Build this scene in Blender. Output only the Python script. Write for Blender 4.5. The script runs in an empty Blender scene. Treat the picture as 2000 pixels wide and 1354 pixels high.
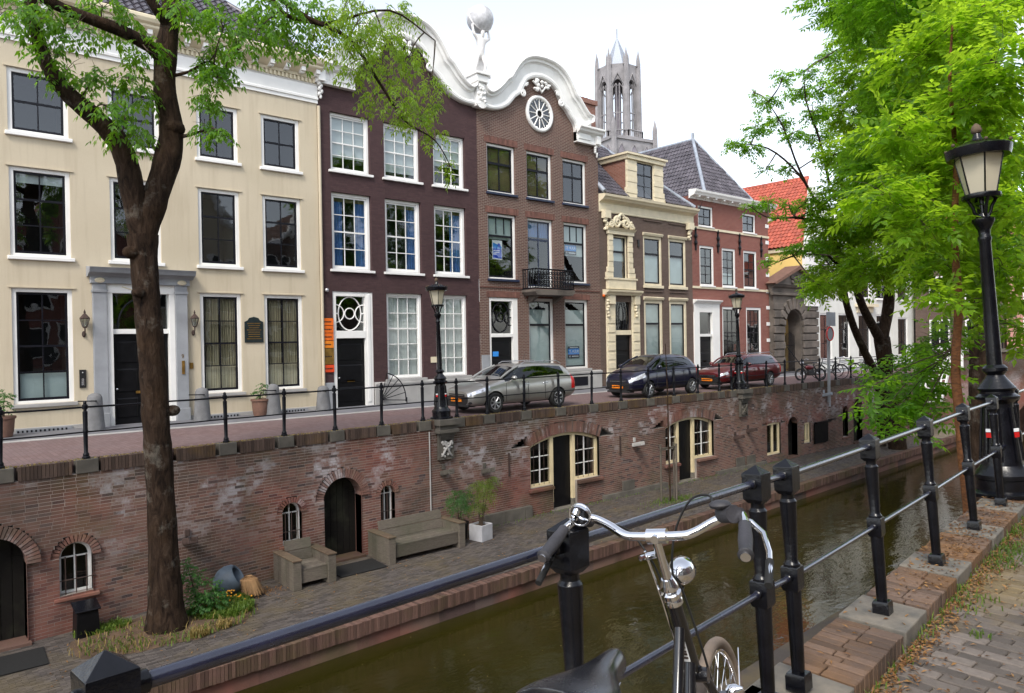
import bpy, math, random
import numpy as np
from mathutils import Vector, Matrix
random.seed(7); rng = np.random.default_rng(7)
R = math.radians
SC = bpy.context.scene; COL = SC.collection

# ---------------------------------------------------------------- camera
YAW, PIT, ROL = R(40.49), R(-0.49), R(-0.947)
_f = Vector((math.sin(YAW)*math.cos(PIT), math.cos(YAW)*math.cos(PIT), math.sin(PIT)))
_r = Vector((math.cos(YAW), -math.sin(YAW), 0)); _u = _r.cross(_f)
_r2 = _r*math.cos(ROL)+_u*math.sin(ROL); _u2 = -_r*math.sin(ROL)+_u*math.cos(ROL)
cam = bpy.data.objects.new('camera', bpy.data.cameras.new('camera')); COL.objects.link(cam)
cam.matrix_world = Matrix(((_r2.x,_u2.x,-_f.x,0),(_r2.y,_u2.y,-_f.y,0),(_r2.z,_u2.z,-_f.z,2.2),(0,0,0,1)))
cam.data.sensor_width = 36; cam.data.lens = 26.1; cam.data.clip_start = .05; cam.data.clip_end = 3000
SC.camera = cam
# ---------------------------------------------------------------- sky, sun, exposure
SUN_EL, SUN_AZ = R(48), R(238)          # azimuth clockwise from +Y: from the left, behind the camera
w = bpy.data.worlds.new('World'); SC.world = w; w.use_nodes = True
nt = w.node_tree; nt.nodes.clear()
sky = nt.nodes.new('ShaderNodeTexSky'); sky.sky_type = 'NISHITA'; sky.sun_disc = False
sky.sun_elevation = SUN_EL; sky.sun_rotation = SUN_AZ
sky.dust_density = 1.2; sky.air_density = 1.0; sky.ozone_density = 1
hs = nt.nodes.new('ShaderNodeHueSaturation'); hs.inputs['Saturation'].default_value = .4
bg = nt.nodes.new('ShaderNodeBackground'); bg.inputs['Strength'].default_value = .15
wo = nt.nodes.new('ShaderNodeOutputWorld')
nt.links.new(sky.outputs[0], hs.inputs['Color']); nt.links.new(hs.outputs[0], bg.inputs['Color']); nt.links.new(bg.outputs[0], wo.inputs['Surface'])
sl = bpy.data.lights.new('sun', 'SUN'); sl.energy = 1.3; sl.angle = R(16); sl.color = (1, .93, .82)
sun = bpy.data.objects.new('sun', sl); COL.objects.link(sun)
_sd = Vector((math.sin(SUN_AZ)*math.cos(SUN_EL), math.cos(SUN_AZ)*math.cos(SUN_EL), math.sin(SUN_EL)))
sun.rotation_euler = _sd.to_track_quat('Z', 'Y').to_euler()
vs = SC.view_settings; vs.view_transform = 'Standard'; vs.look = 'None'; vs.exposure = 1.2; vs.gamma = 1
SC.render.engine = 'CYCLES'
SC.cycles.use_denoising = True
SC.cycles.max_bounces = 6; SC.cycles.diffuse_bounces = 3; SC.cycles.glossy_bounces = 2; SC.cycles.transmission_bounces = 3; SC.cycles.transparent_max_bounces = 6
SC.cycles.use_adaptive_sampling = True; SC.cycles.adaptive_threshold = .02

# ---------------------------------------------------------------- material helpers
class G:
    def __init__(s, name):
        s.m = bpy.data.materials.new(name); s.m.use_nodes = True; s.t = s.m.node_tree; s.t.nodes.clear()
    def __call__(s, typ, _a=None, **k):
        n = s.t.nodes.new('ShaderNode'+typ)
        for a, v in (_a or {}).items(): setattr(n, a, v)
        for a, v in k.items():
            a = a.replace('_', ' ')
            key = int(a[1:]) if a[0] == 'i' and a[1:].isdigit() else a
            i = n.inputs[key]
            if isinstance(v, bpy.types.NodeSocket): s.t.links.new(v, i)
            else:
                if i.type == 'RGBA' and len(v) == 3: v = (*v, 1)
                i.default_value = v
        return n
    def co(s): return s('TexCoord').outputs['Object']
    def noise(s, scale, detail=4, rough=.55, vec=None, dist=0):
        return s('TexNoise', Scale=scale, Detail=detail, Roughness=rough, Distortion=dist, Vector=vec or s.co()).outputs[0]
    def ramp(s, f, stops):
        n = s('ValToRGB', Fac=f); e = n.color_ramp.elements
        while len(e) < len(stops): e.new(.5)
        for q, (p, c) in zip(e, stops):
            q.position = p; q.color = (*c, 1) if hasattr(c, '__len__') else (c, c, c, 1)
        return n.outputs[0]
    def mix(s, f, a, b, mode='MIX'):
        n = s('Mix', {'data_type': 'RGBA', 'blend_type': mode})
        for key, v in ((0, f), (6, a), (7, b)):
            i = n.inputs[key]
            if isinstance(v, bpy.types.NodeSocket): s.t.links.new(v, i)
            else: i.default_value = v if key == 0 else (*v[:3], 1)
        return n.outputs[2]
    def math(s, op, a, b=0.):
        n = s('Math', {'operation': op})
        for i, v in ((0, a), (1, b)):
            if isinstance(v, bpy.types.NodeSocket): s.t.links.new(v, n.inputs[i])
            else: n.inputs[i].default_value = v
        return n.outputs[0]
    def rnd(s):      # per loose piece and per object
        a = s('NewGeometry').outputs['Random Per Island']; b = s('ObjectInfo').outputs['Random']
        return s.math('FRACT', s.math('ADD', a, s.math('MULTIPLY', b, 7.31)))
    def bump(s, h, strength=.3, dist=.01):
        return s('Bump', Height=h, Strength=strength, Distance=dist).outputs[0]
    def done(s, base, rough=.6, metal=0., normal=None, spec=.5, coat=0., **k):
        kw = dict(Base_Color=base, Roughness=rough, Metallic=metal, **{'Specular IOR Level': spec})
        p = s('BsdfPrincipled', **kw, **k)
        if coat: p.inputs['Coat Weight'].default_value = coat; p.inputs['Coat Roughness'].default_value = .04
        if normal is not None: s.t.links.new(normal, p.inputs['Normal'])
        o = s('OutputMaterial'); s.t.links.new(p.outputs[0], o.inputs['Surface']); return s.m
def mul(c, k): return tuple(min(1, x*k) for x in c)
def pbr(name, col, rough=.6, metal=0., var=.12, scale=3., bump=.0, bs=40., spec=.5, col2=None, isl=0., coat=0., bd=.01):
    g = G(name); f = g.ramp(g.noise(scale), [(.3, 0), (.7, 1)])
    c = g.mix(f, mul(col, 1-var), col2 or mul(col, 1+var))
    if isl: c = g.mix(g.rnd(), c, g.mix(1., c, (isl, isl, isl), 'MULTIPLY'))
    nrm = g.bump(g.noise(bs, 6), bump, bd) if bump else None
    rr = rough
    if rough > .15: rr = g.math('ADD', g.math('MULTIPLY', f, .12), rough-.06)
    return g.done(c, rr, metal, nrm, spec, coat)
def facade_brick(name, c1, c2, mortar, bw=.215, rh=.066, ms=.007, var=.35, bump=.5, rough=.8):
    g = G(name); sp = g('SeparateXYZ', Vector=g.co())
    xy = g.math('ADD', sp.outputs[0], sp.outputs[1])
    v = g('CombineXYZ', X=xy, Y=sp.outputs[2]).outputs[0]
    b = g('TexBrick', {'offset': .5}, Vector=v, Color1=(0, 0, 0), Color2=(1, 1, 1), Mortar=(.5, .5, .5), Scale=1., **{'Mortar Size': ms, 'Mortar Smooth': .2, 'Bias': 0., 'Brick Width': bw, 'Row Height': rh})
    c = g.mix(b.outputs[0], c1, c2)
    c = g.mix(g.ramp(g.noise(.7, 6), [(.3, 0), (.75, var)]), c, mul(c1, .45))
    c = g.mix(g.ramp(g.noise(9, 3), [(.45, 0), (.8, .35)]), c, mul(c2, 1.25))
    c = g.mix(b.outputs[1], c, mortar)
    h = g.math('SUBTRACT', 1., b.outputs[1])
    h = g.math('ADD', h, g.math('MULTIPLY', g.noise(60), .3))
    return g.done(c, rough, 0, g.bump(h, bump, .008), .35)

M = {}
g = G('cream plaster'); geo = g('Mapping', Vector=g.co(), Scale=(1.6, 1, .12)).outputs[0]
c = g.mix(g.ramp(g.noise(.5, 6), [(.3, 0), (.7, 1)]), (.51, .44, .325), (.57, .495, .375))
c = g.mix(g.ramp(g.noise(3., 6, .6, geo), [(.50, 0), (.75, .55)]), c, (.40, .33, .235))
c = g.mix(g.ramp(g.noise(26, 4), [(.5, 0), (.8, .2)]), c, (.44, .36, .26))
M['cream'] = g.done(c, .85, 0, g.bump(g.noise(55, 6), .15, .01), .3)
M['white'] = pbr('white paint', (.78, .77, .75), .45, var=.05, scale=2, bump=.05, bs=30)
M['offwhite'] = pbr('ivory paint', (.66, .58, .42), .6, var=.1, scale=2.5, bump=.1, bs=30)
M['ivory'] = pbr('pale yellow joinery', (.70, .58, .36), .5, var=.1, scale=3)
M['whiteplaster'] = pbr('white plaster', (.62, .62, .58), .85, var=.1, scale=.7, bump=.1)
M['pink'] = pbr('pink plaster', (.48, .24, .20), .85, var=.12, scale=.7)
M['yellow'] = pbr('yellow plaster', (.80, .58, .20), .85, var=.08, scale=.7)
M['greystone'] = pbr('grey stone', (.26, .27, .29), .8, var=.2, scale=1.5, bump=.25, bs=25)
M['plinth'] = pbr('plinth stone', (.34, .33, .32), .85, var=.2, scale=1.2, bump=.25, bs=20)
M['bluestone'] = pbr('bluestone slab', (.13, .125, .113), .85, var=.35, scale=7, bump=.35, bs=50, col2=(.20, .175, .14))
M['darkstone2'] = pbr('grimy coping stone', (.085, .076, .064), .85, var=.3, scale=3, bump=.3, bs=30)
M['darkstone'] = pbr('weathered sandstone', (.105, .088, .075), .9, var=.45, scale=1.3, bump=.6, bs=9, bd=.03)
M['towerstone'] = pbr('tower stone', (.25, .24, .25), .9, var=.25, scale=.25, bump=.5, bs=1.2, bd=.3)
M['towerdark'] = pbr('tower louvre stone', (.24, .22, .25), .9, var=.3, scale=.3)
M['globe'] = pbr('grey globe stone', (.50, .50, .52), .8, var=.3, scale=5, bump=.4, bs=14, bd=.03)
M['bollard'] = pbr('dark bollard stone', (.15, .15, .155), .85, var=.25, scale=4, bump=.3, bs=30)
M['statue'] = pbr('white statue stone', (.75, .73, .72), .7, var=.12, scale=3, bump=.4, bs=14, bd=.03)
M['brown1'] = facade_brick('dark purple brown brick', (.054, .026, .028), (.074, .038, .039), (.05, .03, .031), bump=.3, var=.4)
M['brown2'] = facade_brick('brown red brick', (.10, .045, .034), (.14, .068, .052), (.24, .20, .17), ms=.009, var=.5)
M['greybrick'] = facade_brick('grey brown brick', (.10, .064, .05), (.13, .086, .07), (.13, .105, .09), bump=.3, var=.45)
M['redbrick'] = facade_brick('red brick', (.20, .055, .042), (.25, .085, .065), (.24, .16, .13), bump=.4)
M['rearbrick'] = facade_brick('chimney brick', (.20, .075, .05), (.26, .11, .08), (.25, .2, .17))
M['sailor'] = pbr('lintel brick', (.12, .055, .042), .85, var=.25, scale=6, bump=.3, isl=1.5)
M['tile'] = pbr('black glazed pantile', (.058, .052, .062), .30, var=.25, scale=2, isl=1.7)
M['redtile'] = pbr('orange red pantile', (.31, .068, .04), .6, var=.2, scale=2, isl=1.35)
M['lead'] = pbr('lead flashing', (.30, .33, .38), .55, metal=.25, var=.2, scale=3)
M['black'] = pbr('black door paint', (.004, .004, .005), .4, var=.3, scale=5, spec=.2)
M['frameblack'] = pbr('black window paint', (.006, .006, .010), .4, var=.2, scale=5, spec=.25)
M['sillblue'] = pbr('dark blue sill', (.02, .028, .06), .4, var=.2, scale=5)
M['room'] = pbr('dark room', (.010, .009, .008), .9, var=.3, scale=1)  # near-black walls: the dimness of an unlit interior is put into the colour
M['dark'] = pbr('black interior shade', (.004, .004, .004), .95, var=.2, scale=2)  # black that stands in for shade inside the cellars and attic
M['blind'] = pbr('pale blind', (.62, .66, .66), .8, var=.04, scale=2)
M['frost'] = pbr('frosted film', (.50, .58, .58), .6, var=.1, scale=1.5)
M['shutter'] = pbr('white inner shutter', (.68, .70, .68), .55, var=.05, scale=2)
M['olive'] = pbr('olive cloth blind', (.13, .10, .045), .9, var=.35, scale=1.4)
def curtain(name, c):
    g = G(name); sp = g('SeparateXYZ', Vector=g.co())
    wv = g.math('SINE', g.math('ADD', g.math('MULTIPLY', sp.outputs[0], 60.), g.math('MULTIPLY', g.noise(2), 8.)))
    return g.done(g.mix(g.math('ADD', g.math('MULTIPLY', wv, .4), .5), mul(c, .72), c), .9, 0, g.bump(wv, .8, .02), .2)
M['bluecurtain'] = curtain('blue curtain', (.10, .22, .52))
M['creamcurtain'] = curtain('cream curtain', (.42, .36, .24))
def glass(name, tint, ior):
    g = G(name); fc = g('LayerWeight', Blend=.5).outputs['Facing']
    fr = g.math('ADD', g.math('MULTIPLY', g.math('POWER', fc, 3.), .75), ior)
    t = g('BsdfTransparent', Color=tint).outputs[0]
    gl = g('BsdfGlossy', Color=(.95, .97, 1), Roughness=.015, Normal=g.bump(g.noise(1.3, 2), .12, .03)).outputs[0]
    mx = g('MixShader', Fac=fr, i1=t, i2=gl).outputs[0]
    o = g('OutputMaterial', Surface=mx); return g.m
M['glass'] = glass('window glass', (.72, .76, .76), .085)
M['carglass'] = glass('tinted car glass', (.16, .18, .18), .05)
M['iron'] = pbr('black iron paint', (.0035, .0038, .006), .22, var=.5, scale=9, bump=.2, bs=45, spec=.42)
M['ironfar'] = pbr('black railing paint', (.004, .0045, .007), .42, var=.3, scale=5, spec=.2)
M['ironrail'] = pbr('worn blue black handrail', (.012, .014, .032), .24, var=.4, scale=7, bump=.15, bs=35, spec=.9, coat=.5)
M['rust'] = pbr('rusty iron', (.05, .03, .025), .8, var=.4, scale=5)
M['lampglass'] = None
g = G('frosted lamp glass'); p = g('BsdfPrincipled', Base_Color=(.85, .78, .62), Roughness=.5).outputs[0]
tl = g('BsdfTranslucent', Color=(.85, .78, .60)).outputs[0]
g('OutputMaterial', Surface=g('MixShader', Fac=.5, i1=p, i2=tl).outputs[0]); M['lampglass'] = g.m
M['chrome'] = pbr('chrome', (.80, .80, .82), .07, metal=1, var=.03, scale=4)
M['alloy'] = pbr('alloy wheel', (.55, .55, .57), .3, metal=.8, var=.05)
M['rubber'] = pbr('rubber', (.012, .012, .012), .75, var=.2, scale=10)
M['grip'] = pbr('grey rubber grip', (.035, .034, .04), .6, var=.3, scale=12, bump=.2, bs=90)
M['saddle'] = pbr('black saddle vinyl', (.010, .010, .013), .24, var=.3, scale=8, bump=.08, bs=220, spec=1., bd=.002)
M['frame'] = pbr('black bicycle paint', (.008, .008, .010), .18, var=.2, scale=8, coat=.5)
M['tyre'] = pbr('dusty bicycle tyre', (.22, .17, .13), .8, var=.25, scale=20, bump=.3, bs=200, bd=.002)
M['oak'] = None
def wood(name, a, b, gscale=(2, 2, 18)):
    g = G(name); v = g('Mapping', Vector=g.co(), Scale=gscale).outputs[0]
    f = g.noise(3, 8, .7, v, 1.2)
    c = g.mix(g.ramp(f, [(.3, 0), (.7, 1)]), a, b)
    c = g.mix(g.ramp(g.noise(1.6, 5), [(.45, 0), (.75, .55)]), c, (.07, .075, .045))
    c = g.mix(g.rnd(), c, g.mix(1., c, (.7, .7, .7), 'MULTIPLY'))
    return g.done(c, .85, 0, g.bump(f, .5, .01), .25)
M['oak'] = wood('weathered grey bench wood', (.085, .070, .058), (.175, .15, .122))
M['oaktop'] = wood('brown weathered wood', (.09, .06, .04), (.165, .118, .08))
M['doorwood'] = wood('dark oak door', (.004, .003, .0025), (.010, .008, .006))
M['concrete'] = pbr('pale planter', (.36, .36, .385), .75, var=.12, scale=5, bump=.1)
M['terracotta'] = pbr('dull terracotta', (.16, .085, .06), .85, var=.25, scale=6)
M['bluepot'] = pbr('blue grey pot', (.075, .10, .13), .55, var=.35, scale=4)
M['straw'] = pbr('dry straw', (.24, .14, .065), .9, var=.3, scale=5, isl=1.4)
M['orange'] = pbr('orange enamel', (.72, .14, .012), .4, var=.12, scale=3)
M['orange2'] = pbr('light orange enamel', (.72, .21, .015), .4, var=.12, scale=3)
M['redorange'] = pbr('red orange enamel', (.66, .06, .012), .4, var=.1, scale=3)
M['bronze'] = pbr('bronze sheet', (.25, .14, .03), .4, metal=.5, var=.35, scale=6)
M['ink'] = pbr('printing ink', (.03, .012, .008), .6)
M['plate'] = pbr('orange number plate', (.85, .24, .01), .4, var=.05)
M['posterblue'] = pbr('poster blue', (.03, .26, .75), .5, var=.08)
M['posterdeep'] = pbr('poster deep blue', (.012, .07, .55), .5, var=.15, scale=8)
M['posternavy'] = pbr('poster navy', (.012, .015, .03), .5)
M['paper'] = pbr('white print', (.80, .82, .84), .6, var=.03)
M['redlens'] = pbr('red lens', (.55, .012, .012), .15, var=.1)
M['headlens'] = pbr('headlight lens', (.62, .64, .70), .08, metal=.4, var=.35, scale=30)
def carpaint(name, c, metal=.0):
    g = G(name); f = g.noise(900, 1)
    return g.done(g.mix(f, mul(c, .85), mul(c, 1.15)), .28, metal, None, .5, 1.)
M['silver'] = carpaint('silver beige metallic', (.38, .37, .35), .6)
M['navy'] = carpaint('dark blue car paint', (.008, .008, .030), .3)
M['maroon'] = carpaint('dark red car paint', (.11, .006, .009), .25)
M['trim'] = pbr('black plastic trim', (.013, .013, .014), .5, var=.2)
M['verdigris'] = pbr('dark bronze plaque', (.018, .028, .030), .45, metal=.4, var=.3, scale=8)
M['doormat'] = pbr('black door mat', (.006, .006, .006), .95, var=.3, scale=30)
M['soil'] = pbr('dry soil', (.085, .052, .03), .95, var=.35, scale=5, bump=.6, bs=30, bd=.02)

def quaybrick(name, stain=1.0):
    g = G(name); r = g.rnd(); co = g.co()
    geo = g('NewGeometry').outputs['Position']
    c = g.ramp(r, [(0, (.045, .036, .040)), (.12, (.125, .068, .056)), (.5, (.18, .090, .070)), (.85, (.175, .108, .084)), (1, (.105, .078, .074))])
    c = g.mix(g.ramp(g.noise(45, 3), [(.35, 0), (.7, .3)]), c, (.22, .15, .13))
    sp = g('SeparateXYZ', Vector=geo)
    redz = g.noise(.4, 4, .55, g('VectorMath', {'operation': 'ADD'}, i0=geo, i1=(31., 9., 17.)).outputs[0])
    c = g.mix(g.ramp(redz, [(.53, 0), (.66, .6)]), c, g.mix(r, (.18, .055, .045), (.28, .095, .07)))
    big = g.noise(.55, 5, .6, geo)
    # grime, lime bloom and algae: patches with shapes of their own
    c = g.mix(g.ramp(big, [(.50, 0), (.66, .75*stain)]), c, (.055, .042, .03))
    eff = g.noise(.8, 7, .68, g('VectorMath', {'operation': 'ADD'}, i0=geo, i1=(13., 4., 2.)).outputs[0])
    band = g('MapRange', Value=sp.outputs[2], **{'From Min': -2.4, 'From Max': -.9}).outputs[0]
    c = g.mix(g.math('MULTIPLY', g.ramp(eff, [(.50, 0), (.61, .85)]), g.math('MULTIPLY', band, g.ramp(g.math('ADD', g.math('MULTIPLY', g.noise(16, 4, .7, geo), .6), g.math('MULTIPLY', r, .4)), [(.38, .05), (.6, 1)]))), c, (.42, .40, .42))
    soot = g('MapRange', Value=g.math('ADD', sp.outputs[2], g.math('MULTIPLY', g.noise(.9, 6, .65, geo), 1.6)), **{'From Min': .05, 'From Max': .75}).outputs[0]
    c = g.mix(g.math('MULTIPLY', soot, .72), c, (.05, .037, .026))
    moss = g.noise(.45, 6, .6, g('VectorMath', {'operation': 'ADD'}, i0=geo, i1=(3., 41., 7.)).outputs[0])
    c = g.mix(g.ramp(moss, [(.53, 0), (.68, .6)]), c, (.085, .085, .035))
    return g.done(c, .88, 0, g.bump(g.noise(70, 5), .25, .004), .2)
M['quaybrick'] = quaybrick('old quay brick')
M['mortar'] = pbr('old lime mortar', (.27, .235, .21), .95, var=.45, scale=.9, bump=.4, bs=60)
def copebrick(name, c, mossc, lo, hi, amt=.85):
    g = G(name); r = g.rnd(); geo = g('NewGeometry').outputs['Position']
    k = g.ramp(r, [(0, mul(c, .6)), (.5, c), (1, mul(c, 1.45))])
    k = g.mix(g.ramp(g.noise(30, 5), [(.3, 0), (.75, .4)]), k, mul(c, .5))
    k = g.mix(g.ramp(g.noise(1.1, 6, .65, geo), [(lo, 0), (hi, amt)]), k, mossc)
    return g.done(k, .85, 0, g.bump(g.noise(90, 6), .5, .004), .3)
M['cope'] = copebrick('mossy coping brick', (.075, .05, .04), (.13, .075, .02), .52, .72, .6)
M['lip'] = copebrick('wharf edge brick', (.115, .066, .052), (.085, .065, .03), .46, .66, .75)
M['nearcope'] = copebrick('near coping brick', (.125, .085, .064), (.20, .10, .035), .45, .68, .75)
M['clinker'] = copebrick('grey clinker', (.135, .115, .10), (.21, .15, .055), .42, .68, .75)
M['wharfclinker'] = copebrick('wharf clinker', (.08, .068, .062), (.11, .085, .045), .46, .68, .65)
M['sand'] = pbr('joint sand', (.17, .14, .10), .95, var=.3, scale=6, bump=.3)
M['street'] = facade_brick('street clinker', (.16, .10, .095), (.20, .13, .125), (.12, .09, .085), bw=.2, rh=.1)
g = G('street clinker paving'); v = g('Mapping', Vector=g.co(), Rotation=(0, 0, R(90))).outputs[0]
b = g('TexBrick', {'offset': .5}, Vector=v, Color1=(.14, .085, .082), Color2=(.19, .125, .122), Mortar=(.09, .065, .06), Scale=1., **{'Mortar Size': .006, 'Brick Width': .21, 'Row Height': .1, 'Bias': 0.})
c = g.mix(g.ramp(g.noise(.6, 6), [(.35, 0), (.7, .5)]), b.outputs[0], (.15, .115, .12))
c = g.mix(g.ramp(g.noise(7, 6), [(.5, 0), (.8, .4)]), c, (.10, .07, .065))
M['street'] = g.done(c, .8, 0, g.bump(g.math('SUBTRACT', 1., b.outputs[1]), .4, .006), .35)
M['pavement'] = pbr('grey pavement stone', (.14, .14, .155), .8, var=.2, scale=1.5, bump=.2)
M['ground'] = pbr('ground', (.12, .11, .09), .95, var=.2, scale=.1)

g = G('canal water'); v = g('Mapping', Vector=g.co(), Scale=(1., 1.6, 1)).outputs[0]
h = g.math('ADD', g.noise(1.4, 4, .5, v), g.math('MULTIPLY', g.noise(7, 3, .5, v), .22))
M['water'] = g.done(g.mix(g.ramp(g.noise(.35, 4), [(.3, 0), (.7, 1)]), (.016, .0145, .0025), (.027, .023, .004)), .05, 0, g.bump(h, .26, .05), .5, IOR=1.33)

def leafmat(name, dark, light, trans, tw=.5):
    g = G(name); r = g.rnd()
    c = g.mix(r, dark, light); c = g.mix(g.ramp(g.noise(.9, 3), [(.35, 0), (.65, .5)]), c, mul(dark, .8))
    p = g('BsdfPrincipled', Base_Color=c, Roughness=.45, **{'Specular IOR Level': .35}).outputs[0]
    t = g('BsdfTranslucent', Color=g.mix(r, mul(trans, .75), trans)).outputs[0]
    g('OutputMaterial', Surface=g('MixShader', Fac=tw, i1=p, i2=t).outputs[0]); return g.m
M['leafash'] = leafmat('ash leaf', (.025, .08, .008), (.10, .23, .018), (.34, .66, .03), .45)
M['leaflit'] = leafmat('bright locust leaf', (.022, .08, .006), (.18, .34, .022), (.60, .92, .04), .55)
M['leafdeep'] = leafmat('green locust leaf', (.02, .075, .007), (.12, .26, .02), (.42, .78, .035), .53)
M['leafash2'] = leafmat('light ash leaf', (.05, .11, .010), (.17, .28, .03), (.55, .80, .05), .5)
M['leafbush'] = leafmat('bush leaf', (.03, .09, .02), (.07, .18, .035), (.12, .36, .05), .4)
M['leafbamboo'] = leafmat('bamboo leaf', (.06, .11, .012), (.17, .22, .035), (.35, .48, .06), .45)
M['grass'] = leafmat('grass blade', (.05, .11, .015), (.16, .22, .035), (.25, .4, .05), .35)
M['drygrass'] = leafmat('dry grass blade', (.20, .15, .05), (.38, .28, .10), (.35, .28, .08), .3)
M['litter'] = leafmat('dead leaves', (.11, .045, .015), (.36, .20, .07), (.3, .12, .02), .15)
M['flower'] = pbr('orange flower', (.8, .35, .02), .6)
g = G('bark'); v = g('Mapping', Vector=g.co(), Scale=(1, 1, .3)).outputs[0]
f = g.noise(9, 8, .7, v, .6); c = g.ramp(f, [(.32, (.006, .004, .003)), (.52, (.034, .021, .014)), (.75, (.075, .052, .037))])
c = g.mix(g.ramp(g.noise(2.2, 6, .7), [(.56, 0), (.68, .55)]), c, (.17, .155, .13))
c = g.mix(g.ramp(g.noise(1.3, 6, .6), [(.5, 0), (.7, .5)]), c, (.05, .028, .014))
M['bark'] = g.done(c, .95, 0, g.bump(f, 1., .09), .12)
M['twig'] = pbr('twig bark', (.06, .04, .028), .9, var=.3, scale=8)
g = G('young bark'); f = g.noise(18, 5, .6, g('Mapping', Vector=g.co(), Scale=(1, 1, 2.5)).outputs[0])
M['youngbark'] = g.done(g.ramp(f, [(.3, (.07, .028, .012)), (.7, (.24, .095, .035))]), .8, 0, g.bump(f, .5, .01), .3)

# ---------------------------------------------------------------- mesh helpers
class MB:
    def __init__(s): s.v = []; s.f = []
    def add(s, vs, fs):
        n = len(s.v); s.v += [tuple(p) for p in vs]; s.f += [tuple(i+n for i in f) for f in fs]; return s
    def box(s, x0, x1, y0, y1, z0, z1):
        return s.add([(x0,y0,z0),(x1,y0,z0),(x1,y1,z0),(x0,y1,z0),(x0,y0,z1),(x1,y0,z1),(x1,y1,z1),(x0,y1,z1)],
                     [(3,2,1,0),(4,5,6,7),(0,1,5,4),(1,2,6,5),(2,3,7,6),(3,0,4,7)])
    def obox(s, m, sx, sy, sz):
        vs = [m @ Vector((a*sx/2, b*sy/2, c*sz/2)) for c in (-1,1) for a, b in ((-1,-1),(1,-1),(1,1),(-1,1))]
        return s.add(vs, [(3,2,1,0),(4,5,6,7),(0,1,5,4),(1,2,6,5),(2,3,7,6),(3,0,4,7)])
    def frustum(s, cx, cy, z0, z1, a0, b0, a1, b1):
        vs = [(cx+i*a0, cy+j*b0, z0) for i, j in ((-1,-1),(1,-1),(1,1),(-1,1))]+[(cx+i*a1, cy+j*b1, z1) for i, j in ((-1,-1),(1,-1),(1,1),(-1,1))]
        return s.add(vs, [(3,2,1,0),(4,5,6,7),(0,1,5,4),(1,2,6,5),(2,3,7,6),(3,0,4,7)])
    def tube(s, pts, r, n=8, cap=True, closed=False):
        pts = [Vector(p) for p in pts]; k = len(pts)
        if not hasattr(r, '__len__'): r = [r]*k
        d = [(pts[(i+1) % k]-pts[i-1] if closed else pts[min(i+1,k-1)]-pts[max(i-1,0)]).normalized() for i in range(k)]
        a = d[0].orthogonal().normalized(); vs = []
        for i in range(k):
            a = (a-d[i]*a.dot(d[i]))
            a = a.normalized() if a.length > 1e-6 else d[i].orthogonal().normalized()
            b = d[i].cross(a)
            vs += [pts[i]+(a*math.cos(2*math.pi*j/n)+b*math.sin(2*math.pi*j/n))*r[i] for j in range(n)]
        fs = [(i*n+j, i*n+(j+1)%n, ((i+1)%k)*n+(j+1)%n, ((i+1)%k)*n+j) for i in range(k if closed else k-1) for j in range(n)]
        if cap and not closed: fs += [tuple(range(n))[::-1], tuple((k-1)*n+j for j in range(n))]
        return s.add(vs, fs)
    def lathe(s, prof, n=16, c=(0,0,0), m=None, sq=False, cap=True):
        vs = []; off = math.pi/4 if sq else 0; n = 4 if sq else n; q = math.sqrt(2) if sq else 1
        for r, z in prof:
            for j in range(n):
                t = 2*math.pi*j/n+off; p = Vector((r*q*math.cos(t), r*q*math.sin(t), z))
                vs.append((m @ p if m else p)+Vector(c))
        k = len(prof)
        fs = [(i*n+j, i*n+(j+1)%n, (i+1)*n+(j+1)%n, (i+1)*n+j) for i in range(k-1) for j in range(n)]
        if cap: fs += [tuple(range(n))[::-1], tuple((k-1)*n+j for j in range(n))]
        return s.add(vs, fs)
    def prism(s, poly, y0, y1, ax='y'):
        n = len(poly)
        P = (lambda a, b, t: (a, t, b)) if ax == 'y' else ((lambda a, b, t: (t, a, b)) if ax == 'x' else (lambda a, b, t: (a, b, t)))
        vs = [P(a, b, y0) for a, b in poly]+[P(a, b, y1) for a, b in poly]
        return s.add(vs, [tuple(range(n)), tuple(range(n, 2*n))[::-1]]+[(i+n, (i+1)%n+n, (i+1)%n, i) for i in range(n)])
    def sphere(s, c, rx, ry=None, rz=None, n=12, m=8, mat=None):
        ry = ry or rx; rz = rz or rx; c = Vector(c)
        vs = [Vector((0,0,-rz))]
        for i in range(1, m):
            a = math.pi*i/m
            vs += [Vector((rx*math.sin(a)*math.cos(2*math.pi*j/n), ry*math.sin(a)*math.sin(2*math.pi*j/n), -rz*math.cos(a))) for j in range(n)]
        vs.append(Vector((0,0,rz)))
        fs = [(0, 1+(j+1)%n, 1+j) for j in range(n)]
        fs += [(1+i*n+j, 1+i*n+(j+1)%n, 1+(i+1)*n+(j+1)%n, 1+(i+1)*n+j) for i in range(m-2) for j in range(n)]
        L = len(vs)-1; fs += [(L, L-n+j, L-n+(j+1)%n) for j in range(n)]
        return s.add([(mat @ v if mat else v)+c for v in vs], fs)
    def quad(s, a, b, c, d): return s.add([a, b, c, d], [(0,1,2,3)])
    def mesh(s, name):
        me = bpy.data.meshes.new(name); me.from_pydata([tuple(v) for v in s.v], [], s.f); me.update(); return me
    def build(s, name, mat, parent=None, smooth=0, local=False, bevel=0, seg=2):
        return obj(name, s.mesh(name), mat, parent, smooth, local, bevel, seg)
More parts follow.
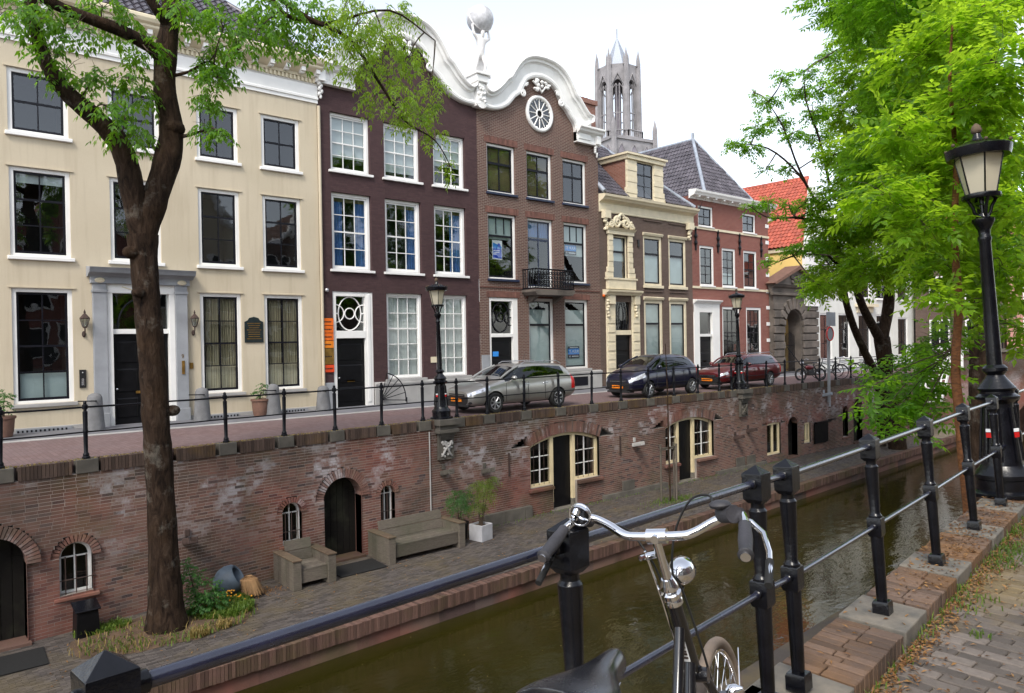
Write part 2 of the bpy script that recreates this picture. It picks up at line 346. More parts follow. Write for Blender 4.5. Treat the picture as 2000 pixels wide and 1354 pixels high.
def obj(name, me, mat, parent=None, smooth=0, local=False, bevel=0, seg=2):
    if mat is not None and not me.materials: me.materials.append(M[mat] if isinstance(mat, str) else mat)
    if smooth:
        me.polygons.foreach_set('use_smooth', [True]*len(me.polygons)); me.set_sharp_from_angle(angle=R(smooth if smooth > 1 else 40))
    o = bpy.data.objects.new(name, me); COL.objects.link(o)
    if parent is not None:
        o.parent = parent
        if not local and parent.parent is None and parent.type == 'EMPTY':
            o.matrix_parent_inverse = parent.matrix_basis.inverted()
    if bevel:
        b = o.modifiers.new('bevel', 'BEVEL'); b.width = bevel; b.segments = seg; b.limit_method = 'ANGLE'; b.angle_limit = R(40)
    return o
def npmesh(name, V, F):      # V (n,3) float, F (m,4) or (m,3) int
    me = bpy.data.meshes.new(name); V = np.asarray(V, np.float32); F = np.asarray(F, np.int32); k = F.shape[1]
    me.vertices.add(len(V)); me.vertices.foreach_set('co', V.ravel())
    me.loops.add(F.size); me.loops.foreach_set('vertex_index', F.ravel())
    me.polygons.add(len(F)); me.polygons.foreach_set('loop_start', np.arange(0, F.size, k, dtype=np.int32))
    me.update(calc_edges=True); me.shade_flat(); return me
BF = np.array([[0,1,5,4],[1,2,6,5],[3,0,4,7],[4,5,6,7],[3,2,1,0]])          # boxes: open at the back (+y side, 2-3-7-6)
def boxes_mesh(name, B, fn=None, allf=False):      # B (n,6): x0,x1,y0,y1,z0,z1
    B = np.asarray(B, float); n = len(B)
    ix = [(0,2,4),(1,2,4),(1,3,4),(0,3,4),(0,2,5),(1,2,5),(1,3,5),(0,3,5)]
    V = np.stack([B[:, list(i)] for i in ix], 1).reshape(-1, 3)
    if fn is not None: V = fn(V)
    FF = np.vstack([BF, [[2,3,7,6]]]) if allf else BF
    F = (np.arange(n)[:, None, None]*8+FF[None]).reshape(-1, 4)
    return npmesh(name, V, F)
def tag(o, label=None, cat=None, group=None, kind=None):
    for k, v in (('label', label), ('category', cat), ('group', group), ('kind', kind)):
        if v: o[k] = v
    return o
def thing(name, label, cat, loc=(0,0,0), rz=0, group=None):
    o = bpy.data.objects.new(name, None); COL.objects.link(o); o.empty_display_size = .2
    o.location = loc; o.rotation_euler = (0, 0, rz)
    return tag(o, label, cat, group)
def stuff(o): o['kind'] = 'stuff'; return o
def struct(o): o['kind'] = 'structure'; return o
def kids(o): return [c for c in bpy.data.objects if c.parent == o]
def copy_tree(o, loc=None, rot=None, label=None, parent=None, ch=None):
    if ch is None:
        ch = {}
        for q in bpy.data.objects:
            if q.parent: ch.setdefault(q.parent.name, []).append(q)
    c = o.copy(); COL.objects.link(c)
    if parent is not None: c.parent = parent
    if loc is not None: c.location = loc
    if rot is not None: c.rotation_euler = rot
    if label: c['label'] = label
    for q in ch.get(o.name, []): copy_tree(q, parent=c, ch=ch)
    return c
def text_mb(s, size, extrude=.002, align='CENTER'):
    cu = bpy.data.curves.new('t', 'FONT'); cu.body = s; cu.size = size; cu.extrude = extrude; cu.align_x = align; cu.align_y = 'CENTER'; cu.resolution_u = 3
    o = bpy.data.objects.new('t', cu); COL.objects.link(o); bpy.context.view_layer.update()
    me = bpy.data.meshes.new_from_object(o.evaluated_get(bpy.context.evaluated_depsgraph_get()))
    bpy.data.objects.remove(o); bpy.data.curves.remove(cu); return me
def text(name, s, size, mat, parent, c, m3=None, wide=1.):     # upright lettering facing -y by default
    me = text_mb(s, size); B = Matrix(((1,0,0,0),(0,0,-1,0),(0,1,0,0),(0,0,0,1)))
    T = Matrix.Translation(c) @ (m3 or Matrix.Identity(4)) @ B @ Matrix.Diagonal((wide, 1, 1, 1))
    me.transform(T); return obj(name, me, mat, parent)
def evaluated(o, name):
    bpy.context.view_layer.update()
    me = bpy.data.meshes.new_from_object(o.evaluated_get(bpy.context.evaluated_depsgraph_get())); me.name = name; return me
def spline(pts, n):
    pts = [np.array(p, float) for p in pts]; out = []
    P = [2*pts[0]-pts[1]]+pts+[2*pts[-1]-pts[-2]]
    for i in range(1, len(P)-2):
        for t in np.linspace(0, 1, n, endpoint=False):
            a, b, c, d = P[i-1:i+3]
            out.append(.5*((2*b)+(-a+c)*t+(2*a-5*b+4*c-d)*t*t+(-a+3*b-3*c+d)*t**3))
    out.append(pts[-1]); return [tuple(p) for p in out]

# ================================================================ the setting
def wallY(X):
    X = np.asarray(X, float)
    return np.where(X > 15, 17.2, np.where(X < 3, 16.48-(3-X)*.12, 17.2-.005*(15-X)**2))
def wY(x): return float(wallY(x))
def lipY(X): return 12.6+.045*np.asarray(X, float)
def nearY(X):
    X = np.asarray(X, float)
    return np.where(X < 2.95, 1.68-.105*(2.95-X), 1.68+.125*(X-2.95))
WH, WATER, NS = -3.28, -3.80, .52

struct(MB().add([(-900,-900,-4.7),(900,-900,-4.7),(900,900,-4.7),(-900,900,-4.7)], [(0,1,2,3)]).build('ground', 'ground'))
xs = np.linspace(-14, 75, 90)
def sheet(name, f0, f1, z, mat, xs=xs, th=.3, skirt0=True):
    V = []; F = []
    for x in xs: V += [(x, float(f0(x)), z), (x, float(f1(x)), z), (x, float(f0(x)), z-th)]
    for i in range(len(xs)-1):
        a = i*3; b = a+3
        F.append((a, b, b+1, a+1))
        if skirt0: F.append((a+2, b+2, b, a))
    return struct(MB().add(V, F).build(name, mat))
sheet('street', lambda x: wY(x)+.24, lambda x: 20.9, -.01, 'street')
sheet('pavement', lambda x: 20.9, lambda x: 60, .004-.03, 'pavement', skirt0=False)
kb = MB(); kb.box(-14, 75, 20.86, 21.02, -.2, .015); struct(kb.build('kerb', 'plinth', bevel=.015))
sheet('wharf', lambda x: float(lipY(x))+.2, lambda x: wY(x)+.3, WH-.012, 'sand', th=1.2)
sheet('near_wharf', lambda x: float(nearY(x))+.1, lambda x: 6.3+.05*x, WH, 'wharfclinker', th=.1)
nw = MB()
for i in range(len(xs)-1):
    a, b = xs[i], xs[i+1]; nw.quad((b, 6.3+.05*b, WH), (a, 6.3+.05*a, WH), (a, 6.3+.05*a, -4.6), (b, 6.3+.05*b, -4.6))
struct(nw.build('wharf_edge', 'lip'))
struct(MB().add([(-14,5,WATER),(90,5,WATER),(90,18,WATER),(-14,18,WATER)], [(0,1,2,3)]).build('canal_water', 'water'))
sheet('near_street', lambda x: -30, lambda x: float(nearY(x))-.12, NS-.016, 'sand', skirt0=False)

# ---------------------------------------------------------------- far quay wall, brick by brick
def arch_op(cx, w, zs, z0, t, rise=None): return dict(cx=cx, w=w, zs=zs, z0=z0, t=t, rise=rise if rise else w)
def op_geo(o):
    w, h = o['w'], o['rise']; Rr = (w*w+h*h)/(2*h); return Rr, o['zs']+h-Rr
def op_hw(o, z):
    if z < o['z0'] or o['w'] <= 0: return None
    if z <= o['zs']: return o['w']
    Rr, cz = op_geo(o); ro = Rr+o['t']; d = ro*ro-(z-cz)**2
    return math.sqrt(d) if d > 0 else None
OPS = dict(
    doorL=arch_op(1.45, .57, -1.80, WH, .24), win1=arch_op(2.85, .29, -1.86, -2.60, .15), win2=arch_op(7.45, .25, -1.84, -2.60, .14),
    doorM=arch_op(8.84, .53, -1.72, WH, .24), win3=arch_op(10.18, .22, -1.80, -2.60, .14),
    seg1=arch_op(16.92, 1.57, -1.12, -2.46, .36, .30), seg1d=arch_op(16.86, .54, -1.2, WH, 0, .05),
    seg2=arch_op(23.6, 1.53, -1.14, -2.52, .34, .28), seg2d=arch_op(23.42, .54, -1.2, WH, 0, .05),
    sw1=arch_op(29.6, .56, -1.62, -2.98, .10, .05), nd=arch_op(31.2, .42, -1.75, WH, .14, .30),
    sw2=arch_op(32.5, .30, -1.85, -2.75, .10, .04), fa1=arch_op(36.25, .28, -1.6, -2.86, .12), fa2=arch_op(37.6, .50, -1.55, WH, .14))
def intervals(x0, x1, z):
    cuts = sorted((o['cx']-h, o['cx']+h) for o in OPS.values() for h in [op_hw(o, z)] if h)
    out = []; a = x0
    for c0, c1 in cuts:
        if c0 > a: out.append((a, min(c0, x1)))
        a = max(a, c1)
    if a < x1: out.append((a, x1))
    return out
qw = thing('quay_wall', 'old red brick quay wall with arched cellar doors behind the wharf', 'wall', (18, 17.3, WH))
RH, BW = .066, .215
bricks = []; mort = []; zc = -3.36; row = 0
while zc < -.27:
    z1 = min(zc+RH, -.262)
    for a, b in intervals(-2.5, 62, (zc+z1)/2):
        for k in np.arange(a, b, .5): mort.append((k, min(k+.5, b), 0, .3, zc, z1+.001))
        x = a if a > -2.4 else a-(BW/2 if row % 2 else 0)
        first = True
        while x < b-.01:
            L = BW if not (first and row % 2) else BW/2
            L *= random.uniform(.97, 1.03); e = min(x+L, b)
            if b-e < .05: e = b
            if e-x > .03: bricks.append((x+.0025, e-.0025, -random.uniform(.001, .003), .02, zc+.005, z1-.005))
            x = e; first = False
    zc += RH; row += 1
def bend(V): V = V.copy(); V[:, 1] += wallY(V[:, 0]); return V
B = np.array(bricks)
d = np.hypot(np.hypot((B[:,0]+B[:,1])/2, wallY(B[:,0])), B[:,4]-2.2)
full = (B[:,1]-B[:,0] > .19) & (B[:,0] > 1.9)
idx = np.where(full)[0]; idx = idx[np.argsort(d[idx])][:300]
rest = np.ones(len(B), bool); rest[idx] = False
stuff(obj('brickwork', boxes_mesh('brickwork', B[rest], bend), 'quaybrick', qw))
bm1 = MB().box(-.105, .105, -.012, .02, -.028, .028).mesh('brick')
bm1.materials.append(M['quaybrick'])
for i in idx:
    x = (B[i,0]+B[i,1])/2
    o = bpy.data.objects.new('brick', bm1); COL.objects.link(o); o.parent = qw; o.matrix_parent_inverse = qw.matrix_basis.inverted()
    o.location = (x, wY(x)+B[i,2]+.012, (B[i,4]+B[i,5])/2); o.rotation_euler = (0, 0, math.atan((wY(x+.1)-wY(x-.1))/.2))
obj('mortar_bed', boxes_mesh('mortar_bed', mort, bend), 'mortar', qw)
vo = MB(); rv = MB()
for nm, o in OPS.items():
    Rr, cz = op_geo(o); y = wY(o['cx'])
    if o['t'] > 0:
        am = math.asin(min(1, o['w']/Rr)); am = math.pi-am if cz > o['zs'] else am
        n = max(5, int(2*am*(Rr+o['t']/2)/.066))
        for k in range(n):
            a0 = -am+2*am*k/n+.006/Rr; a1 = -am+2*am*(k+1)/n-.006/Rr; pr = random.uniform(.008, .018)
            vs = []
            for yy in (y-pr, y+.25):
                for r, a in ((Rr, a0), (Rr, a1), (Rr+o['t']-.01, a1), (Rr+o['t']-.01, a0)): vs.append((o['cx']+r*math.sin(a), yy, cz+r*math.cos(a)))
            vo.add(vs, [(0,1,2,3),(7,6,5,4),(0,4,5,1),(1,5,6,2),(2,6,7,3),(3,7,4,0)])
        # reveal
        pts = [(o['cx']-o['w'], o['z0'])]+[(o['cx']+Rr*math.sin(-am+2*am*k/16), cz+Rr*math.cos(-am+2*am*k/16)) for k in range(17)]+[(o['cx']+o['w'], o['z0'])]
        for p, q in zip(pts, pts[1:]): rv.quad((p[0], y+.005, p[1]), (q[0], y+.005, q[1]), (q[0], y+.42, q[1]), (p[0], y+.42, p[1]))
stuff(vo.build('arch_bricks', 'quaybrick', qw)); rv.build('reveals', 'quaybrick', qw)

# top of the wall: bricks on edge and grey stone pads under the railing posts
POSTX = [.24, 1.66, 3.08, 4.50, 5.92, 7.33, 8.71, 10.09, 11.43, 12.62, 13.75, 15.23, 16.73, 18.26, 19.75, 21.25, 22.75, 24.25, 25.7, 26.55, 27.75, 29.2, 30.75, 32.3, 33.9, 35.5, 37.1, 38.7, 40.3, 42, 43.7, 45.4, 47.2]
cb = []; pads = MB()
for px in POSTX:
    y = wY(px); pads.add(bend(np.array([(px+a, b, c) for c in (-.262, .004) for a, b in ((-.2,-.026),(.2,-.026),(.2,.30),(-.2,.30))])), [(3,2,1,0),(4,5,6,7),(0,1,5,4),(1,2,6,5),(2,3,7,6),(3,0,4,7)])
x = -2.5
while x < 62:
    if all(abs(x+.03-p) > .27 for p in POSTX) and not 11.75 < x < 12.45 and not 26.85 < x < 27.5:
        cb.append((x+.003, x+.060, -.022+random.uniform(-.003, .003), .24, -.262, random.uniform(-.004, .003)))
    x += .064
CB = np.array(cb)
o = obj('coping_bricks', boxes_mesh('coping_bricks', CB, bend, True), 'cope', qw); stuff(o)
pads.build('coping_stone', 'darkstone2', qw, bevel=.012)
for lx, nm in ((12.09, 'a'), (27.17, 'b')):
    m = MB(); y = wY(lx)
    m.box(lx-.36, lx+.36, y-.30, y+.35, -.14, .02); m.box(lx-.30, lx+.30, y-.22, y+.2, -.26, -.14); m.box(lx-.34, lx+.34, y-.26, y+.2, -.36, -.26)
    m.box(lx-.26, lx+.26, y-.10, y+.1, -1.12, -.36)
    for k in range(5): m.box(lx-.26+.02*k, lx+.26-.02*k, y-.2+.03*k, y-.1, -.36-.05*(k+1), -.36-.05*k)
    c = m.build('lamp_console', 'darkstone2', qw, bevel=.012)
    rl = MB()
    for k in range(26):
        a = random.uniform(-.17, .17); b = random.uniform(-1.02, -.62)
        rl.sphere((lx+a, y-.11, b), random.uniform(.025, .06), random.uniform(.03, .06), random.uniform(.03, .07), 8, 6, Matrix.Rotation(random.uniform(0, 3), 3, 'Y'))
    rl.tube([(lx-.16, y-.12, -1.0), (lx-.05, y-.16, -.8), (lx+.08, y-.15, -.72), (lx+.16, y-.13, -.6)], .028, 7)
    rl.tube([(lx+.15, y-.13, -1.02), (lx+.03, y-.17, -.88), (lx-.1, y-.15, -.64)], .026, 7)
    rl.build('carved_relief', 'plinth' if nm == 'a' else 'darkstone2', c, smooth=60)

# cellar windows and doors in the quay wall
def arched_window(op, mat, ncol=2, bars=True):
    o = OPS[op]; y = wY(o['cx'])+.16; Rr, cz = op_geo(o); w = o['w']
    def outline(k, s):
        return [(o['cx']-w*s, o['z0']+(1-s)*.35), (o['cx']-w*s, o['zs'])]+[(o['cx']+Rr*s*math.sin(a), cz+Rr*s*math.cos(a)) for a in np.linspace(-1.45, 1.45, 11)]+[(o['cx']+w*s, o['zs']), (o['cx']+w*s, o['z0']+(1-s)*.35)]
    A = outline(0, 1.0); Bq = outline(0, .80); m = MB(); n = len(A)
    for yy, fl in ((y, 0), (y+.06, 1)):
        for i in range(n):
            j = (i+1) % n; q = [(A[i][0], yy, A[i][1]), (A[j][0], yy, A[j][1]), (Bq[j][0], yy, Bq[j][1]), (Bq[i][0], yy, Bq[i][1])]
            m.quad(*q)
    for i in range(n):
        j = (i+1) % n; m.quad((Bq[i][0], y, Bq[i][1]), (Bq[j][0], y, Bq[j][1]), (Bq[j][0], y+.06, Bq[j][1]), (Bq[i][0], y+.06, Bq[i][1]))
    fr = m.build('window', mat, qw)
    b = MB()
    for k in range(1, ncol): x = o['cx']-w*.8+1.6*w*k/ncol; b.box(x-.012, x+.012, y+.015, y+.05, o['z0']+.06, o['zs']+o['rise']*.75)
    b.box(o['cx']-w*.8, o['cx']+w*.8, y+.012, y+.048, o['zs']-.03, o['zs']-.005)
    b.build('glazing_bar', mat, fr)
    P = outline(0, .81); MB().add([(p[0], y+.035, p[1]) for p in P], [tuple(range(len(P)))]).build('pane', 'glass', fr)
    MB().add([(p[0], y+.22, p[1]) for p in A], [tuple(range(n))]).build('cellar_shade_sheet', 'dark', fr)  # flat black sheet painted as the shade behind the pane
    if bars:
        b = MB(); yy = y-.12
        for k in range(3): x = o['cx']-w*.62+w*1.24*k/2; b.tube([(x, yy, o['z0']-.06), (x, yy, o['zs']+.02)], .011, 6)
        b.tube([(o['cx']-w-.05, yy-.014, (o['z0']+o['zs'])/2-.06), (o['cx']+w+.05, yy-.014, (o['z0']+o['zs'])/2-.06)], .011, 6)
        b.build('grille', 'rust', fr)
    s = MB(); s.box(o['cx']-w-.1, o['cx']+w+.1, wY(o['cx'])-.06, y+.02, o['z0']-.07, o['z0']-.005); s.build('sill', 'quaybrick', fr, bevel=.01)
for k in ('win1', 'win2', 'win3'): arched_window(k, 'white')
def arched_door(op, mat, depth=.38):
    o = OPS[op]; y = wY(o['cx'])+depth; Rr, cz = op_geo(o)
    am = math.asin(min(1, o['w']/Rr)); am = math.pi-am if cz > o['zs'] else am
    P = [(o['cx']-o['w'], WH)]+[(o['cx']+Rr*math.sin(a), cz+Rr*math.cos(a)) for a in np.linspace(-am, am, 15)]+[(o['cx']+o['w'], WH)]
    dr = MB().add([(p[0], y, p[1]) for p in P], [tuple(range(len(P)))]).build('door', mat, qw)
    n = 6
    for k in range(n):
        x0 = o['cx']-o['w']+2*o['w']*k/n; x1 = x0+2*o['w']/n; xm = (x0+x1)/2
        zt = cz+math.sqrt(max(.01, Rr*Rr-(max(abs(x0-o['cx']), abs(x1-o['cx']))-.004)**2)) if True else 0
        MB().box(x0+.006, x1-.006, y-.025, y-.004, WH+.02, max(o['zs'], zt-.01)).build('plank', mat, dr)
    st = MB(); st.box(o['cx']-o['w']-.05, o['cx']+o['w']+.05, wY(o['cx'])-.10, wY(o['cx'])+.4, WH-.05, WH+.06); st.build('threshold', 'lip', dr, bevel=.01)
arched_door('doorL', 'doorwood'); arched_door('doorM', 'doorwood'); arched_door('nd', 'doorwood', .3); arched_door('fa2', 'doorwood', .3)
arched_window('fa1', 'doorwood', 2, False)
def seg_front(op, opd, lattice):
    o = OPS[op]; d = OPS[opd]; y = wY(o['cx'])+.10; Rr, cz = op_geo(o); m = MB()
    top = lambda x: cz+math.sqrt(Rr*Rr-(x-o['cx'])**2)
    def strip(x0, x1, th, n=10):
        X = np.linspace(x0, x1, n+1)
        for a, b in zip(X, X[1:]):
            m.add([(a,y,top(a)-th),(b,y,top(b)-th),(b,y,top(b)),(a,y,top(a)),(a,y+.1,top(a)-th),(b,y+.1,top(b)-th),(b,y+.1,top(b)),(a,y+.1,top(a))], [(0,1,2,3),(0,4,5,1),(7,6,5,4)])
    x0, x1 = o['cx']-o['w'], o['cx']+o['w']; d0, d1 = d['cx']-d['w'], d['cx']+d['w']
    strip(x0+.004, x1-.004, .10, 18)
    def post(a, b, zb): m.prism([(a, zb), (b, zb), (b, top(b)-.09), (a, top(a)-.09)], y-.004, y+.1)
    post(x0+.004, x0+.10, o['z0']+.1); post(x1-.10, x1-.004, o['z0']+.1); post(d0-.02, d0+.11, WH+.25); post(d1-.11, d1+.02, WH+.25)
    m.box(x0+.004, d0, y-.008, y+.1, o['z0']+.004, o['z0']+.11); m.box(d1, x1-.004, y-.008, y+.1, o['z0']+.004, o['z0']+.11)
    fr = m.build('cellar_front', 'ivory', qw)
    st = MB(); st.box(d0-.02, d0+.11, y-.006, y+.1, WH, WH+.25); st.box(d1-.11, d1+.02, y-.006, y+.1, WH, WH+.25); st.box(d0-.1, d1+.1, y-.2, y+.3, WH-.06, WH+.03); st.build('door_stone', 'bluestone', fr, bevel=.008)
    sb = MB()
    for a, b in ((x0-.1, d0-.03), (d1+.03, x1+.1)): sb.box(a, b, y-.22, y-.002, o['z0']-.10, o['z0']-.004)
    sb.build('sill', 'quaybrick', fr, bevel=.012)
    for a, b in ((x0+.10, d0), (d1, x1-.10)):
        P = [(a, o['z0']+.11), (b, o['z0']+.11)]+[(t, top(t)-.1) for t in np.linspace(b, a, 6)]
        MB().add([(p[0], y+.07, p[1]) for p in P], [tuple(range(len(P)))]).build('pane', 'glass', fr)
        gb = MB(); zt = top((a+b)/2)-.12; zb = o['z0']+.11
        xm = (a+b)/2; gb.box(xm-.014, xm+.014, y+.04, y+.066, zb, zt)
        for k in (1, 2): z = zb+(zt-zb)*k/3; gb.box(a, b, y+.042, y+.064, z-.012, z+.012)
        gb.build('glazing_bar', 'white', fr)
        gr = MB()
        if lattice:
            for k in range(3):
                x = a+(b-a)*(k+.5)/3; gr.tube([(x+.03*math.sin(t*14), y-.03, zb+(zt-zb)*t) for t in np.linspace(0, 1, 24)], .009, 5)
        else:
            for k in range(4): x = a+(b-a)*(k+.5)/4; gr.tube([(x, y-.03, zb-.04), (x, y-.03, zt)], .008, 5)
        gr.build('grille', 'rust', fr)
    dr = MB(); dr.box(d0+.11, d1-.11, y+.12, y+.18, WH+.03, top(d['cx'])-.1); dr.build('door', 'black', fr)
    MB().box(x0, x1, y+.5, y+.52, WH, -.8).build('cellar_shade_sheet', 'dark', fr)  # thin black sheet, the cellar's shade as colour
seg_front('seg1', 'seg1d', False); seg_front('seg2', 'seg2d', True)
for op in ('sw1', 'sw2'):
    o = OPS[op]; y = wY(o['cx'])+.06; a, b = o['cx']-o['w'], o['cx']+o['w']; m = MB()
    for q in ((a, a+.09), (b-.09, b), (o['cx']-.04, o['cx']+.04)): m.box(*q, y, y+.08, o['z0'], o['zs']+.04)
    m.box(a, b, y-.003, y+.083, o['z0'], o['z0']+.1); m.box(a, b, y-.003, y+.083, o['zs']-.05, o['zs']+.05)
    fr = m.build('window', 'ivory', qw); MB().box(a, b, y+.05, y+.055, o['z0'], o['zs']).build('pane', 'glass', fr); MB().box(a, b, y+.3, y+.32, o['z0'], o['zs']).build('cellar_shade_sheet', 'dark', fr)  # black sheet behind the pane paints the unlit cellar
m = MB(); m.box(33.0, 34.25, 17.08, 17.14, -2.85, -1.9); m.box(32.95, 34.3, 16.95, 17.1, -1.9, -1.84); m.box(34.2, 34.9, 17.0, 17.06, -1.86, -1.80); m.build('shutter', 'black', qw)
# rain spouts, iron ties, grilles, footing
for sx, sz, mt in ((4.98, -1.95, 'rust'), (12.02, -1.45, 'darkstone2'), (13.51, -1.60, 'darkstone2'), (20.28, -1.52, 'plinth'), (26.59, -1.90, 'rust'), (27.54, -1.70, 'rust'), (34.05, -.60, 'lead')):
    y = wY(sx); m = MB(); T = Matrix.Translation((sx, y-.18, sz)) @ Matrix.Rotation(R(-14), 4, 'X')
    m.obox(T @ Matrix.Translation((0, 0, -.06)), .20, .46, .04); m.obox(T @ Matrix.Translation((-.09, 0, 0)), .035, .46, .11); m.obox(T @ Matrix.Translation((.09, 0, 0)), .035, .46, .11)
    m.box(sx-.05, sx+.05, y-.05, y+.02, sz+.05, sz+.2)
    m.build('rain_spout', mt, qw, bevel=.01)
for sx, z0, z1 in ((14.47, -1.92, -1.22), (19.53, -1.87, -1.19)): MB().box(sx-.02, sx+.02, wY(sx)-.05, wY(sx)-.005, z0, z1).build('wall_tie', 'rust', qw)
m = MB()
for a, b, h in ((13.4, 15.3, .35), (18.6, 22.0, .16), (25.2, 28.8, .14)):
    for k in np.arange(a, b, .8): e = min(k+.79, b); m.add(bend(np.array([(k,-.16,WH-.02),(e,-.16,WH-.02),(e,.02,WH-.02),(k,.02,WH-.02),(k,-.13,WH+h),(e,-.13,WH+h),(e,.02,WH+h),(k,.02,WH+h)])), [(3,2,1,0),(4,5,6,7),(0,1,5,4),(1,2,6,5),(2,3,7,6),(3,0,4,7)])
m.build('footing', 'darkstone2', qw, bevel=.01)
for gx in (19.9, 26.9, 27.7): MB().box(gx-.3, gx+.3, 17.12, 17.18, WH+.08, WH+.5).build('vent_plate', 'darkstone2', qw)
MB().tube([(11.55, wY(11.5)-.03, -.3), (11.56, wY(11.5)-.03, -2.5)], .02, 6).build('cable_pipe', 'plinth', qw)
MB().tube([(34.4, 17.12, 2.4), (34.4, 17.12, -1.0)], .05, 8).build('drain_pipe', 'greystone', qw)  # stands for the road sign's pole; no drain here

# ---------------------------------------------------------------- wharf paving and edge
pv = []
yb = 0
for rw in range(70):
    y0 = .02+rw*.066; x = -1+(rw % 2)*.09
    while x < 42:
        xx = x+.1; yl = float(lipY(xx))+.28+y0
        if yl < wY(xx)-.02: pv.append((x+.003, x+.177, y0+.003, y0+.063, WH-.05, WH+random.uniform(-.004, .003)))
        x += .18
PV = np.array(pv)
def lipbend(V): V = V.copy(); V[:, 1] += lipY(V[:, 0])+.28; return V
stuff(tag(obj('paving', boxes_mesh('paving', PV, lipbend, True), 'wharfclinker'), 'worn grey brown brick paving of the wharf along the canal', 'paving'))
we = thing('wharf_kerb', 'red brown brick edge of the wharf above the canal water', 'kerb', (18, 13.5, -3.5))
lb = []; x = -1.5
while x < 55: lb.append((x+.003, x+.062, random.uniform(-.012, .008), .25, -3.52, -3.245+random.uniform(-.008, .006))); x += .066
LB = np.array(lb)
def lb2(V): V = V.copy(); V[:, 1] += lipY(V[:, 0]); return V
near = np.argsort(np.abs(LB[:,0]-7.0))[:300]; rest = np.ones(len(LB), bool); rest[near] = False
stuff(obj('edge_bricks', boxes_mesh('edge_bricks', LB[rest], lb2, True), 'lip', we))
bm2 = MB().box(-.0295, .0295, 0, .25, -.275, 0).mesh('brick'); bm2.materials.append(M['lip'])
for i in near:
    o = bpy.data.objects.new('brick', bm2); COL.objects.link(o); o.parent = we; o.matrix_parent_inverse = we.matrix_basis.inverted()
    o.location = ((LB[i,0]+LB[i,1])/2, float(lipY(LB[i,0]))+LB[i,2], LB[i,5]); o.rotation_euler = (0, 0, .045)
m = MB()
for i in range(len(xs)-1):
    a, b = xs[i], xs[i+1]; m.quad((a, lipY(a)+.07, -4.6), (b, lipY(b)+.07, -4.6), (b, lipY(b)+.07, -3.5), (a, lipY(a)+.07, -3.5))
m.build('canal_wall', 'quaybrick', we)
m = MB()
for x in np.arange(-1, 54, 1.0): m.obox(Matrix.Translation((x+.5, float(lipY(x+.5))+.265, WH+.012)) @ Matrix.Rotation(.045, 4, 'Z'), .985, .02, .05)
m.build('edge_strip', 'rust', we)

# ---------------------------------------------------------------- near quay: coping, kerb, street bricks
NPA = [(.30, 1.41, 2.5), (1.52, 1.50, 2.5), (2.80, 1.665, 2.5)]
PDZ = {.30: .04, 1.52: .05, 2.80: .03, 3.11: .018}
NPB = [(3.11, 1.70, 2.6), (4.35, 1.86, 3.7), (5.54, 2.00, 4.0), (6.74, 2.15, 4.5), (7.84, 2.28, 3.9), (9.05, 2.44, 3.9), (10.3, 2.6, 3.9), (11.5, 2.75, 3.9), (12.7, 2.9, 3.9)]
nq = thing('near_coping', 'reddish brick coping with grey post stones beside the street bricks', 'coping', (5, 1.9, .3))
def nbend(V): V = V.copy(); V[:, 1] += nearY(V[:, 0]); return V
sto = []; bms = []
bm3 = None
for px, py, _ in NPA+NPB: sto.append((px-.20 if px != 2.80 else px-.2, px+.22))
x = -1.0; pieces = []
while x < 14:
    if all(not (a-.03 < x+.03 < b+.03) for a, b in sto):
        off = random.choice((0, .03, -.03))
        pieces.append((x+.003, x+.060, -.17, off-.004, .40, .60+random.uniform(-.005, .004)))
        pieces.append((x+.003, x+.060, off+.004, .19, .40, .60+random.uniform(-.005, .004)))
    x += .064
PC = np.array(pieces); dd = np.hypot(PC[:,0]-1.0, PC[:,2]+1.7); order = np.argsort(dd+100*(PC[:,0] < 2.2)); sel = order[:300]; rest = np.ones(len(PC), bool); rest[sel] = False
stuff(obj('coping_bricks', boxes_mesh('coping_bricks', PC[rest], nbend, True), 'nearcope', nq))
for i in sel:
    o = obj('brick', boxes_mesh('brick', PC[i:i+1], nbend, True), 'nearcope', nq, bevel=.004, seg=1)
for a, b in sto:
    o = obj('post_stone', boxes_mesh('post_stone', [(a, b, -.175, .195, .38, .605)], nbend, True), 'bluestone', nq, bevel=.008)
m = MB()
for i in range(0, 40):
    a, b = -2+i*.5, -1.5+i*.5; m.quad((b, float(nearY(b))+.16, .45), (a, float(nearY(a))+.16, .45), (a, float(nearY(a))+.16, -3.4), (b, float(nearY(b))+.16, -3.4))
    m.quad((a, float(nearY(a))-.15, .45), (b, float(nearY(b))-.15, .45), (b, float(nearY(b))+.16, .45), (a, float(nearY(a))+.16, .45))
m.build('retaining_wall', 'quaybrick', nq)
bp = struct(bpy.data.objects.new('street_paving', None)); COL.objects.link(bp); bp.location = (5, .5, NS); bp.empty_display_size = .2
pb = []; 
for i in range(120):
    x0 = 1.6+i*.088; yy = float(nearY(x0))-.185; y = yy-(.1 if i % 2 else 0)
    if i % 2: pb.append((x0+.003, x0+.085, yy-.097, yy, NS-.06, NS+random.uniform(-.006, .003)))
    while y > yy-3.2:
        pb.append((x0+.003+random.uniform(-.002, .002), x0+.085+random.uniform(-.002, .002), y-.197, y-.004, NS-.06, NS+random.uniform(-.007, .004))); y -= .2
PB = np.array(pb); vis = (PB[:,0] > 2.6) & (PB[:,0] < 8.8) & (PB[:,3] > PB[:,0]*.262-.25)
cand = np.where(vis)[0]; cand = cand[np.argsort(np.hypot(PB[cand,0], PB[cand,2]))][:300]; rest = np.ones(len(PB), bool); rest[cand] = False
stuff(obj('paving_bricks', boxes_mesh('paving_bricks', PB[rest], None, True), 'clinker', bp))
for i in cand: obj('brick', boxes_mesh('brick', PB[i:i+1], None, True), 'clinker', bp, bevel=.006, seg=1)

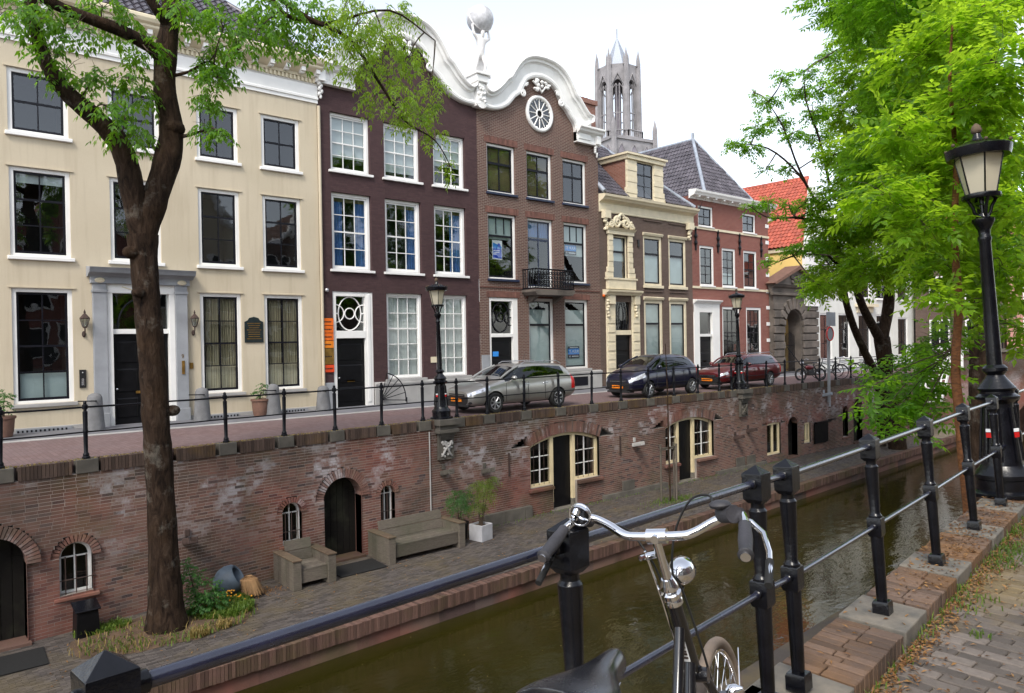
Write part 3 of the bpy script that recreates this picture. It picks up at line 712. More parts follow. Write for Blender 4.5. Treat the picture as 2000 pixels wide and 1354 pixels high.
# ---------------------------------------------------------------- railings
def near_post():
    m = MB()
    m.lathe([(.044, 0), (.044, .06), (.039, .075)], sq=True)
    m.lathe([(.027, .07), (.029, .09), (.035, .45)], 14)
    m.lathe([(.032, .44), (.038, .455), (.038, .545), (.036, .55)], sq=True)
    m.lathe([(.037, .545), (.037, .56), (.031, .568), (.027, .58), (.033, .72), (.037, .825), (.038, .84), (.029, .852), (.028, .868), (.036, .885)], 14)
    m.lathe([(.028, .872), (.042, .89), (.044, .994), (.043, .998), (.001, 1.03)], sq=True)
    return m.mesh('post')
npm = near_post(); npm.materials.append(M['iron'])
npm.polygons.foreach_set('use_smooth', [True]*len(npm.polygons)); npm.set_sharp_from_angle(angle=R(30))
nr = thing('near_railing', 'black iron canal railing with pyramid capped posts in the foreground', 'railing', (3, 1.7, .6))
ptop = []; pmid = []
for px, py, ln in NPA+NPB:
    o = bpy.data.objects.new('post', npm); COL.objects.link(o); o.parent = nr; o.matrix_parent_inverse = nr.matrix_basis.inverted()
    dz_ = PDZ.get(px, 0); o.location = (px, py, .60+dz_); o.rotation_euler = (R(-ln), R(random.uniform(-.4, .4)), .08 if px < 3 else .124)
    b = o.modifiers.new('bevel', 'BEVEL'); b.width = .004; b.segments = 2; b.limit_method = 'ANGLE'; b.angle_limit = R(35)
    s, c = math.sin(R(ln)), math.cos(R(ln)); ptop.append(Vector((px, py+s*.955, .60+dz_+c*.955))); pmid.append(Vector((px, py+s*.50, .60+dz_+c*.50)))
pre = [Vector((-1.0, 1.33, 1.60)), Vector((-1.0, 1.31, 1.155))]
for L, r, p0 in ((ptop, .0162, pre[0]), (pmid, .0132, pre[1])):
    L = [p0]+L
    for a, b in zip(L, L[1:]):
        d = (b-a).normalized()
        MB().tube([a, a+(b-a)*.33, a+(b-a)*.66, b], r, 14).build('rail', 'ironrail', nr, smooth=50)
        if p0 is not None:
            
            for q_, s_ in ((a, 1), (b, -1)): MB().tube([q_+d*s_*.04, q_+d*s_*.06, q_+d*s_*.064], [r*1.35, r*1.35, r], 12).build('socket', 'iron', nr, smooth=40)

def far_post():
    m = MB()
    m.lathe([(.075, 0), (.075, .03), (.055, .05), (.06, .075), (.05, .1), (.038, .12), (.042, .5), (.048, .52), (.048, .55), (.042, .57), (.046, .92), (.03, .935), (.028, .96), (.05, .975), (.052, 1.05), (.03, 1.075), (.034, 1.10), (.02, 1.125), (.002, 1.13)], 12)
    return m.mesh('post')
fpm = far_post(); fpm.materials.append(M['ironfar']); fpm.polygons.foreach_set('use_smooth', [True]*len(fpm.polygons)); fpm.set_sharp_from_angle(angle=R(35))
frl = thing('far_railing', 'black two bar railing along the far quay in front of the cars', 'railing', (15, 17.3, 0))
for px in POSTX:
    o = bpy.data.objects.new('post', fpm); COL.objects.link(o); o.parent = frl; o.matrix_parent_inverse = frl.matrix_basis.inverted()
    o.location = (px, wY(px)+.10, .01); o.rotation_euler = (R(random.uniform(-.8, .8)), R(random.uniform(-.8, .8)), 0)
PX = [-1.2]+POSTX
for a, b in zip(PX, PX[1:]):
    for z, r in ((1.02, .019), (.53, .015)):
        if (a, b) in ((11.43, 12.62), (26.55, 27.75)) and z == 1.02: pass
        MB().tube([(a, wY(a)+.10, z), ((a+b)/2, wY((a+b)/2)+.1, z-.006), (b, wY(b)+.10, z)], r, 8).build('rail', 'ironfar', frl, smooth=50)

# ---------------------------------------------------------------- lamps
def make_lamp(name, label):
    t = thing(name, label, 'street lamp', group='cast iron street lamps')
    m = MB(); m.lathe([(.30, 0), (.30, .035), (.275, .05), (.24, .06), (.24, .16), (.25, .17), (.25, .21), (.20, .27), (.185, .30)], 24); m.build('foot', 'iron', t, smooth=35, local=True)
    m = MB(); m.lathe([(.185, .29), (.175, .34), (.16, .5), (.13, .86), (.13, .90), (.155, .92), (.19, .945), (.195, .97), (.15, 1.0), (.15, 1.02), (.17, 1.05), (.10, 1.14), (.075, 1.18), (.09, 1.20), (.11, 1.22), (.11, 1.25), (.08, 1.28)], 24); m.build('pedestal', 'iron', t, smooth=30, local=True)
    m = MB()
    for k in range(8):
        a = k*math.pi/4; m.tube([(.178*math.cos(a), .178*math.sin(a), .34), (.135*math.cos(a), .135*math.sin(a), .86)], .014, 6)
    m.build('fluting', 'iron', t, smooth=60, local=True)
    m = MB(); m.lathe([(.068, 1.26), (.066, 1.5), (.052, 2.50), (.06, 2.52), (.06, 2.55), (.05, 2.57), (.055, 2.62), (.085, 2.68), (.10, 2.71), (.10, 2.73), (.06, 2.75), (.05, 2.78)], 20); m.build('shaft', 'iron', t, smooth=35, local=True)
    m = MB()
    for k in range(4):
        a = k*math.pi/2+.4; c, s = math.cos(a), math.sin(a)
        m.tube([(r*c, r*s, z) for r, z in ((.05, 2.76), (.075, 2.80), (.085, 2.85), (.12, 2.91), (.14, 2.94))], .016, 7)
    m.tube([(0, 0, 2.75), (0, 0, 2.95)], .022, 8); m.build('cradle', 'iron', t, smooth=60, local=True)
    m = MB(); m.lathe([(.10, 2.925), (.165, 2.93), (.175, 2.95), (.17, 2.975), (.14, 2.985)], 24); m.build('collar', 'iron', t, smooth=40, local=True)
    rb, rt, z0, z1 = .135, .215, 2.98, 3.36
    f = MB()
    for k in range(6):
        a = k*math.pi/3+.25; b = a+math.pi/3
        f.tube([(rb*math.cos(a), rb*math.sin(a), z0), (rt*math.cos(a), rt*math.sin(a), z1)], .008, 6)
    fr = f.build('lantern_frame', 'iron', t, smooth=60, local=True)
    for k in range(6):
        a = k*math.pi/3+.25; b = a+math.pi/3
        MB().quad((rb*math.cos(a), rb*math.sin(a), z0), (rb*math.cos(b), rb*math.sin(b), z0), (rt*math.cos(b), rt*math.sin(b), z1), (rt*math.cos(a), rt*math.sin(a), z1)).build('pane', 'lampglass', fr, local=True)
    m = MB(); m.lathe([(.20, 3.345), (.275, 3.34), (.285, 3.37), (.295, 3.43), (.275, 3.445), (.25, 3.44), (.21, 3.47), (.12, 3.505), (.055, 3.52), (.04, 3.55), (.03, 3.585)], 24); m.build('hood', 'iron', t, smooth=35, local=True)
    m = MB(); m.lathe([(.02, 3.58), (.045, 3.595), (.05, 3.62), (.038, 3.66), (.012, 3.685), (.001, 3.69)], 14); m.build('finial', 'oaktop', t, smooth=60, local=True)
    for k in range(6):
        a = k*math.pi/3+.25; MB().sphere((.285*math.cos(a), .285*math.sin(a), 3.465), .018, n=8, m=6).build('hood_knob', 'oaktop', t, smooth=60, local=True)
    for a in (-2.2, -.9, 2.6):
        c, s = math.cos(a), math.sin(a); p = Matrix.Translation((.168*c, .168*s, .60)) @ Matrix.Rotation(a, 4, 'Z')
        MB().obox(p, .012, .06, .05).build('reflector', 'redlens', t, local=True); MB().obox(p @ Matrix.Translation((0, 0, .045)), .012, .06, .03).build('reflector', 'paper', t, local=True)
    return t
lp = make_lamp('street_lamp', 'large black lamp post with frosted lantern at the right edge of the foreground')
lp.location = (8.42, 2.42, .60); lp.rotation_euler = (R(-3.2), 0, .3)
lp2 = copy_tree(lp, (12.09, 17.28, .02), (R(-1.2), 0, .9), 'black lamp post beside the nose of the silver estate car'); lp2.scale = (1.08,)*3
lp3 = copy_tree(lp, (27.17, 17.3, .02), (R(-1.4), 0, .1), 'black lamp post in front of the dark red estate car'); lp3.scale = (1.13,)*3

# ================================================================ houses
FY = 23.3
def wall(root, name, x0, x1, z0, z1, ops, mat, y=FY, rd=.26):
    X = sorted({x0, x1, *[v for o in ops for v in o[:2]]}); Z = sorted({z0, z1, *[v for o in ops for v in o[2:4]]})
    X = [v for v in X if x0 <= v <= x1]; Z = [v for v in Z if z0 <= v <= z1]; m = MB()
    inside = lambda a, b: any(o[0] < a < o[1] and o[2] < b < o[3] for o in ops)
    for i in range(len(X)-1):
        run = None
        for j in range(len(Z)-1):
            hole = inside((X[i]+X[i+1])/2, (Z[j]+Z[j+1])/2)
            if not hole: run = [run[0] if run else Z[j], Z[j+1]]
            if run and (hole or j == len(Z)-2): m.quad((X[i], y, run[0]), (X[i+1], y, run[0]), (X[i+1], y, run[1]), (X[i], y, run[1])); run = None
    for a, b, c, d in [o[:4] for o in ops]:
        m.quad((a,y,c),(a,y,d),(a,y+rd,d),(a,y+rd,c)); m.quad((b,y,d),(b,y,c),(b,y+rd,c),(b,y+rd,d))
        m.quad((a,y,d),(b,y,d),(b,y+rd,d),(a,y+rd,d)); m.quad((b,y,c),(a,y,c),(a,y+rd,c),(b,y+rd,c))
    return m.build(name, mat, root)
def win(root, x0, x1, z0, z1, cols, rows, case='white', cw=.10, sash='white', sw=.05, bw=.022, sill='white', inside='dark', y=FY, rec=.07, sp=.1, sh=.09, bars=True, name='window'):
    """casing, sash and bars, one pane per light, sill, and what stands behind the glass; rows/cols are numbers or lists of fractions (from below)"""
    m = MB(); y0 = y+rec
    for a, b in ((x0, x0+cw), (x1-cw, x1)): m.box(a, b, y0, y0+.12, z0, z1)
    m.box(x0+cw, x1-cw, y0, y0+.12, z1-cw, z1); m.box(x0+cw, x1-cw, y0, y0+.12, z0, z0+cw*.7)
    fr = m.build(name, case, root, bevel=.006, seg=1)
    a, b, c, d = x0+cw, x1-cw, z0+cw*.7, z1-cw; ys = y0+.045
    fx = [k/cols for k in range(cols+1)] if isinstance(cols, int) else [0, *np.cumsum(cols)/sum(cols)]
    fz = [k/rows for k in range(rows+1)] if isinstance(rows, int) else [0, *np.cumsum(rows)/sum(rows)]
    s = MB()
    for q in ((a, a+sw), (b-sw, b)): s.box(*q, ys, ys+.05, c, d)
    s.box(a+sw, b-sw, ys, ys+.05, d-sw, d); s.box(a+sw, b-sw, ys, ys+.05, c, c+sw*1.3)
    s.build('sash', sash, fr)
    A, B_, C_, D = a+sw, b-sw, c+sw*1.3, d-sw
    gx = [A+(B_-A)*t for t in fx]; gz = [C_+(D-C_)*t for t in fz]
    bm = MB(); mid = len(gz)//2
    for t in gx[1:-1]: bm.box(t-bw/2, t+bw/2, ys+.008, ys+.042, C_, D)
    for i, t in enumerate(gz[1:-1], 1):
        h = bw*1.9 if (i == mid and len(gz) > 3) or len(gz) == 3 else bw
        bm.box(A, B_, ys+.004, ys+.046, t-h/2, t+h/2)
    if bm.v: bm.build('glazing_bar', sash, fr)
    for i in range(len(gx)-1):
        for j in range(len(gz)-1):
            t = [ys+.025+random.uniform(-.003, .003) for _ in range(3)]; yy = t+[t[0]+t[2]-t[1]]
            MB().quad((gx[i], yy[0], gz[j]), (gx[i+1], yy[1], gz[j]), (gx[i+1], yy[2], gz[j+1]), (gx[i], yy[3], gz[j+1])).build('pane', 'glass', fr)
    m = MB(); Y1 = y0+1.1; Y0 = y0+.125       # shallow box behind; its near-black colour paints in the room's shade
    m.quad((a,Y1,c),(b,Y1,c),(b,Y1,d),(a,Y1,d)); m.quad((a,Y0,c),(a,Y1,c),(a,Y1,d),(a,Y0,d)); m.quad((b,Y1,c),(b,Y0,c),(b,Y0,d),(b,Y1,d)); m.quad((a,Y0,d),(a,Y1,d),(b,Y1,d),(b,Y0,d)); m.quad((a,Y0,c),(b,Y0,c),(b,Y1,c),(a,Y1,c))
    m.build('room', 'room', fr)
    yi = y0+.14
    for it in (inside if isinstance(inside, (list, tuple)) else [inside]):
        if it == 'dark': continue
        kind, mat, f0, f1 = it[:4]                    # fractions of height (or of width for side curtains)
        if kind == 'blind': MB().box(a, b, yi, yi+.012, c+(d-c)*f0, c+(d-c)*f1).build('blind', mat, fr)
        if kind == 'side':
            for q in (((a, a+(b-a)*f1),) if f0 == 0 else ((b-(b-a)*f1, b),)):
                n = 24; mm = MB(); X = np.linspace(q[0], q[1], n)
                for k in range(n-1): mm.quad((X[k], yi+.03+.018*math.sin(k*1.9), c), (X[k+1], yi+.03+.018*math.sin((k+1)*1.9), c), (X[k+1], yi+.03+.018*math.sin((k+1)*1.9), d), (X[k], yi+.03+.018*math.sin(k*1.9), d))
                mm.build('curtain', mat, fr, smooth=80)
        if kind == 'panel':
            mm = MB(); n = it[4]; z_0, z_1 = c+(d-c)*f0, c+(d-c)*f1
            for k in range(n):
                p0 = a+(b-a)*k/n; p1 = a+(b-a)*(k+1)/n; mm.box(p0+.006, p1-.006, yi+.02, yi+.035, z_0, z_1)
                nz = it[5] if len(it) > 5 else 1
                for j in range(nz):
                    zz0 = z_0+(z_1-z_0)*j/nz+.06; zz1 = z_0+(z_1-z_0)*(j+1)/nz-.06; w_ = .045
                    mm.box(p0+.05, p1-.05, yi+.008, yi+.019, zz0, zz0+w_*.5); mm.box(p0+.05, p1-.05, yi+.008, yi+.019, zz1-w_*.5, zz1); mm.box(p0+.05, p0+.075, yi+.008, yi+.019, zz0+w_*.5, zz1-w_*.5); mm.box(p1-.075, p1-.05, yi+.008, yi+.019, zz0+w_*.5, zz1-w_*.5)
            mm.build('inner_shutter', mat, fr)
    if sill:
        MB().box(x0-sp, x1+sp, y-.09, y+rec+.01, z0-sh, z0-.002).build('sill', sill, fr, bevel=.012)
    return fr
def lintel(root, x0, x1, z, h=.26, mat='sailor', y=FY):
    n = int((x1-x0)/.066); k = (x1-x0)/n; B = []
    for i in range(n): B.append((x0+i*k+.004, x0+(i+1)*k-.004, y-.012-random.uniform(0, .005), y+.02, z+.004, z+h+random.uniform(-.01, .01)))
    return stuff(obj('lintel', boxes_mesh('lintel', B), mat, root))
def door(root, x0, x1, z0, z1, mat='black', y=FY+.22, panels=((.08, .30), (.36, .62), (.68, .92)), cols=1, knob=True):
    m = MB(); m.box(x0, x1, y, y+.06, z0, z1); d = m.build('door', mat, root)
    w_ = (x1-x0)/cols
    for c in range(cols):
        a, b = x0+c*w_, x0+(c+1)*w_
        for f0, f1 in panels:
            p = MB(); p.frustum((a+b)/2, 0, 0, .03, w_/2-.09, (z1-z0)*(f1-f0)/2, w_/2-.13, (z1-z0)*(f1-f0)/2-.04)
            p.v = [(v[0], y-v[2], z0+(z1-z0)*(f0+f1)/2+v[1]) for v in p.v]; p.build('panel', mat, d)
    if knob: MB().sphere((x0+.1, y-.05, z0+1.05), .035, n=10, m=8).build('knob', 'chrome', d, smooth=60); MB().box((x0+x1)/2-.15, (x0+x1)/2+.15, y-.03, y-.004, z0+.9, z0+.97).build('letter_slot', 'bronze', d)
    return d
def moulding(m, x0, x1, prof, y=FY, ends=True):     # prof [(out, z)] swept along x
    n = len(prof); vs = [(x, y-o, z) for x in (x0, x1) for o, z in prof]
    m.add(vs, [(i, i+n, i+1+n, i+1) for i in range(n-1)]+([tuple(range(n)), tuple(range(n, 2*n))[::-1]] if ends else []))
def blob(m, pts, y, r, s=1.):                       # carved ornament strokes
    m.tube([(x, y-.02-random.uniform(0, .02), z) for x, z in pts], r, 7)
def scroll(m, cx, cz, y, r, turns=1.4, start=0., flip=1, th=.03):
    P = []
    for t in np.linspace(0, 1, 26):
        a = start+flip*turns*2*math.pi*t; q = r*(1-.82*t); P.append((cx+q*math.cos(a), y-.03-.03*t, cz+q*math.sin(a)))
    m.tube(P, [th*(1-.3*t) for t in np.linspace(0, 1, 26)], 7)

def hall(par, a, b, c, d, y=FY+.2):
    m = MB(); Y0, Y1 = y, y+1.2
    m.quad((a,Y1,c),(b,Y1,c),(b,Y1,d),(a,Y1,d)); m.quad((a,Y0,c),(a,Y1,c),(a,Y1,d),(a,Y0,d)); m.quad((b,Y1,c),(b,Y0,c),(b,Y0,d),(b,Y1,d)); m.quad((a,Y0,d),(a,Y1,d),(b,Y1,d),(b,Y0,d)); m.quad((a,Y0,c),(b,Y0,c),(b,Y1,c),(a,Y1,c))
    m.build('hall', 'room', par)  # near-black box, its colour standing in for shade behind the fanlight
# ---- roof tiles
_t = np.linspace(0, 1, 7); _s = .036*np.sin(_t*2*math.pi-.6)+.018
def tile_mesh(tw=.235, tl=.33):
    V = []; F = []
    for i, (t, h) in enumerate(zip(_t, _s)):
        V += [(t*tw, 0, h+.04), (t*tw, tl, h), (t*tw, 0, h-.006)]
    for i in range(6): a = i*3; b = a+3; F += [(a, b, b+1, a+1), (a+2, b+2, b, a)]
    return V, F
def tiled(root, name, P0, U, Vd, nu, nv, keep, mat, tw=.235, tl=.33, pitch=.285, indiv=0, order=None):
    """tiles over the plane P0 + u*U + v*V; keep(u,v) in metres says which stay; the `indiv` nearest are pieces of their own"""
    P0, U, Vd = np.array(P0, float), np.array(U, float), np.array(Vd, float); U /= np.linalg.norm(U); Vd /= np.linalg.norm(Vd); Nn = np.cross(U, Vd)
    if Nn[2] < 0: Nn = -Nn
    tv, tf = tile_mesh(tw, tl); tv = np.array(tv); spots = []
    for j in range(nv):
        for i in range(nu):
            u, v = i*(tw-.012), j*pitch
            if keep(u+tw/2, v+pitch/2): spots.append((u, v))
    spots = np.array(spots); pos = P0+spots[:, :1]*U+spots[:, 1:]*Vd
    dist = np.linalg.norm(pos-np.array([0, 0, 2.2]), axis=1); o = np.argsort(dist)
    Mw = np.stack([U, Vd, Nn], 1)
    jit = lambda: rng.normal(0, .004)
    solo, rest = o[:indiv], o[indiv:]
    if len(rest):
        V = (tv @ Mw.T)[None]+pos[rest][:, None]+Nn*rng.normal(0, .004, (len(rest), 1, 1)); F = np.array(tf)[None]+np.arange(len(rest))[:, None, None]*len(tv)
        q = obj(name+'s', npmesh(name+'s', V.reshape(-1, 3), F.reshape(-1, 4)), mat, root, smooth=50); stuff(q)
    if len(solo):
        me = npmesh(name, tv, np.array(tf)); me.materials.append(M[mat]); me.polygons.foreach_set('use_smooth', [True]*len(me.polygons)); me.set_sharp_from_angle(angle=R(50))
        rot = Matrix(Mw.tolist()).to_4x4()
        for i in solo:
            q = bpy.data.objects.new(name, me); COL.objects.link(q); q.parent = root
            pi = root.matrix_basis.inverted() if root.type == 'EMPTY' else Matrix.Identity(4); q.matrix_parent_inverse = pi
            q.matrix_basis = Matrix.Translation(Vector(pos[i]+Nn*jit())) @ rot
def poly(root, name, pts, mat): return MB().add(pts, [tuple(range(len(pts)))]).build(name, mat, root)

# ---------------------------------------------------------------- cream house
h = thing('cream_house', 'wide cream plastered house with black sash windows behind the big tree', 'house', (4, FY, 0))
CC = [(-4.35, -3.05), (-1.95, -.65), (.40, 1.60), (2.68, 4.08), (5.05, 6.40), (7.46, 8.72), (9.46, 10.76)]
CR = [(7.90, 9.60), (4.64, 7.00), (.72, 3.80)]
ops = [(a, b, c, d) for a, b in CC for c, d in CR if not (a == 5.05 and c == .72)]+[(4.92, 6.62, -.06, 3.95)]
wall(h, 'wall', -6, 11.40, .06, 10.3, ops, 'cream')
for a, b in CC:
    for r, (c, d) in enumerate(CR):
        if a == 5.05 and r == 2: continue
        if a < -2: continue
        ins = 'dark'
        if r == 2: ins = [('side', 'creamcurtain', 0, .48), ('side', 'creamcurtain', 1, .48), ('panel', 'offwhite', 0, .27, 4)] if a > 7 else [('blind', 'frost', .0, .25)]
        if r == 1 and a == 2.68: ins = [('blind', 'blind', .87, 1.)]
        f = win(h, a, b, c, d, 2, (2, 3, 4)[r], 'white', .11, 'frameblack', .055, .03, 'white' if r < 2 else 'plinth', ins, rec=.05, sp=.07, sh=.10)
# plaster hood lines over the windows
for a, b in CC[3:]:
    for c, d in CR:
        if a == 5.05 and c < 1: continue
        MB().box(a-.07, b+.07, FY-.035, FY-.001, d+.0, d+.035).build('window_drip', 'cream', h)
m = MB(); m.box(-6, 4.55, FY-.05, FY+.1, -.3, .09); m.box(7.08, 11.40, FY-.05, FY+.1, -.3, .09); m.build('plinth', 'plinth', h, bevel=.01)
# cornice
m = MB(); moulding(m, -6, 11.42, [(0, 10.28), (.05, 10.28), (.05, 10.38), (.09, 10.40), (.09, 10.46), (.05, 10.50), (.05, 10.86), (.10, 10.90), (0, 10.90)]); fz = m.build('frieze', 'white', h)
m = MB(); moulding(m, -6, 11.44, [(0, 11.06), (.12, 11.06), (.12, 11.16), (.42, 11.30), (.46, 11.34), (.46, 11.40), (.54, 11.45), (.58, 11.54), (.58, 11.60), (.3, 11.62), (0, 11.62)]); co = m.build('cornice', 'offwhite', h)
m = MB(); moulding(m, -6, 11.44, [(0, 10.91), (.06, 10.91), (.06, 11.06), (0, 11.06)]); m.build('dentil_bed', 'offwhite', h)
dn = MB().box(-.035, .035, -.12, -.062, 0, .13).mesh('dentil'); dn.materials.append(M['offwhite'])
for x in np.arange(1.0, 11.35, .135):
    o = bpy.data.objects.new('dentil', dn); COL.objects.link(o); o.parent = co; o.location = (x, FY, 10.92)
bk = MB().box(-.07, .07, -.40, -.125, 0, .13).box(-.07, .07, -.30, -.125, -.05, 0).mesh('bracket'); bk.materials.append(M['white'])
for x in np.arange(.9, 11.35, .52):
    o = bpy.data.objects.new('bracket', bk); COL.objects.link(o); o.parent = co; o.location = (x, FY, 11.165)
MB().tube([(-6, FY-.53, 11.62), (11.46, FY-.53, 11.60)], .05, 8).build('gutter', 'offwhite', co, smooth=60)
rf = poly(h, 'roof', [(-6, FY-.35, 11.60), (11.2, FY-.35, 11.60), (5.9, FY+5, 16.4), (-6, FY+5, 16.4)], 'tile')
sl = math.hypot(5.35, 4.8); Vr = (0, 5.35, 4.8)
tiled(h, 'roof_tile', (2.0, FY-.45, 11.66), (1, 0, 0), Vr, 44, 20, lambda u, v: 2.0+u < 11.25-.74*v and 2+u > 3.4, 'tile', indiv=300)
poly(h, 'roof_side', [(11.2, FY-.35, 11.60), (11.2, FY+9, 11.6), (5.9, FY+5, 16.4)], 'tile')
MB().tube([(11.28, FY-.42, 11.68), (5.9, FY+4.95, 16.45)], .09, 8).build('hip_tile', 'tile', h, smooth=60)
# doorway
m = MB()
for a, b in ((4.55, 4.90), (6.72, 7.06)): m.box(a, b, FY-.13, FY+.05, .10, 3.98); m.box(a-.03, b+.03, FY-.16, FY+.05, -.28, .34); m.box(a-.02, b+.02, FY-.155, FY+.05, 3.72, 3.80)
st = m.build('door_pilaster', 'greystone', h, bevel=.012)
m = MB(); m.box(4.50, 7.12, FY-.17, FY+.05, 3.98, 4.16); moulding(m, 4.42, 7.22, [(0, 4.16), (.18, 4.16), (.26, 4.22), (.42, 4.26), (.46, 4.34), (.5, 4.40), (0, 4.45)]); m.build('door_entablature', 'greystone', h)
for x in (4.72, 6.90): m = MB(); m.sphere((x, FY-.17, 4.06), .13, .03, .075, 14, 8); m.build('rosette', 'offwhite', h, smooth=60)
m = MB(); m.box(4.90, 5.06, FY-.05, FY+.2, -.05, 3.72); m.box(6.56, 6.72, FY-.05, FY+.2, -.05, 3.72); m.box(4.90, 6.72, FY-.06, FY+.2, 3.72, 3.98); m.box(5.06, 6.56, FY+.04, FY+.2, 2.56, 2.70)
ds = m.build('door_surround', 'white', h, bevel=.008)
m = MB(); m.tube([(5.3+.02*k, FY-.06, 3.90-.10*math.sin(math.pi*k/50)) for k in range(0, 51, 3)], .016, 6); m.build('festoon', 'offwhite', ds, smooth=60)
d_ = door(h, 5.06, 6.56, -.06, 2.56, 'black', FY+.15, cols=2)
m = MB(); m.quad((5.06, FY+.14, 2.70), (6.56, FY+.14, 2.70), (6.56, FY+.14, 3.72), (5.06, FY+.14, 3.72)); tr = m.build('fanlight', 'glass', h)
m = MB(); m.tube([(5.81-.6*math.cos(a), FY+.12, 2.72+.85*math.sin(a)) for a in np.linspace(0, math.pi, 20)], .025, 6); m.tube([(5.81, FY+.12, 2.7), (5.81, FY+.12, 3.56)], .018, 6); m.build('tracery', 'frameblack', tr, smooth=60)
hall(tr, 5.06, 6.56, 2.6, 3.75)
m = MB(); m.box(4.35, 7.25, FY-.55, FY+.1, -.25, -.06); m.build('door_step', 'greystone', h, bevel=.015)
def wall_lantern(x, z):
    m = MB(); y = FY-.18
    m.tube([(x, FY, z-.30), (x, FY-.1, z-.34), (x, y, z-.22), (x, y, z-.12)], .018, 7); m.sphere((x, FY-.02, z-.3), .05, .03, .09, 8, 6)
    m.lathe([(.05, -.13), (.06, -.10)], 6, (x, y, z)); m.lathe([(.125, .12), (.13, .14), (.05, .24), (.02, .27), (.03, .30), (.005, .38)], 6, (x, y, z))
    for k in range(6):
        a = k*math.pi/3; m.tube([(x+.06*math.cos(a), y+.06*math.sin(a), z-.1), (x+.12*math.cos(a), y+.12*math.sin(a), z+.12)], .008, 5)
    o = m.build('wall_lantern', 'rust', h, smooth=30); g_ = MB(); g_.lathe([(.055, -.10), (.112, .12)], 6, (x, y, z)); g_.build('lantern_glass', 'glass', o)
wall_lantern(4.33, 2.86); wall_lantern(7.24, 2.88)
P = [(8.80, 2.26), (9.40, 2.26), (9.40, 2.92), (9.30, 2.96), (9.25, 3.04), (9.10, 3.08), (8.95, 3.04), (8.90, 2.96), (8.80, 2.92)]
m = MB(); m.prism(P, FY-.035, FY-.002); pq = m.build('plaque', 'verdigris', h, bevel=.008)
m = MB(); m.box(4.20, 4.36, FY-.04, FY-.002, 1.08, 1.58); o = m.build('intercom', 'trim', h, bevel=.006)
MB().box(4.25, 4.31, FY-.046, FY-.041, 1.15, 1.34).build('button_panel', 'alloy', o); MB().sphere((4.28, FY-.042, 1.5), .02, n=8, m=6).build('camera_eye', 'alloy', o, smooth=60)
MB().box(6.86, 6.94, FY-.15, FY-.131, 1.35, 1.75).build('mail_slot', 'bronze', h); MB().box(7.12, 7.22, FY-.03, FY-.002, 1.5, 1.68).build('bell_plate', 'bronze', h)
text('house_number', '9', .16, 'bronze', h, (6.89, FY-.135, 1.88))
for x0, x1 in ((7.45, 8.55), (9.65, 10.85), (2.7, 4.0)):
    m = MB(); m.box(x0, x1, FY-.09, FY-.052, -.18, .06); gr = m.build('cellar_vent', 'greystone', h); k = MB()
    for i in range(int((x1-x0)/.1)): k.box(x0+.03+i*.1, x0+.07+i*.1, FY-.11, FY-.091, -.15, .03)
    k.build('vent_bars', 'ironfar', gr)
MB().tube([(11.44, FY-.06, 10.2), (11.44, FY-.06, 0)], .055, 8).build('drain_pipe', 'cream', h, smooth=60)

# ---------------------------------------------------------------- twin gabled houses
OUT = [(0,14.15),(.55,14.10),(1.05,13.93),(1.45,13.60),(1.75,13.20),(1.92,12.95)]
OUT2 = [(2.12,12.82),(2.45,12.47),(2.72,12.24)]
IN = [(0,13.30),(.45,13.22),(.85,13.0),(1.05,12.7),(1.18,12.42)]
IN2 = [(1.5,12.2),(1.72,11.95),(1.9,11.78)]
def resample(P, n):
    P = np.array(P); d = np.concatenate([[0], np.cumsum(np.hypot(*np.diff(P, axis=0).T))]); t = np.linspace(0, d[-1], n)
    return np.stack([np.interp(t, d, P[:, 0]), np.interp(t, d, P[:, 1])], 1)
def half_curves(inner):
    if inner: o2 = OUT2+[(2.95,12.12),(3.15,12.20),(3.22,12.42)]; i2 = IN2+[(2.25,11.58),(2.7,11.47),(3.22,11.45)]
    else: o2 = OUT2+[(2.98,12.20),(2.98,11.95)]; i2 = IN2+[(1.99,11.62),(2.04,11.40)]
    A = resample(spline(OUT, 8), 26); A2 = resample(spline(o2, 8), 26); B1 = resample(spline(IN, 8), 26); B2 = resample(spline(i2, 8), 26)
    return np.vstack([A, A2]), np.vstack([B1, B2])
PROF = [(0, -.25), (0, .44), (.07, .46), (.13, .42), (.15, .33), (.27, .31), (.30, .24), (.36, .20), (.72, .15), (.78, .20), (.86, .24), (.95, .22), (1, .16), (1, -.02)]
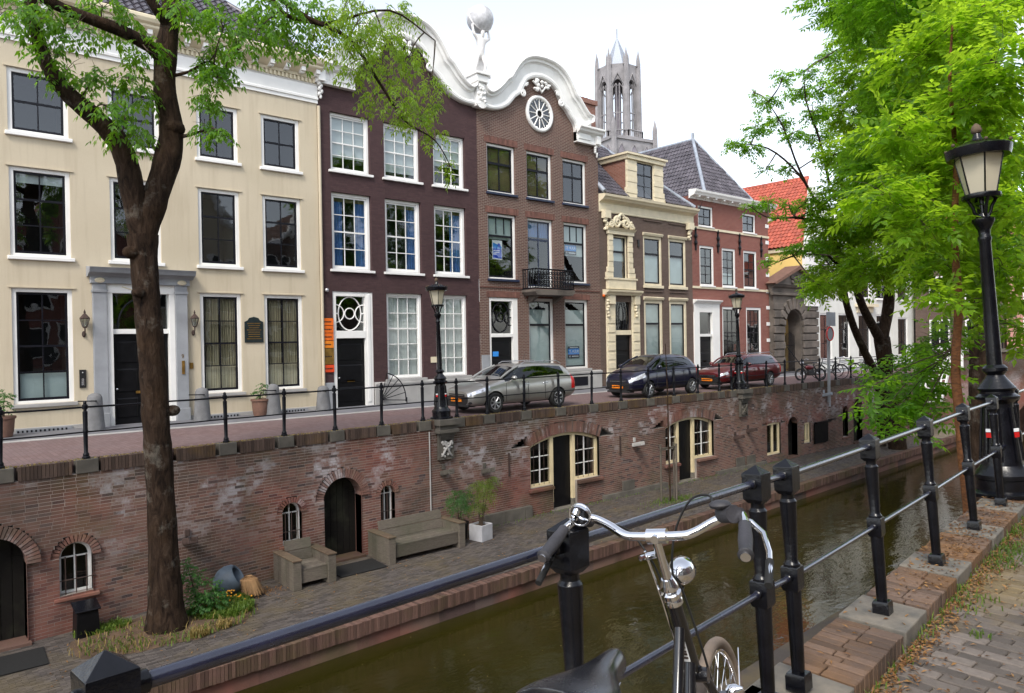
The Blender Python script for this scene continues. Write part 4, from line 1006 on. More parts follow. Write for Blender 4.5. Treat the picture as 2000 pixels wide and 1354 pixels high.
def gable(root, cx, left_inner, right_inner, brick):
    band = MB(); half = {}
    for sgn, inn in ((-1, left_inner), (1, right_inner)):
        o, i = half_curves(inn); half[sgn] = (o, i)
        n = len(o); vs = []
        for a, b in zip(o, i):
            for t, out in PROF: vs.append((cx+sgn*(a[0]+(b[0]-a[0])*t), FY-out, a[1]+(b[1]-a[1])*t))
        k = len(PROF); band.add(vs, [(r*k+c, r*k+c+1, (r+1)*k+c+1, (r+1)*k+c) for r in range(n-1) for c in range(k-1)])
    bd = band.build('gable_band', 'white', root, smooth=28)
    pts = [(cx-a[0], a[1]-.12) for a in half[-1][0][::-1]]+[(cx+a[0], a[1]-.12) for a in half[1][0][1:]]
    pts = [(cx-3.43, 10.9), (cx+3.43, 10.9), (cx+3.43, 11.5 if not right_inner else 12.3)]+pts[::-1]+[(cx-3.43, 11.5 if not left_inner else 12.3)]
    MB().add([(x, FY, z) for x, z in pts], [tuple(range(len(pts)))]).build('gable_wall', brick, root)
    m = MB()
    for sgn in (-1, 1):                                     # scrolls where the arch lands, flowers at the crown
        scroll(m, cx+sgn*1.12, 12.45, FY-.16, .15, 1.5, math.pi/2, sgn, .05); scroll(m, cx+sgn*.92, 12.85, FY-.14, .10, 1.2, 0, -sgn, .04)
        blob(m, [(cx+sgn*1.2, 12.5), (cx+sgn*1.02, 12.8), (cx+sgn*.8, 12.95)], FY-.14, .045)
    for k in range(14): m.sphere((cx+random.uniform(-.42, .42), FY-.16, 13.0+random.uniform(-.22, .18)*(1)), random.uniform(.05, .11), .08, random.uniform(.05, .10), 8, 6)
    blob(m, [(cx-.5, 13.1), (cx-.2, 12.95), (cx, 12.72), (cx+.2, 12.95), (cx+.5, 13.1)], FY-.12, .05)
    m.build('gable_ornament', 'white', bd, smooth=60)
    for sgn, inn in ((-1, left_inner), (1, right_inner)):
        if inn: continue
        xa, xb = cx+sgn*2.04, cx+sgn*2.98; x0, x1 = min(xa, xb), max(xa, xb)
        m = MB(); m.box(x0, x1, FY-.20, FY+.2, 11.0, 12.0); m.box(x0+.1, x1-.1, FY-.24, FY-.199, 11.12, 11.6)
        xe0, xe1 = (cx+2.04, cx+3.62) if sgn > 0 else (cx-3.50, cx-2.04)
        moulding(m, xe0, xe1, [(0, 10.96), (.22, 10.96), (.22, 11.05), (.17, 11.09), (.17, 11.30), (.24, 11.36), (.38, 11.44), (.42, 11.52), (.50, 11.58), (.50, 11.66), (0, 11.70)])
        ft = m.build('gable_foot', 'white', root)
        xm = cx+sgn*3.34; m = MB(); m.box(xm-.12, xm+.12, FY-.34, FY-.02, 11.0, 11.36)
        for k in range(9): m.sphere((xm+random.uniform(-.08, .08), FY-.2+.012*k, 11.2-.085*k), .09-.005*k, .1-.006*k, .08, 8, 6)
        m.build('console', 'white', ft, smooth=50)
    return bd
RW = [(7.38, 4.80), (10.16, 8.22)]
def lawn(): pass
b1 = thing('dark_gabled_house', 'dark purple brown brick house with white scroll gable and white sash windows', 'house', (14.8, FY, 0))
C1 = [(11.88, 13.41), (13.98, 15.52), (16.12, 17.62)]
ops = [(a, b, 4.74, 7.40) for a, b in C1]+[(a, b, 8.14, 10.14) for a, b in C1]+[(a, b, .86, 3.98) for a, b in C1[1:]]+[(11.86, 13.42, -.06, 3.98)]
wall(b1, 'wall', 11.40, 18.225, .0, 10.9, ops, 'brown1')
gable(b1, 14.80, False, True, 'brown1')
for i, (a, b) in enumerate(C1):
    win(b1, a, b, 8.14, 10.14, 3, [1, 1, 1, 1], 'white', .10, 'white', .05, .026, 'white', [('blind', 'blind', (.24, .12, .4)[i], 1)], rec=.12, sp=.09)
    win(b1, a, b, 4.74, 7.40, 3, 4, 'white', .11, 'white', .055, .026, 'white', ([('side', 'bluecurtain', 0, .32), ('side', 'bluecurtain', 1, .32)], [('side', 'bluecurtain', 1, .30)], [('side', 'bluecurtain', 1, .38)])[i]+[('blind', 'olive', .93, 1)], rec=.12, sp=.09)
    if i: win(b1, a, b, .86, 3.98, 3, 5, 'white', .10, 'white', .05, .028, 'plinth', [('panel', 'shutter', 0, 1, 4, 3)], rec=.10, sp=.12, sh=.12)
m = MB()
for q in ((11.86, 12.00), (13.12, 13.42)): m.box(*q, FY+.03, FY+.2, -.06, 3.98)
m.box(12.00, 13.12, FY+.03, FY+.2, 3.82, 3.98); m.box(12.00, 13.12, FY+.02, FY+.2, 2.36, 2.62); m.box(13.19, 13.31, FY+.005, FY+.029, .1, 3.9)
fr = m.build('door_frame', 'white', b1, bevel=.01)
m = MB(); m.quad((12.0, FY+.16, 2.62), (13.12, FY+.16, 2.62), (13.12, FY+.16, 3.82), (12.0, FY+.16, 3.82)); fl = m.build('fanlight', 'glass', b1)
hall(fl, 12.0, 13.12, 2.62, 3.82)
def tracery(root, cx, cz, hw, hh, y, mat, r=.022):
    m = MB(); ell = lambda a, b, ox, s=0, e=2*math.pi: [(cx+ox+a*math.cos(t), y, cz+b*math.sin(t)) for t in np.linspace(s, e, 30)]
    m.tube(ell(hw*.34, hw*.34, 0), r, 7); 
    for s in (-1, 1):
        m.tube([(cx+s*(hw*.80)*math.cos(t), y-.004, cz+hh*.98*math.sin(t)) for t in np.linspace(-math.pi/2, math.pi/2, 26)], r, 7)
        c0 = hw*1.0
        m.tube([(cx+s*(c0-hw*.60*math.cos(t)), y+.004, cz+hh*.52*math.sin(t)) for t in np.linspace(-math.pi/2, math.pi/2, 22)], r, 7)
        m.tube([(cx+s*hw*.80, y, cz), (cx+s*hw, y, cz)], r*1.2, 7)
    return m.build('tracery', mat, root, smooth=60)
tracery(fl, 12.56, 3.22, .55, .59, FY+.13, 'white')
door(b1, 12.0, 13.12, -.06, 2.36, 'black', FY+.14)
m = MB(); m.box(13.42, 18.225, FY-.07, FY+.1, -.3, .62); moulding(m, 13.42, 18.225, [(0, .62), (.09, .62), (.11, .68), (.11, .74), (0, .78)]); m.build('plinth', 'plinth', b1, bevel=.01)
m = MB(); m.box(11.41, 11.84, FY-.05, FY+.1, -.3, .85); m.build('plinth_pier', 'greystone', b1, bevel=.01)
m = MB(); m.box(11.7, 13.6, FY-.5, FY+.15, -.22, -.06); m.build('door_step', 'greystone', b1, bevel=.015)
MB().box(15.85, 16.15, FY-.03, FY-.002, 1.40, 1.62).build('name_plate', 'offwhite', b1)
MB().sphere((11.6, FY-.1, 4.0), .07, n=10, m=8).build('camera_dome', 'alloy', b1, smooth=60)
# iron guard beside the door
m = MB(); gx = 13.62
for k in range(6):
    a = R(8+k*17); m.tube([(gx, FY-.12, .15), (gx+.1+.75*math.sin(a), FY-.16-.25*math.sin(a), .15+.95*math.cos(a))], .014, 6)
m.tube([(gx+.1+.75*math.sin(R(8+t)), FY-.16-.25*math.sin(R(8+t)), .15+.95*math.cos(R(8+t))) for t in range(0, 90, 8)], .02, 6); m.tube([(gx+.88, FY-.42, .2), (gx+.88, FY-.42, -.2)], .018, 6)
m.build('iron_fan_guard', 'ironfar', b1, smooth=60)

b2 = thing('brown_gabled_house', 'brown brick house with white scroll gable, round window and iron balcony', 'house', (21.6, FY, 0))
C2 = [(18.72, 20.24), (20.86, 22.34), (22.98, 24.48)]
ops = [(a, b, 4.70, 7.36) for a, b in (C2[0], C2[2])]+[(C2[1][0], C2[1][1], 4.40, 7.36)]+[(a, b, 8.20, 10.18) for a, b in C2]+[(a, b, .88, 3.96) for a, b in C2[1:]]+[(18.72, 20.26, -.06, 3.94)]
wall(b2, 'wall', 18.23, 25.25, .0, 10.9, ops, 'brown2')
gable(b2, 21.66, True, False, 'brown2')
for a, b in C2:
    win(b2, a, b, 8.20, 10.18, 2 if False else [1, 1], [1.75, 1], 'white', .10, 'frameblack', .06, .05, 'sillblue', [('blind', 'olive', .0, 1)] if a < 22 else 'dark', rec=.10, sp=.06, sh=.10)
    for z, zz in ((10.18, .26), (7.36, .26), (3.95, .26)): lintel(b2, a-.12, b+.12, z, zz)
win(b2, *C2[0], 4.70, 7.36, [1], [2.2, 1], 'white', .10, 'frameblack', .06, .045, 'sillblue', [('blind', 'frost', .63, 1)], rec=.10, sp=.06, sh=.10)
win(b2, *C2[2], 4.70, 7.36, [1], [2.2, 1], 'white', .10, 'frameblack', .06, .045, 'sillblue', [('blind', 'frost', .46, 1)], rec=.10, sp=.06, sh=.10)
win(b2, *C2[1], 4.40, 7.36, [1, 1], [2.6, 1], 'white', .10, 'sillblue', .06, .045, None, [('blind', 'bluecurtain', .76, 1)], rec=.10)
win(b2, *C2[1], .88, 3.96, [1], [1.9, 1], 'white', .12, 'frameblack', .05, .05, 'plinth', [('blind', 'frost', 0, .88)], rec=.10, sh=.12)
win(b2, *C2[2], .88, 3.96, [1], [1.9, 1], 'white', .12, 'frameblack', .05, .05, 'plinth', [('blind', 'frost', 0, .88)], rec=.10, sh=.12)
for x0, x1 in ((C2[0][0]+.13, C2[0][1]-.13), (C2[2][0]+.13, C2[2][1]-.13)):
    m = MB()
    for k in (1, 2): x = x0+(x1-x0)*k/3; m.box(x-.015, x+.015, FY+.145, FY+.185, 6.56, 7.2)
    m.build('transom_bar', 'frameblack', b2)
m = MB()
for q in ((18.72, 18.84), (19.98, 20.26)): m.box(*q, FY+.03, FY+.2, -.06, 3.94)
m.box(18.84, 19.98, FY+.03, FY+.2, 3.80, 3.94); m.box(18.84, 19.98, FY+.02, FY+.2, 2.33, 2.48); fr = m.build('door_frame', 'white', b2, bevel=.01)
m = MB(); m.quad((18.84, FY+.16, 2.48), (19.98, FY+.16, 2.48), (19.98, FY+.16, 3.80), (18.84, FY+.16, 3.80)); fl = m.build('fanlight', 'glass', b2)
hall(fl, 18.84, 19.98, 2.48, 3.80); tracery(fl, 19.41, 3.14, .56, .62, FY+.13, 'frameblack', .02)
door(b2, 18.84, 19.98, -.06, 2.33, 'black', FY+.14); MB().box(18.95, 19.25, FY+.10, FY+.108, 1.55, 1.75).build('door_sticker', 'posterblue', b2)
m = MB(); m.box(20.26, 25.25, FY-.07, FY+.1, -.3, .62); moulding(m, 20.26, 25.25, [(0, .62), (.09, .62), (.11, .68), (.11, .74), (0, .78)]); pl = m.build('plinth', 'plinth', b2, bevel=.01)
m = MB(); m.box(18.23, 18.72, FY-.06, FY+.1, -.3, .8); m.build('plinth_pier', 'greystone', b2); MB().box(18.28, 18.68, FY-.06, FY-.002, .82, 1.62).build('meter_cabinet', 'greystone', b2, bevel=.01)
for x in (21.2, 23.3): MB().box(x, x+1.0, FY-.085, FY-.071, .12, .52).build('cellar_window', 'frameblack', pl)
m = MB(); moulding(m, 18.23, 25.25, [(0, 4.33), (.03, 4.33), (.03, 4.37), (0, 4.37)]); m.build('string_course', 'sailor', b2)
# oculus
cx, cz = 21.62, 11.82; m = MB(); m.tube([(cx+.70*math.cos(a), FY-.03, cz+.70*math.sin(a)) for a in np.linspace(0, 2*math.pi, 40, endpoint=False)], .085, 8, closed=True); oc = m.build('round_window', 'white', b2, smooth=60)
m = MB()
for k in range(12):
    a = k*math.pi/6; m.tube([(cx+.17*math.cos(a), FY-.03, cz+.17*math.sin(a)), (cx+.66*math.cos(a), FY-.03, cz+.66*math.sin(a))], .024, 6)
    t = a+math.pi/12; m.sphere((cx+.62*math.cos(t), FY-.03, cz+.62*math.sin(t)), .05, .03, .05, 8, 6)
m.tube([(cx+.17*math.cos(a), FY-.035, cz+.17*math.sin(a)) for a in np.linspace(0, 2*math.pi, 24, endpoint=False)], .04, 8, closed=True); m.build('spokes', 'white', oc, smooth=60)
for k in range(12):
    a0, a1 = k*math.pi/6, (k+1)*math.pi/6; e = random.uniform(-.004, .004)
    MB().quad((cx+.17*math.cos(a0), FY-.012+e, cz+.17*math.sin(a0)), (cx+.68*math.cos(a0), FY-.012, cz+.68*math.sin(a0)), (cx+.68*math.cos(a1), FY-.012-e, cz+.68*math.sin(a1)), (cx+.17*math.cos(a1), FY-.012, cz+.17*math.sin(a1))).build('pane', 'glass', oc)
MB().add([(cx+.7*math.cos(a), FY-.005, cz+.7*math.sin(a)) for a in np.linspace(0, 2*math.pi, 32, endpoint=False)], [tuple(range(32))]).build('attic_shade_disc', 'dark', oc)  # black disc laid on the brick, painted shade of the attic
# balcony
m = MB(); m.prism([(20.6, 4.05), (22.65, 4.05), (22.78, 4.18), (22.78, 4.28), (20.47, 4.28), (20.47, 4.18)], FY-.85, FY-.01); bl = m.build('balcony_slab', 'darkstone', b2, bevel=.01)
m = MB()
for x in (20.9, 22.3): m.prism([(FY-.6, 4.05), (FY-.02, 4.05), (FY-.02, 3.75), (FY-.15, 3.78)], x-.08, x+.08, 'x')
m.build('balcony_bracket', 'darkstone', bl)
m = MB(); bx0, bx1, by, bz0, bz1 = 20.52, 22.73, FY-.80, 4.30, 5.12
for z in (bz0+.03, bz1): m.tube([(bx0, FY-.02, z), (bx0, by, z), (bx1, by, z), (bx1, FY-.02, z)], .032, 6)
for x in np.linspace(bx0, bx1, 15): m.tube([(x, by, bz0), (x, by, bz1)], .019, 5)
for yy in np.linspace(by, FY-.05, 6):
    for x in (bx0, bx1): m.tube([(x, yy, bz0), (x, yy, bz1)], .019, 5)
xsb = np.linspace(bx0, bx1, 15)
for a, b in zip(xsb, xsb[1:]):
    c_ = (a+b)/2
    for z in (4.44, 4.60, 4.78, 4.96): m.tube([(c_+.055*math.cos(t), by, z+.055*math.sin(t)) for t in np.linspace(0, 2*math.pi, 9, endpoint=False)], .018, 4, closed=True)
m.build('balcony_railing', 'ironfar', bl, smooth=60)
# centre piece between the gables
m = MB(); kx = 18.23
m.box(kx-.30, kx+.30, FY-.46, FY+.3, 12.35, 12.62); m.box(kx-.36, kx+.36, FY-.54, FY+.3, 12.62, 12.72); m.box(kx-.22, kx+.22, FY-.36, FY+.1, 11.42, 12.36)
kp = m.build('gable_keystone', 'white', b2, bevel=.02)
m = MB()
for k in range(16): m.sphere((kx+random.uniform(-.15, .15), FY-.38, 11.7+random.uniform(-.1, .55)), .07, .07, .07, 8, 6)
for k in range(7): a = R(-60+k*20); m.tube([(kx, FY-.36, 11.6), (kx+.26*math.sin(a), FY-.34, 11.6-.26*math.cos(a))], [.03, .055], 7)
m.build('shell_ornament', 'white', kp, smooth=60)
# roofs behind the gables
for hh, cx in ((b1, 14.80), (b2, 21.66)):
    poly(hh, 'roof', [(cx-3.3, FY+.3, 11.4), (cx, FY+.3, 13.6), (cx, FY+9, 13.6), (cx-3.3, FY+9, 11.4)], 'tile'); poly(hh, 'roof', [(cx, FY+.3, 13.6), (cx+3.3, FY+.3, 11.4), (cx+3.3, FY+9, 11.4), (cx, FY+9, 13.6)], 'tile')
poly(b2, 'side_wall', [(25.24, FY, 8.0), (25.24, FY+9, 8.0), (25.24, FY+9, 11.3), (25.24, FY, 11.3)], 'brown2')
m = MB(); m.box(25.28, 26.22, FY+1.0, FY+1.8, 9.4, 13.5); ch = m.build('chimney', 'rearbrick', b2); MB().box(25.2, 26.3, FY+.92, FY+1.88, 13.3, 13.52).build('chimney_cap', 'rearbrick', ch)
m = MB()
for k in range(3): m.lathe([(.12, 13.5), (.10, 13.72)], 10, (25.5+.24*k, FY+1.4, 0))
m.build('chimney_pot', 'terracotta', ch, smooth=40)

# ---------------------------------------------------------------- grey brown house with dormer
g3 = thing('dormer_house', 'narrow grey brown house with ivory cornice, ornate doorway and roof dormer', 'house', (29, FY, 0))
W3 = [(28.38, 29.82), (30.36, 31.80)]
ops = [(26.10, 27.20, 4.92, 7.02), (26.24, 27.40, -.02, 3.92)]+[(a, b, 4.78, 7.20) for a, b in W3]+[(a, b, .92, 4.06) for a, b in W3]
wall(g3, 'wall', 25.25, 32.34, .0, 8.1, ops, 'greybrick')
for a, b in W3:
    win(g3, a, b, 4.78, 7.20, [1], [2, 1], 'offwhite', .13, 'frameblack', .06, .05, 'offwhite', [('blind', 'frost', .0, .62)], rec=.03, sp=.03, sh=.14)
    win(g3, a, b, .92, 4.06, [1], [1.9, 1], 'offwhite', .16, 'frameblack', .06, .05, 'plinth', [('blind', 'frost', .0, .97)], rec=.03, sp=.03, sh=.12)
    m = MB(); m.box(a+.02, b-.02, FY-.02, FY-.001, 7.26, 7.95); MB().box(a+.0, b-.0, FY-.05, FY-.001, 7.92, 7.99).build('panel_head', 'greybrick', g3); MB().box(a, b, FY-.05, FY-.001, 4.46, 4.52).build('panel_ledge', 'greybrick', g3)
    mm = MB(); moulding(mm, a-.04, b+.04, [(0, 7.20), (.05, 7.20), (.08, 7.26), (.10, 7.32), (0, 7.36)]); moulding(mm, a-.04, b+.04, [(0, 4.06), (.05, 4.06), (.08, 4.12), (.10, 4.18), (0, 4.22)]); mm.build('window_head', 'offwhite', g3)
m = MB(); moulding(m, 25.26, 32.45, [(0, 8.04), (.04, 8.04), (.06, 8.08), (.04, 8.12), (.04, 8.46), (.10, 8.52), (.30, 8.60), (.34, 8.66), (.42, 8.72), (.44, 8.82), (0, 8.86)]); co = m.build('cornice', 'offwhite', g3)
for x in (25.62, 32.0):
    m = MB(); m.box(x-.2, x+.2, FY-.26, FY-.02, 7.75, 8.1)
    for k in range(7): m.sphere((x+random.uniform(-.08, .08), FY-.14+.012*k, 7.78-.085*k), .13-.012*k, .1, .08, 8, 6)
    m.build('console', 'offwhite', co, smooth=50)
win(g3, 26.10, 27.20, 4.92, 7.02, [1], [2, 1], 'offwhite', .06, 'frameblack', .05, .05, None, [('blind', 'frost', .45, 1)], rec=.05)
m = MB()
for s, xa in ((-1, 26.10), (1, 27.20)):
    for k in range(9): z = 5.05+k*.245; o_ = .30+(.22*max(0, (2.2-k))/2.2)**1.0*.8; x0, x1 = sorted((xa, xa+s*o_)); m.box(x0, x1, FY-.10-(.02 if k % 2 else 0), FY-.002, z, z+.235)
m.box(25.72, 27.58, FY-.14, FY-.002, 7.06, 7.22); moulding(m, 25.66, 27.64, [(0, 7.22), (.14, 7.22), (.2, 7.30), (.26, 7.34), (0, 7.38)])
m.box(25.66, 27.64, FY-.16, FY-.002, 4.50, 4.96); m.box(25.58, 27.72, FY-.20, FY-.002, 4.94, 5.03)
moulding(m, 25.44, 27.95, [(0, 4.22), (.2, 4.22), (.24, 4.30), (.34, 4.36), (.36, 4.44), (0, 4.48)])
for a, b in ((25.62, 26.22), (27.42, 27.98)):
    m.box(a, b, FY-.08, FY-.002, .5, 4.22); m.box(a-.04, b+.04, FY-.12, FY-.002, -.1, .55)
    for z in np.arange(.8, 3.3, .42): m.box(a+.06, b-.06, FY-.10-random.uniform(0, .02), FY-.081, z, z+.3)
    m.box(a+.1, b-.1, FY-.2, FY-.002, 3.8, 4.2)
m.box(26.24, 27.40, FY-.02, FY+.2, 2.36, 2.58)
po = m.build('ornate_portal', 'offwhite', g3, bevel=.012)
m = MB()
for s in (-1, 1):
    for sx_, sz_, sr_, fl_, th_ in ((.30, 7.62, .26, -s, .07), (.72, 7.52, .18, s, .06)): m2 = MB(); scroll(m2, 26.65+s*sx_, sz_, FY-.12, sr_, 1.5, math.pi/2, fl_, th_); m2.build('scroll', 'offwhite', po, smooth=60)
    blob(m, [(26.65+s*.9, 7.42), (26.65+s*.6, 7.56), (26.65+s*.2, 7.9), (26.65, 8.05)], FY-.12, .07)
    mg = MB()
    for k in range(6): mg.sphere((26.8+s*1.0-.15+random.uniform(-.05, .05), FY-.14, 3.95-.14*k), .09, .07, .08, 8, 6)
    mg.build('garland', 'offwhite', po, smooth=60)
for k in range(10): m.sphere((26.65+random.uniform(-.22, .22), FY-.14, 7.7+random.uniform(-.2, .3)), .09, .07, .09, 8, 6)
m.build('carved_crest', 'offwhite', po, smooth=60)
m = MB(); m.quad((26.24, FY+.12, 2.58), (27.40, FY+.12, 2.58), (27.40, FY+.12, 3.92), (26.24, FY+.12, 3.92)); fl = m.build('fanlight', 'glass', g3); hall(fl, 26.24, 27.4, 2.58, 3.92)
m = MB()
for s in (-1, 1):
    for k in range(3): m.tube([(26.82+s*(.05+.17*k+.12*math.sin(t*math.pi)), FY+.09, 2.6+1.3*t) for t in np.linspace(0, 1, 14)], .018, 6)
m.build('tracery', 'frameblack', fl, smooth=60)
door(g3, 26.24, 27.40, -.02, 2.36, 'black', FY+.12)
m = MB(); m.box(28.0, 32.34, FY-.05, FY+.1, -.3, .7); m.build('plinth', 'plinth', g3, bevel=.01)
MB().sphere((25.45, FY-.06, 4.18), .07, n=8, m=6).build('alarm_light', 'orange', g3, smooth=60); MB().box(27.95, 28.05, FY-.06, FY-.002, 6.6, 6.95).build('vent', 'trim', g3)
# roof: front slope with a hip on the right
ev = 8.84; ht = (28.4, FY+3.6, 12.64)
poly(g3, 'roof', [(25.3, FY-.2, ev), (32.2, FY-.2, ev), ht, (25.3, FY+3.6, 12.64)], 'tile'); rl_ = math.hypot(3.8, 3.8)
tiled(g3, 'roof_tile', (25.3, FY-.28, ev+.03), (1, 0, 0), (0, 1, 1), 32, 20, lambda u, v: u < 6.85-3.8*v/rl_-.02 and v < rl_ and not (1.8 < u < 4.7 and v < 2.9), 'tile', indiv=300)
poly(g3, 'roof_side', [(32.2, FY-.2, ev), (32.2, FY+9, ev), (28.4, FY+9, 12.64), ht], 'tile')
MB().tube([(32.25, FY-.28, ev+.06), (ht[0], ht[1], ht[2]+.06)], .10, 8).build('hip_flashing', 'lead', g3, smooth=60)
MB().tube([(25.3, FY+3.6, 12.70), (28.4, FY+3.6, 12.70)], .10, 8).build('ridge', 'lead', g3, smooth=60)
MB().tube([(25.34, FY-.3, ev+.1), (25.32, FY+3.6, 12.72)], .11, 8).build('wall_flashing', 'lead', g3, smooth=60)
# dormer
dy = FY-.12; m = MB()
for a, b, s in ((27.15, 27.86, -1), (29.14, 29.86, 1)):
    for k in range(7): z = 8.84+k*.27; fl_ = .18 if k == 0 else (.08 if k == 1 else 0); x0, x1 = (a-fl_, b) if s < 0 else (a, b+fl_); m.box(x0, x1, dy-.02*(k % 2), dy+.12, z, z+.262)
m.box(27.86, 29.14, dy+.02, dy+.12, 8.84, 8.94); dm = m.build('dormer_front', 'offwhite', g3, bevel=.008)
win(g3, 27.86, 29.14, 8.94, 10.70, 2, 3, 'offwhite', .04, 'frameblack', .05, .03, None, 'dark', y=dy, rec=.03)
m = MB(); m.prism([(27.10, 10.72), (29.92, 10.72), (29.98, 10.92), (27.04, 10.92)], dy-.1, dy+2.6); m.box(26.98, 30.04, dy-.18, dy+2.7, 10.92, 11.02); m.build('dormer_cornice', 'offwhite', g3, bevel=.01)
poly(g3, 'dormer_roof', [(26.98, dy-.18, 11.03), (30.04, dy-.18, 11.03), (30.04, dy+2.7, 11.03), (26.98, dy+2.7, 11.03)], 'lead')
for x in (27.2, 29.84): poly(g3, 'dormer_cheek', [(x, dy+.1, 8.85), (x, dy+2.5, 11.0), (x, dy+.1, 11.0)], 'rearbrick')
m = MB()
for k in range(8): y_ = dy+.25+k*.27; z_ = 8.95+k*.235; m.box(27.10, 27.19, y_-.14, y_+.14, z_-.12, z_+.16)
m.build('step_flashing', 'lead', g3)

# ---------------------------------------------------------------- red brick house
r4 = thing('red_brick_house', 'red brick corner house with white cornice and steep dark tiled roof', 'house', (36, FY, 0))
T3 = [(32.90, 34.25), (37.08, 38.43)]; T2 = [(32.98, 34.28), (35.02, 36.34), (37.12, 38.50)]; T1 = [(34.98, 36.68), (37.32, 38.90)]
ops = [(a, b, 8.06, 9.14) for a, b in T3]+[(a, b, 4.93, 7.04) for a, b in T2]+[(a, b, 1.0, 3.84) for a, b in T1]+[(32.5, 34.62, -.02, 4.0)]
wall(r4, 'wall', 32.34, 39.75, .0, 9.5, ops, 'redbrick'); poly(r4, 'side_wall', [(39.75, FY, 0), (39.75, FY+7.5, 0), (39.75, FY+7.5, 9.6), (39.75, FY, 9.6)], 'redbrick')
poly(r4, 'party_wall', [(32.34, FY+.0, 8.2), (32.34, FY+7.5, 8.2), (32.34, FY+7.5, 9.6), (32.34, FY, 9.6)], 'redbrick')
for a, b in T3: win(r4, a, b, 8.06, 9.14, 2, 2, 'white', .10, 'frameblack', .05, .03, 'white', 'dark', rec=.05, sp=.02, sh=.06)
for a, b in T2: win(r4, a, b, 4.93, 7.04, 2, 4, 'white', .12, 'frameblack', .05, .03, 'white', [('blind', 'frost', .0, .35)] if a > 33 and a < 36 else 'dark', rec=.04, sp=.02, sh=.08)
for a, b in T1: win(r4, a, b, 1.0, 3.84, 3, 4, 'white', .14, 'frameblack', .05, .03, 'plinth', 'dark', rec=.04, sh=.1)
m = MB()
for a, b in ((32.36, 32.84), (34.0, 34.66)): m.box(a, b, FY-.06, FY+.1, -.02, 3.95)
m.box(32.84, 34.0, FY-.06, FY+.12, 3.74, 3.95); m.box(32.84, 34.0, FY-.04, FY+.12, 2.22, 2.36); moulding(m, 32.34, 34.72, [(0, 3.95), (.08, 3.95), (.12, 4.02), (.24, 4.08), (.26, 4.14), (0, 4.18)]); m.box(32.36, 34.66, FY-.05, FY+.0, 3.5, 3.95); m.build('door_frame', 'white', r4, bevel=.01)
m = MB(); m.quad((32.84, FY+.1, 2.36), (34.0, FY+.1, 2.36), (34.0, FY+.1, 3.74), (32.84, FY+.1, 3.74)); fl = m.build('fanlight', 'glass', r4); hall(fl, 32.84, 34.0, 2.36, 3.74)
door(r4, 32.84, 34.0, -.02, 2.22, 'black', FY+.1)
for z in (7.98, 4.85): m = MB(); m.box(32.34, 39.77, FY-.05, FY-.001, z-.09, z+.03); m.build('string_course', 'offwhite', r4)
m = MB(); moulding(m, 32.1, 40.0, [(0, 9.42), (.06, 9.42), (.10, 9.50), (.36, 9.58), (.40, 9.66), (.46, 9.74), (.48, 9.84), (0, 9.88)]); co = m.build('cornice', 'white', r4)
for x in np.arange(32.6, 39.8, .75): o = bpy.data.objects.new('bracket', bk); COL.objects.link(o); o.parent = co; o.location = (x, FY+.06, 9.5); o.scale = (1, 1, .6)
qz = MB()
for k in range(9): z = .9+k*.95; qz.box(39.45, 39.78, FY-.03, FY+.3, z, z+.2); qz.box(32.32, 32.62, FY-.03, FY-.001, z+.1, z+.3) if k > 7 else None
qz.build('quoin', 'white', r4)
for x in (32.62, 34.64, 36.72, 38.95):
    m = MB(); m.box(x-.05, x+.05, FY-.06, FY-.002, 6.75, 7.85)
    for z in (7.15, 7.5): m.sphere((x, FY-.05, z), .16, .04, .13, 8, 6)
    m.sphere((x, FY-.05, 7.85), .07, .04, .12, 8, 6); m.build('wall_anchor', 'black', r4, smooth=50)
m = MB(); m.box(34.7, 39.76, FY-.05, FY+.1, -.3, .6); m.build('plinth', 'plinth', r4)
ap = (35.9, FY+2.4, 13.5); e4 = 9.84; fa, fb = (33.55, FY+.02, e4), (38.25, FY+.02, e4); sa = (33.0, e4-.95)
poly(r4, 'roof', [fa, fb, ap], 'tile'); poly(r4, 'roof', [(sa[0], FY+7.5, sa[1]), (sa[0], FY-.05, sa[1]), fa, ap, (35.9, FY+7.5, 13.5)], 'tile'); poly(r4, 'roof', [fb, (38.25, FY+7.5, e4), (35.9, FY+7.5, 13.5), ap], 'tile')
poly(r4, 'gutter_floor', [(32.2, FY-.1, e4-.04), (39.9, FY-.1, e4-.04), (39.9, FY+7.5, e4-.04), (33.4, FY+7.5, e4-.04), (33.4, FY+.3, e4-.04), (32.2, FY+.3, e4-.04)], 'lead')
L4 = math.hypot(2.38, 13.5-e4)
tiled(r4, 'front_tile', (33.55, FY-.03, e4+.04), (1, 0, 0), (0, 2.38, 13.5-e4), 22, 18, lambda u, v: 2.35*v/L4+.08 < u < 4.70-2.35*v/L4-.08, 'tile')
dxs, dzs = 35.9-sa[0], 13.5-sa[1]; L5 = math.hypot(dxs, dzs)
tiled(r4, 'side_tile', (sa[0]-.05, FY+7.4, sa[1]+.03), (0, -1, 0), (dxs, 0, dzs), 40, 20, lambda u, v: u < 7.4-max(0, (v/L5-.2)/.8)*2.4 and v < L5-.05, 'tile')
for q, n_ in ((fa, 'hip_flashing'), (fb, 'hip_flashing'), ((35.9, FY+7.5, 13.5), 'ridge')): MB().tube([(q[0], q[1], q[2]+.05), (ap[0], ap[1], ap[2]+.06)], .10, 8).build(n_, 'lead', r4, smooth=60)
MB().tube([(35.9, ap[1], 13.5), (35.9, ap[1], 13.95)], .09, 8).build('roof_finial', 'lead', r4)

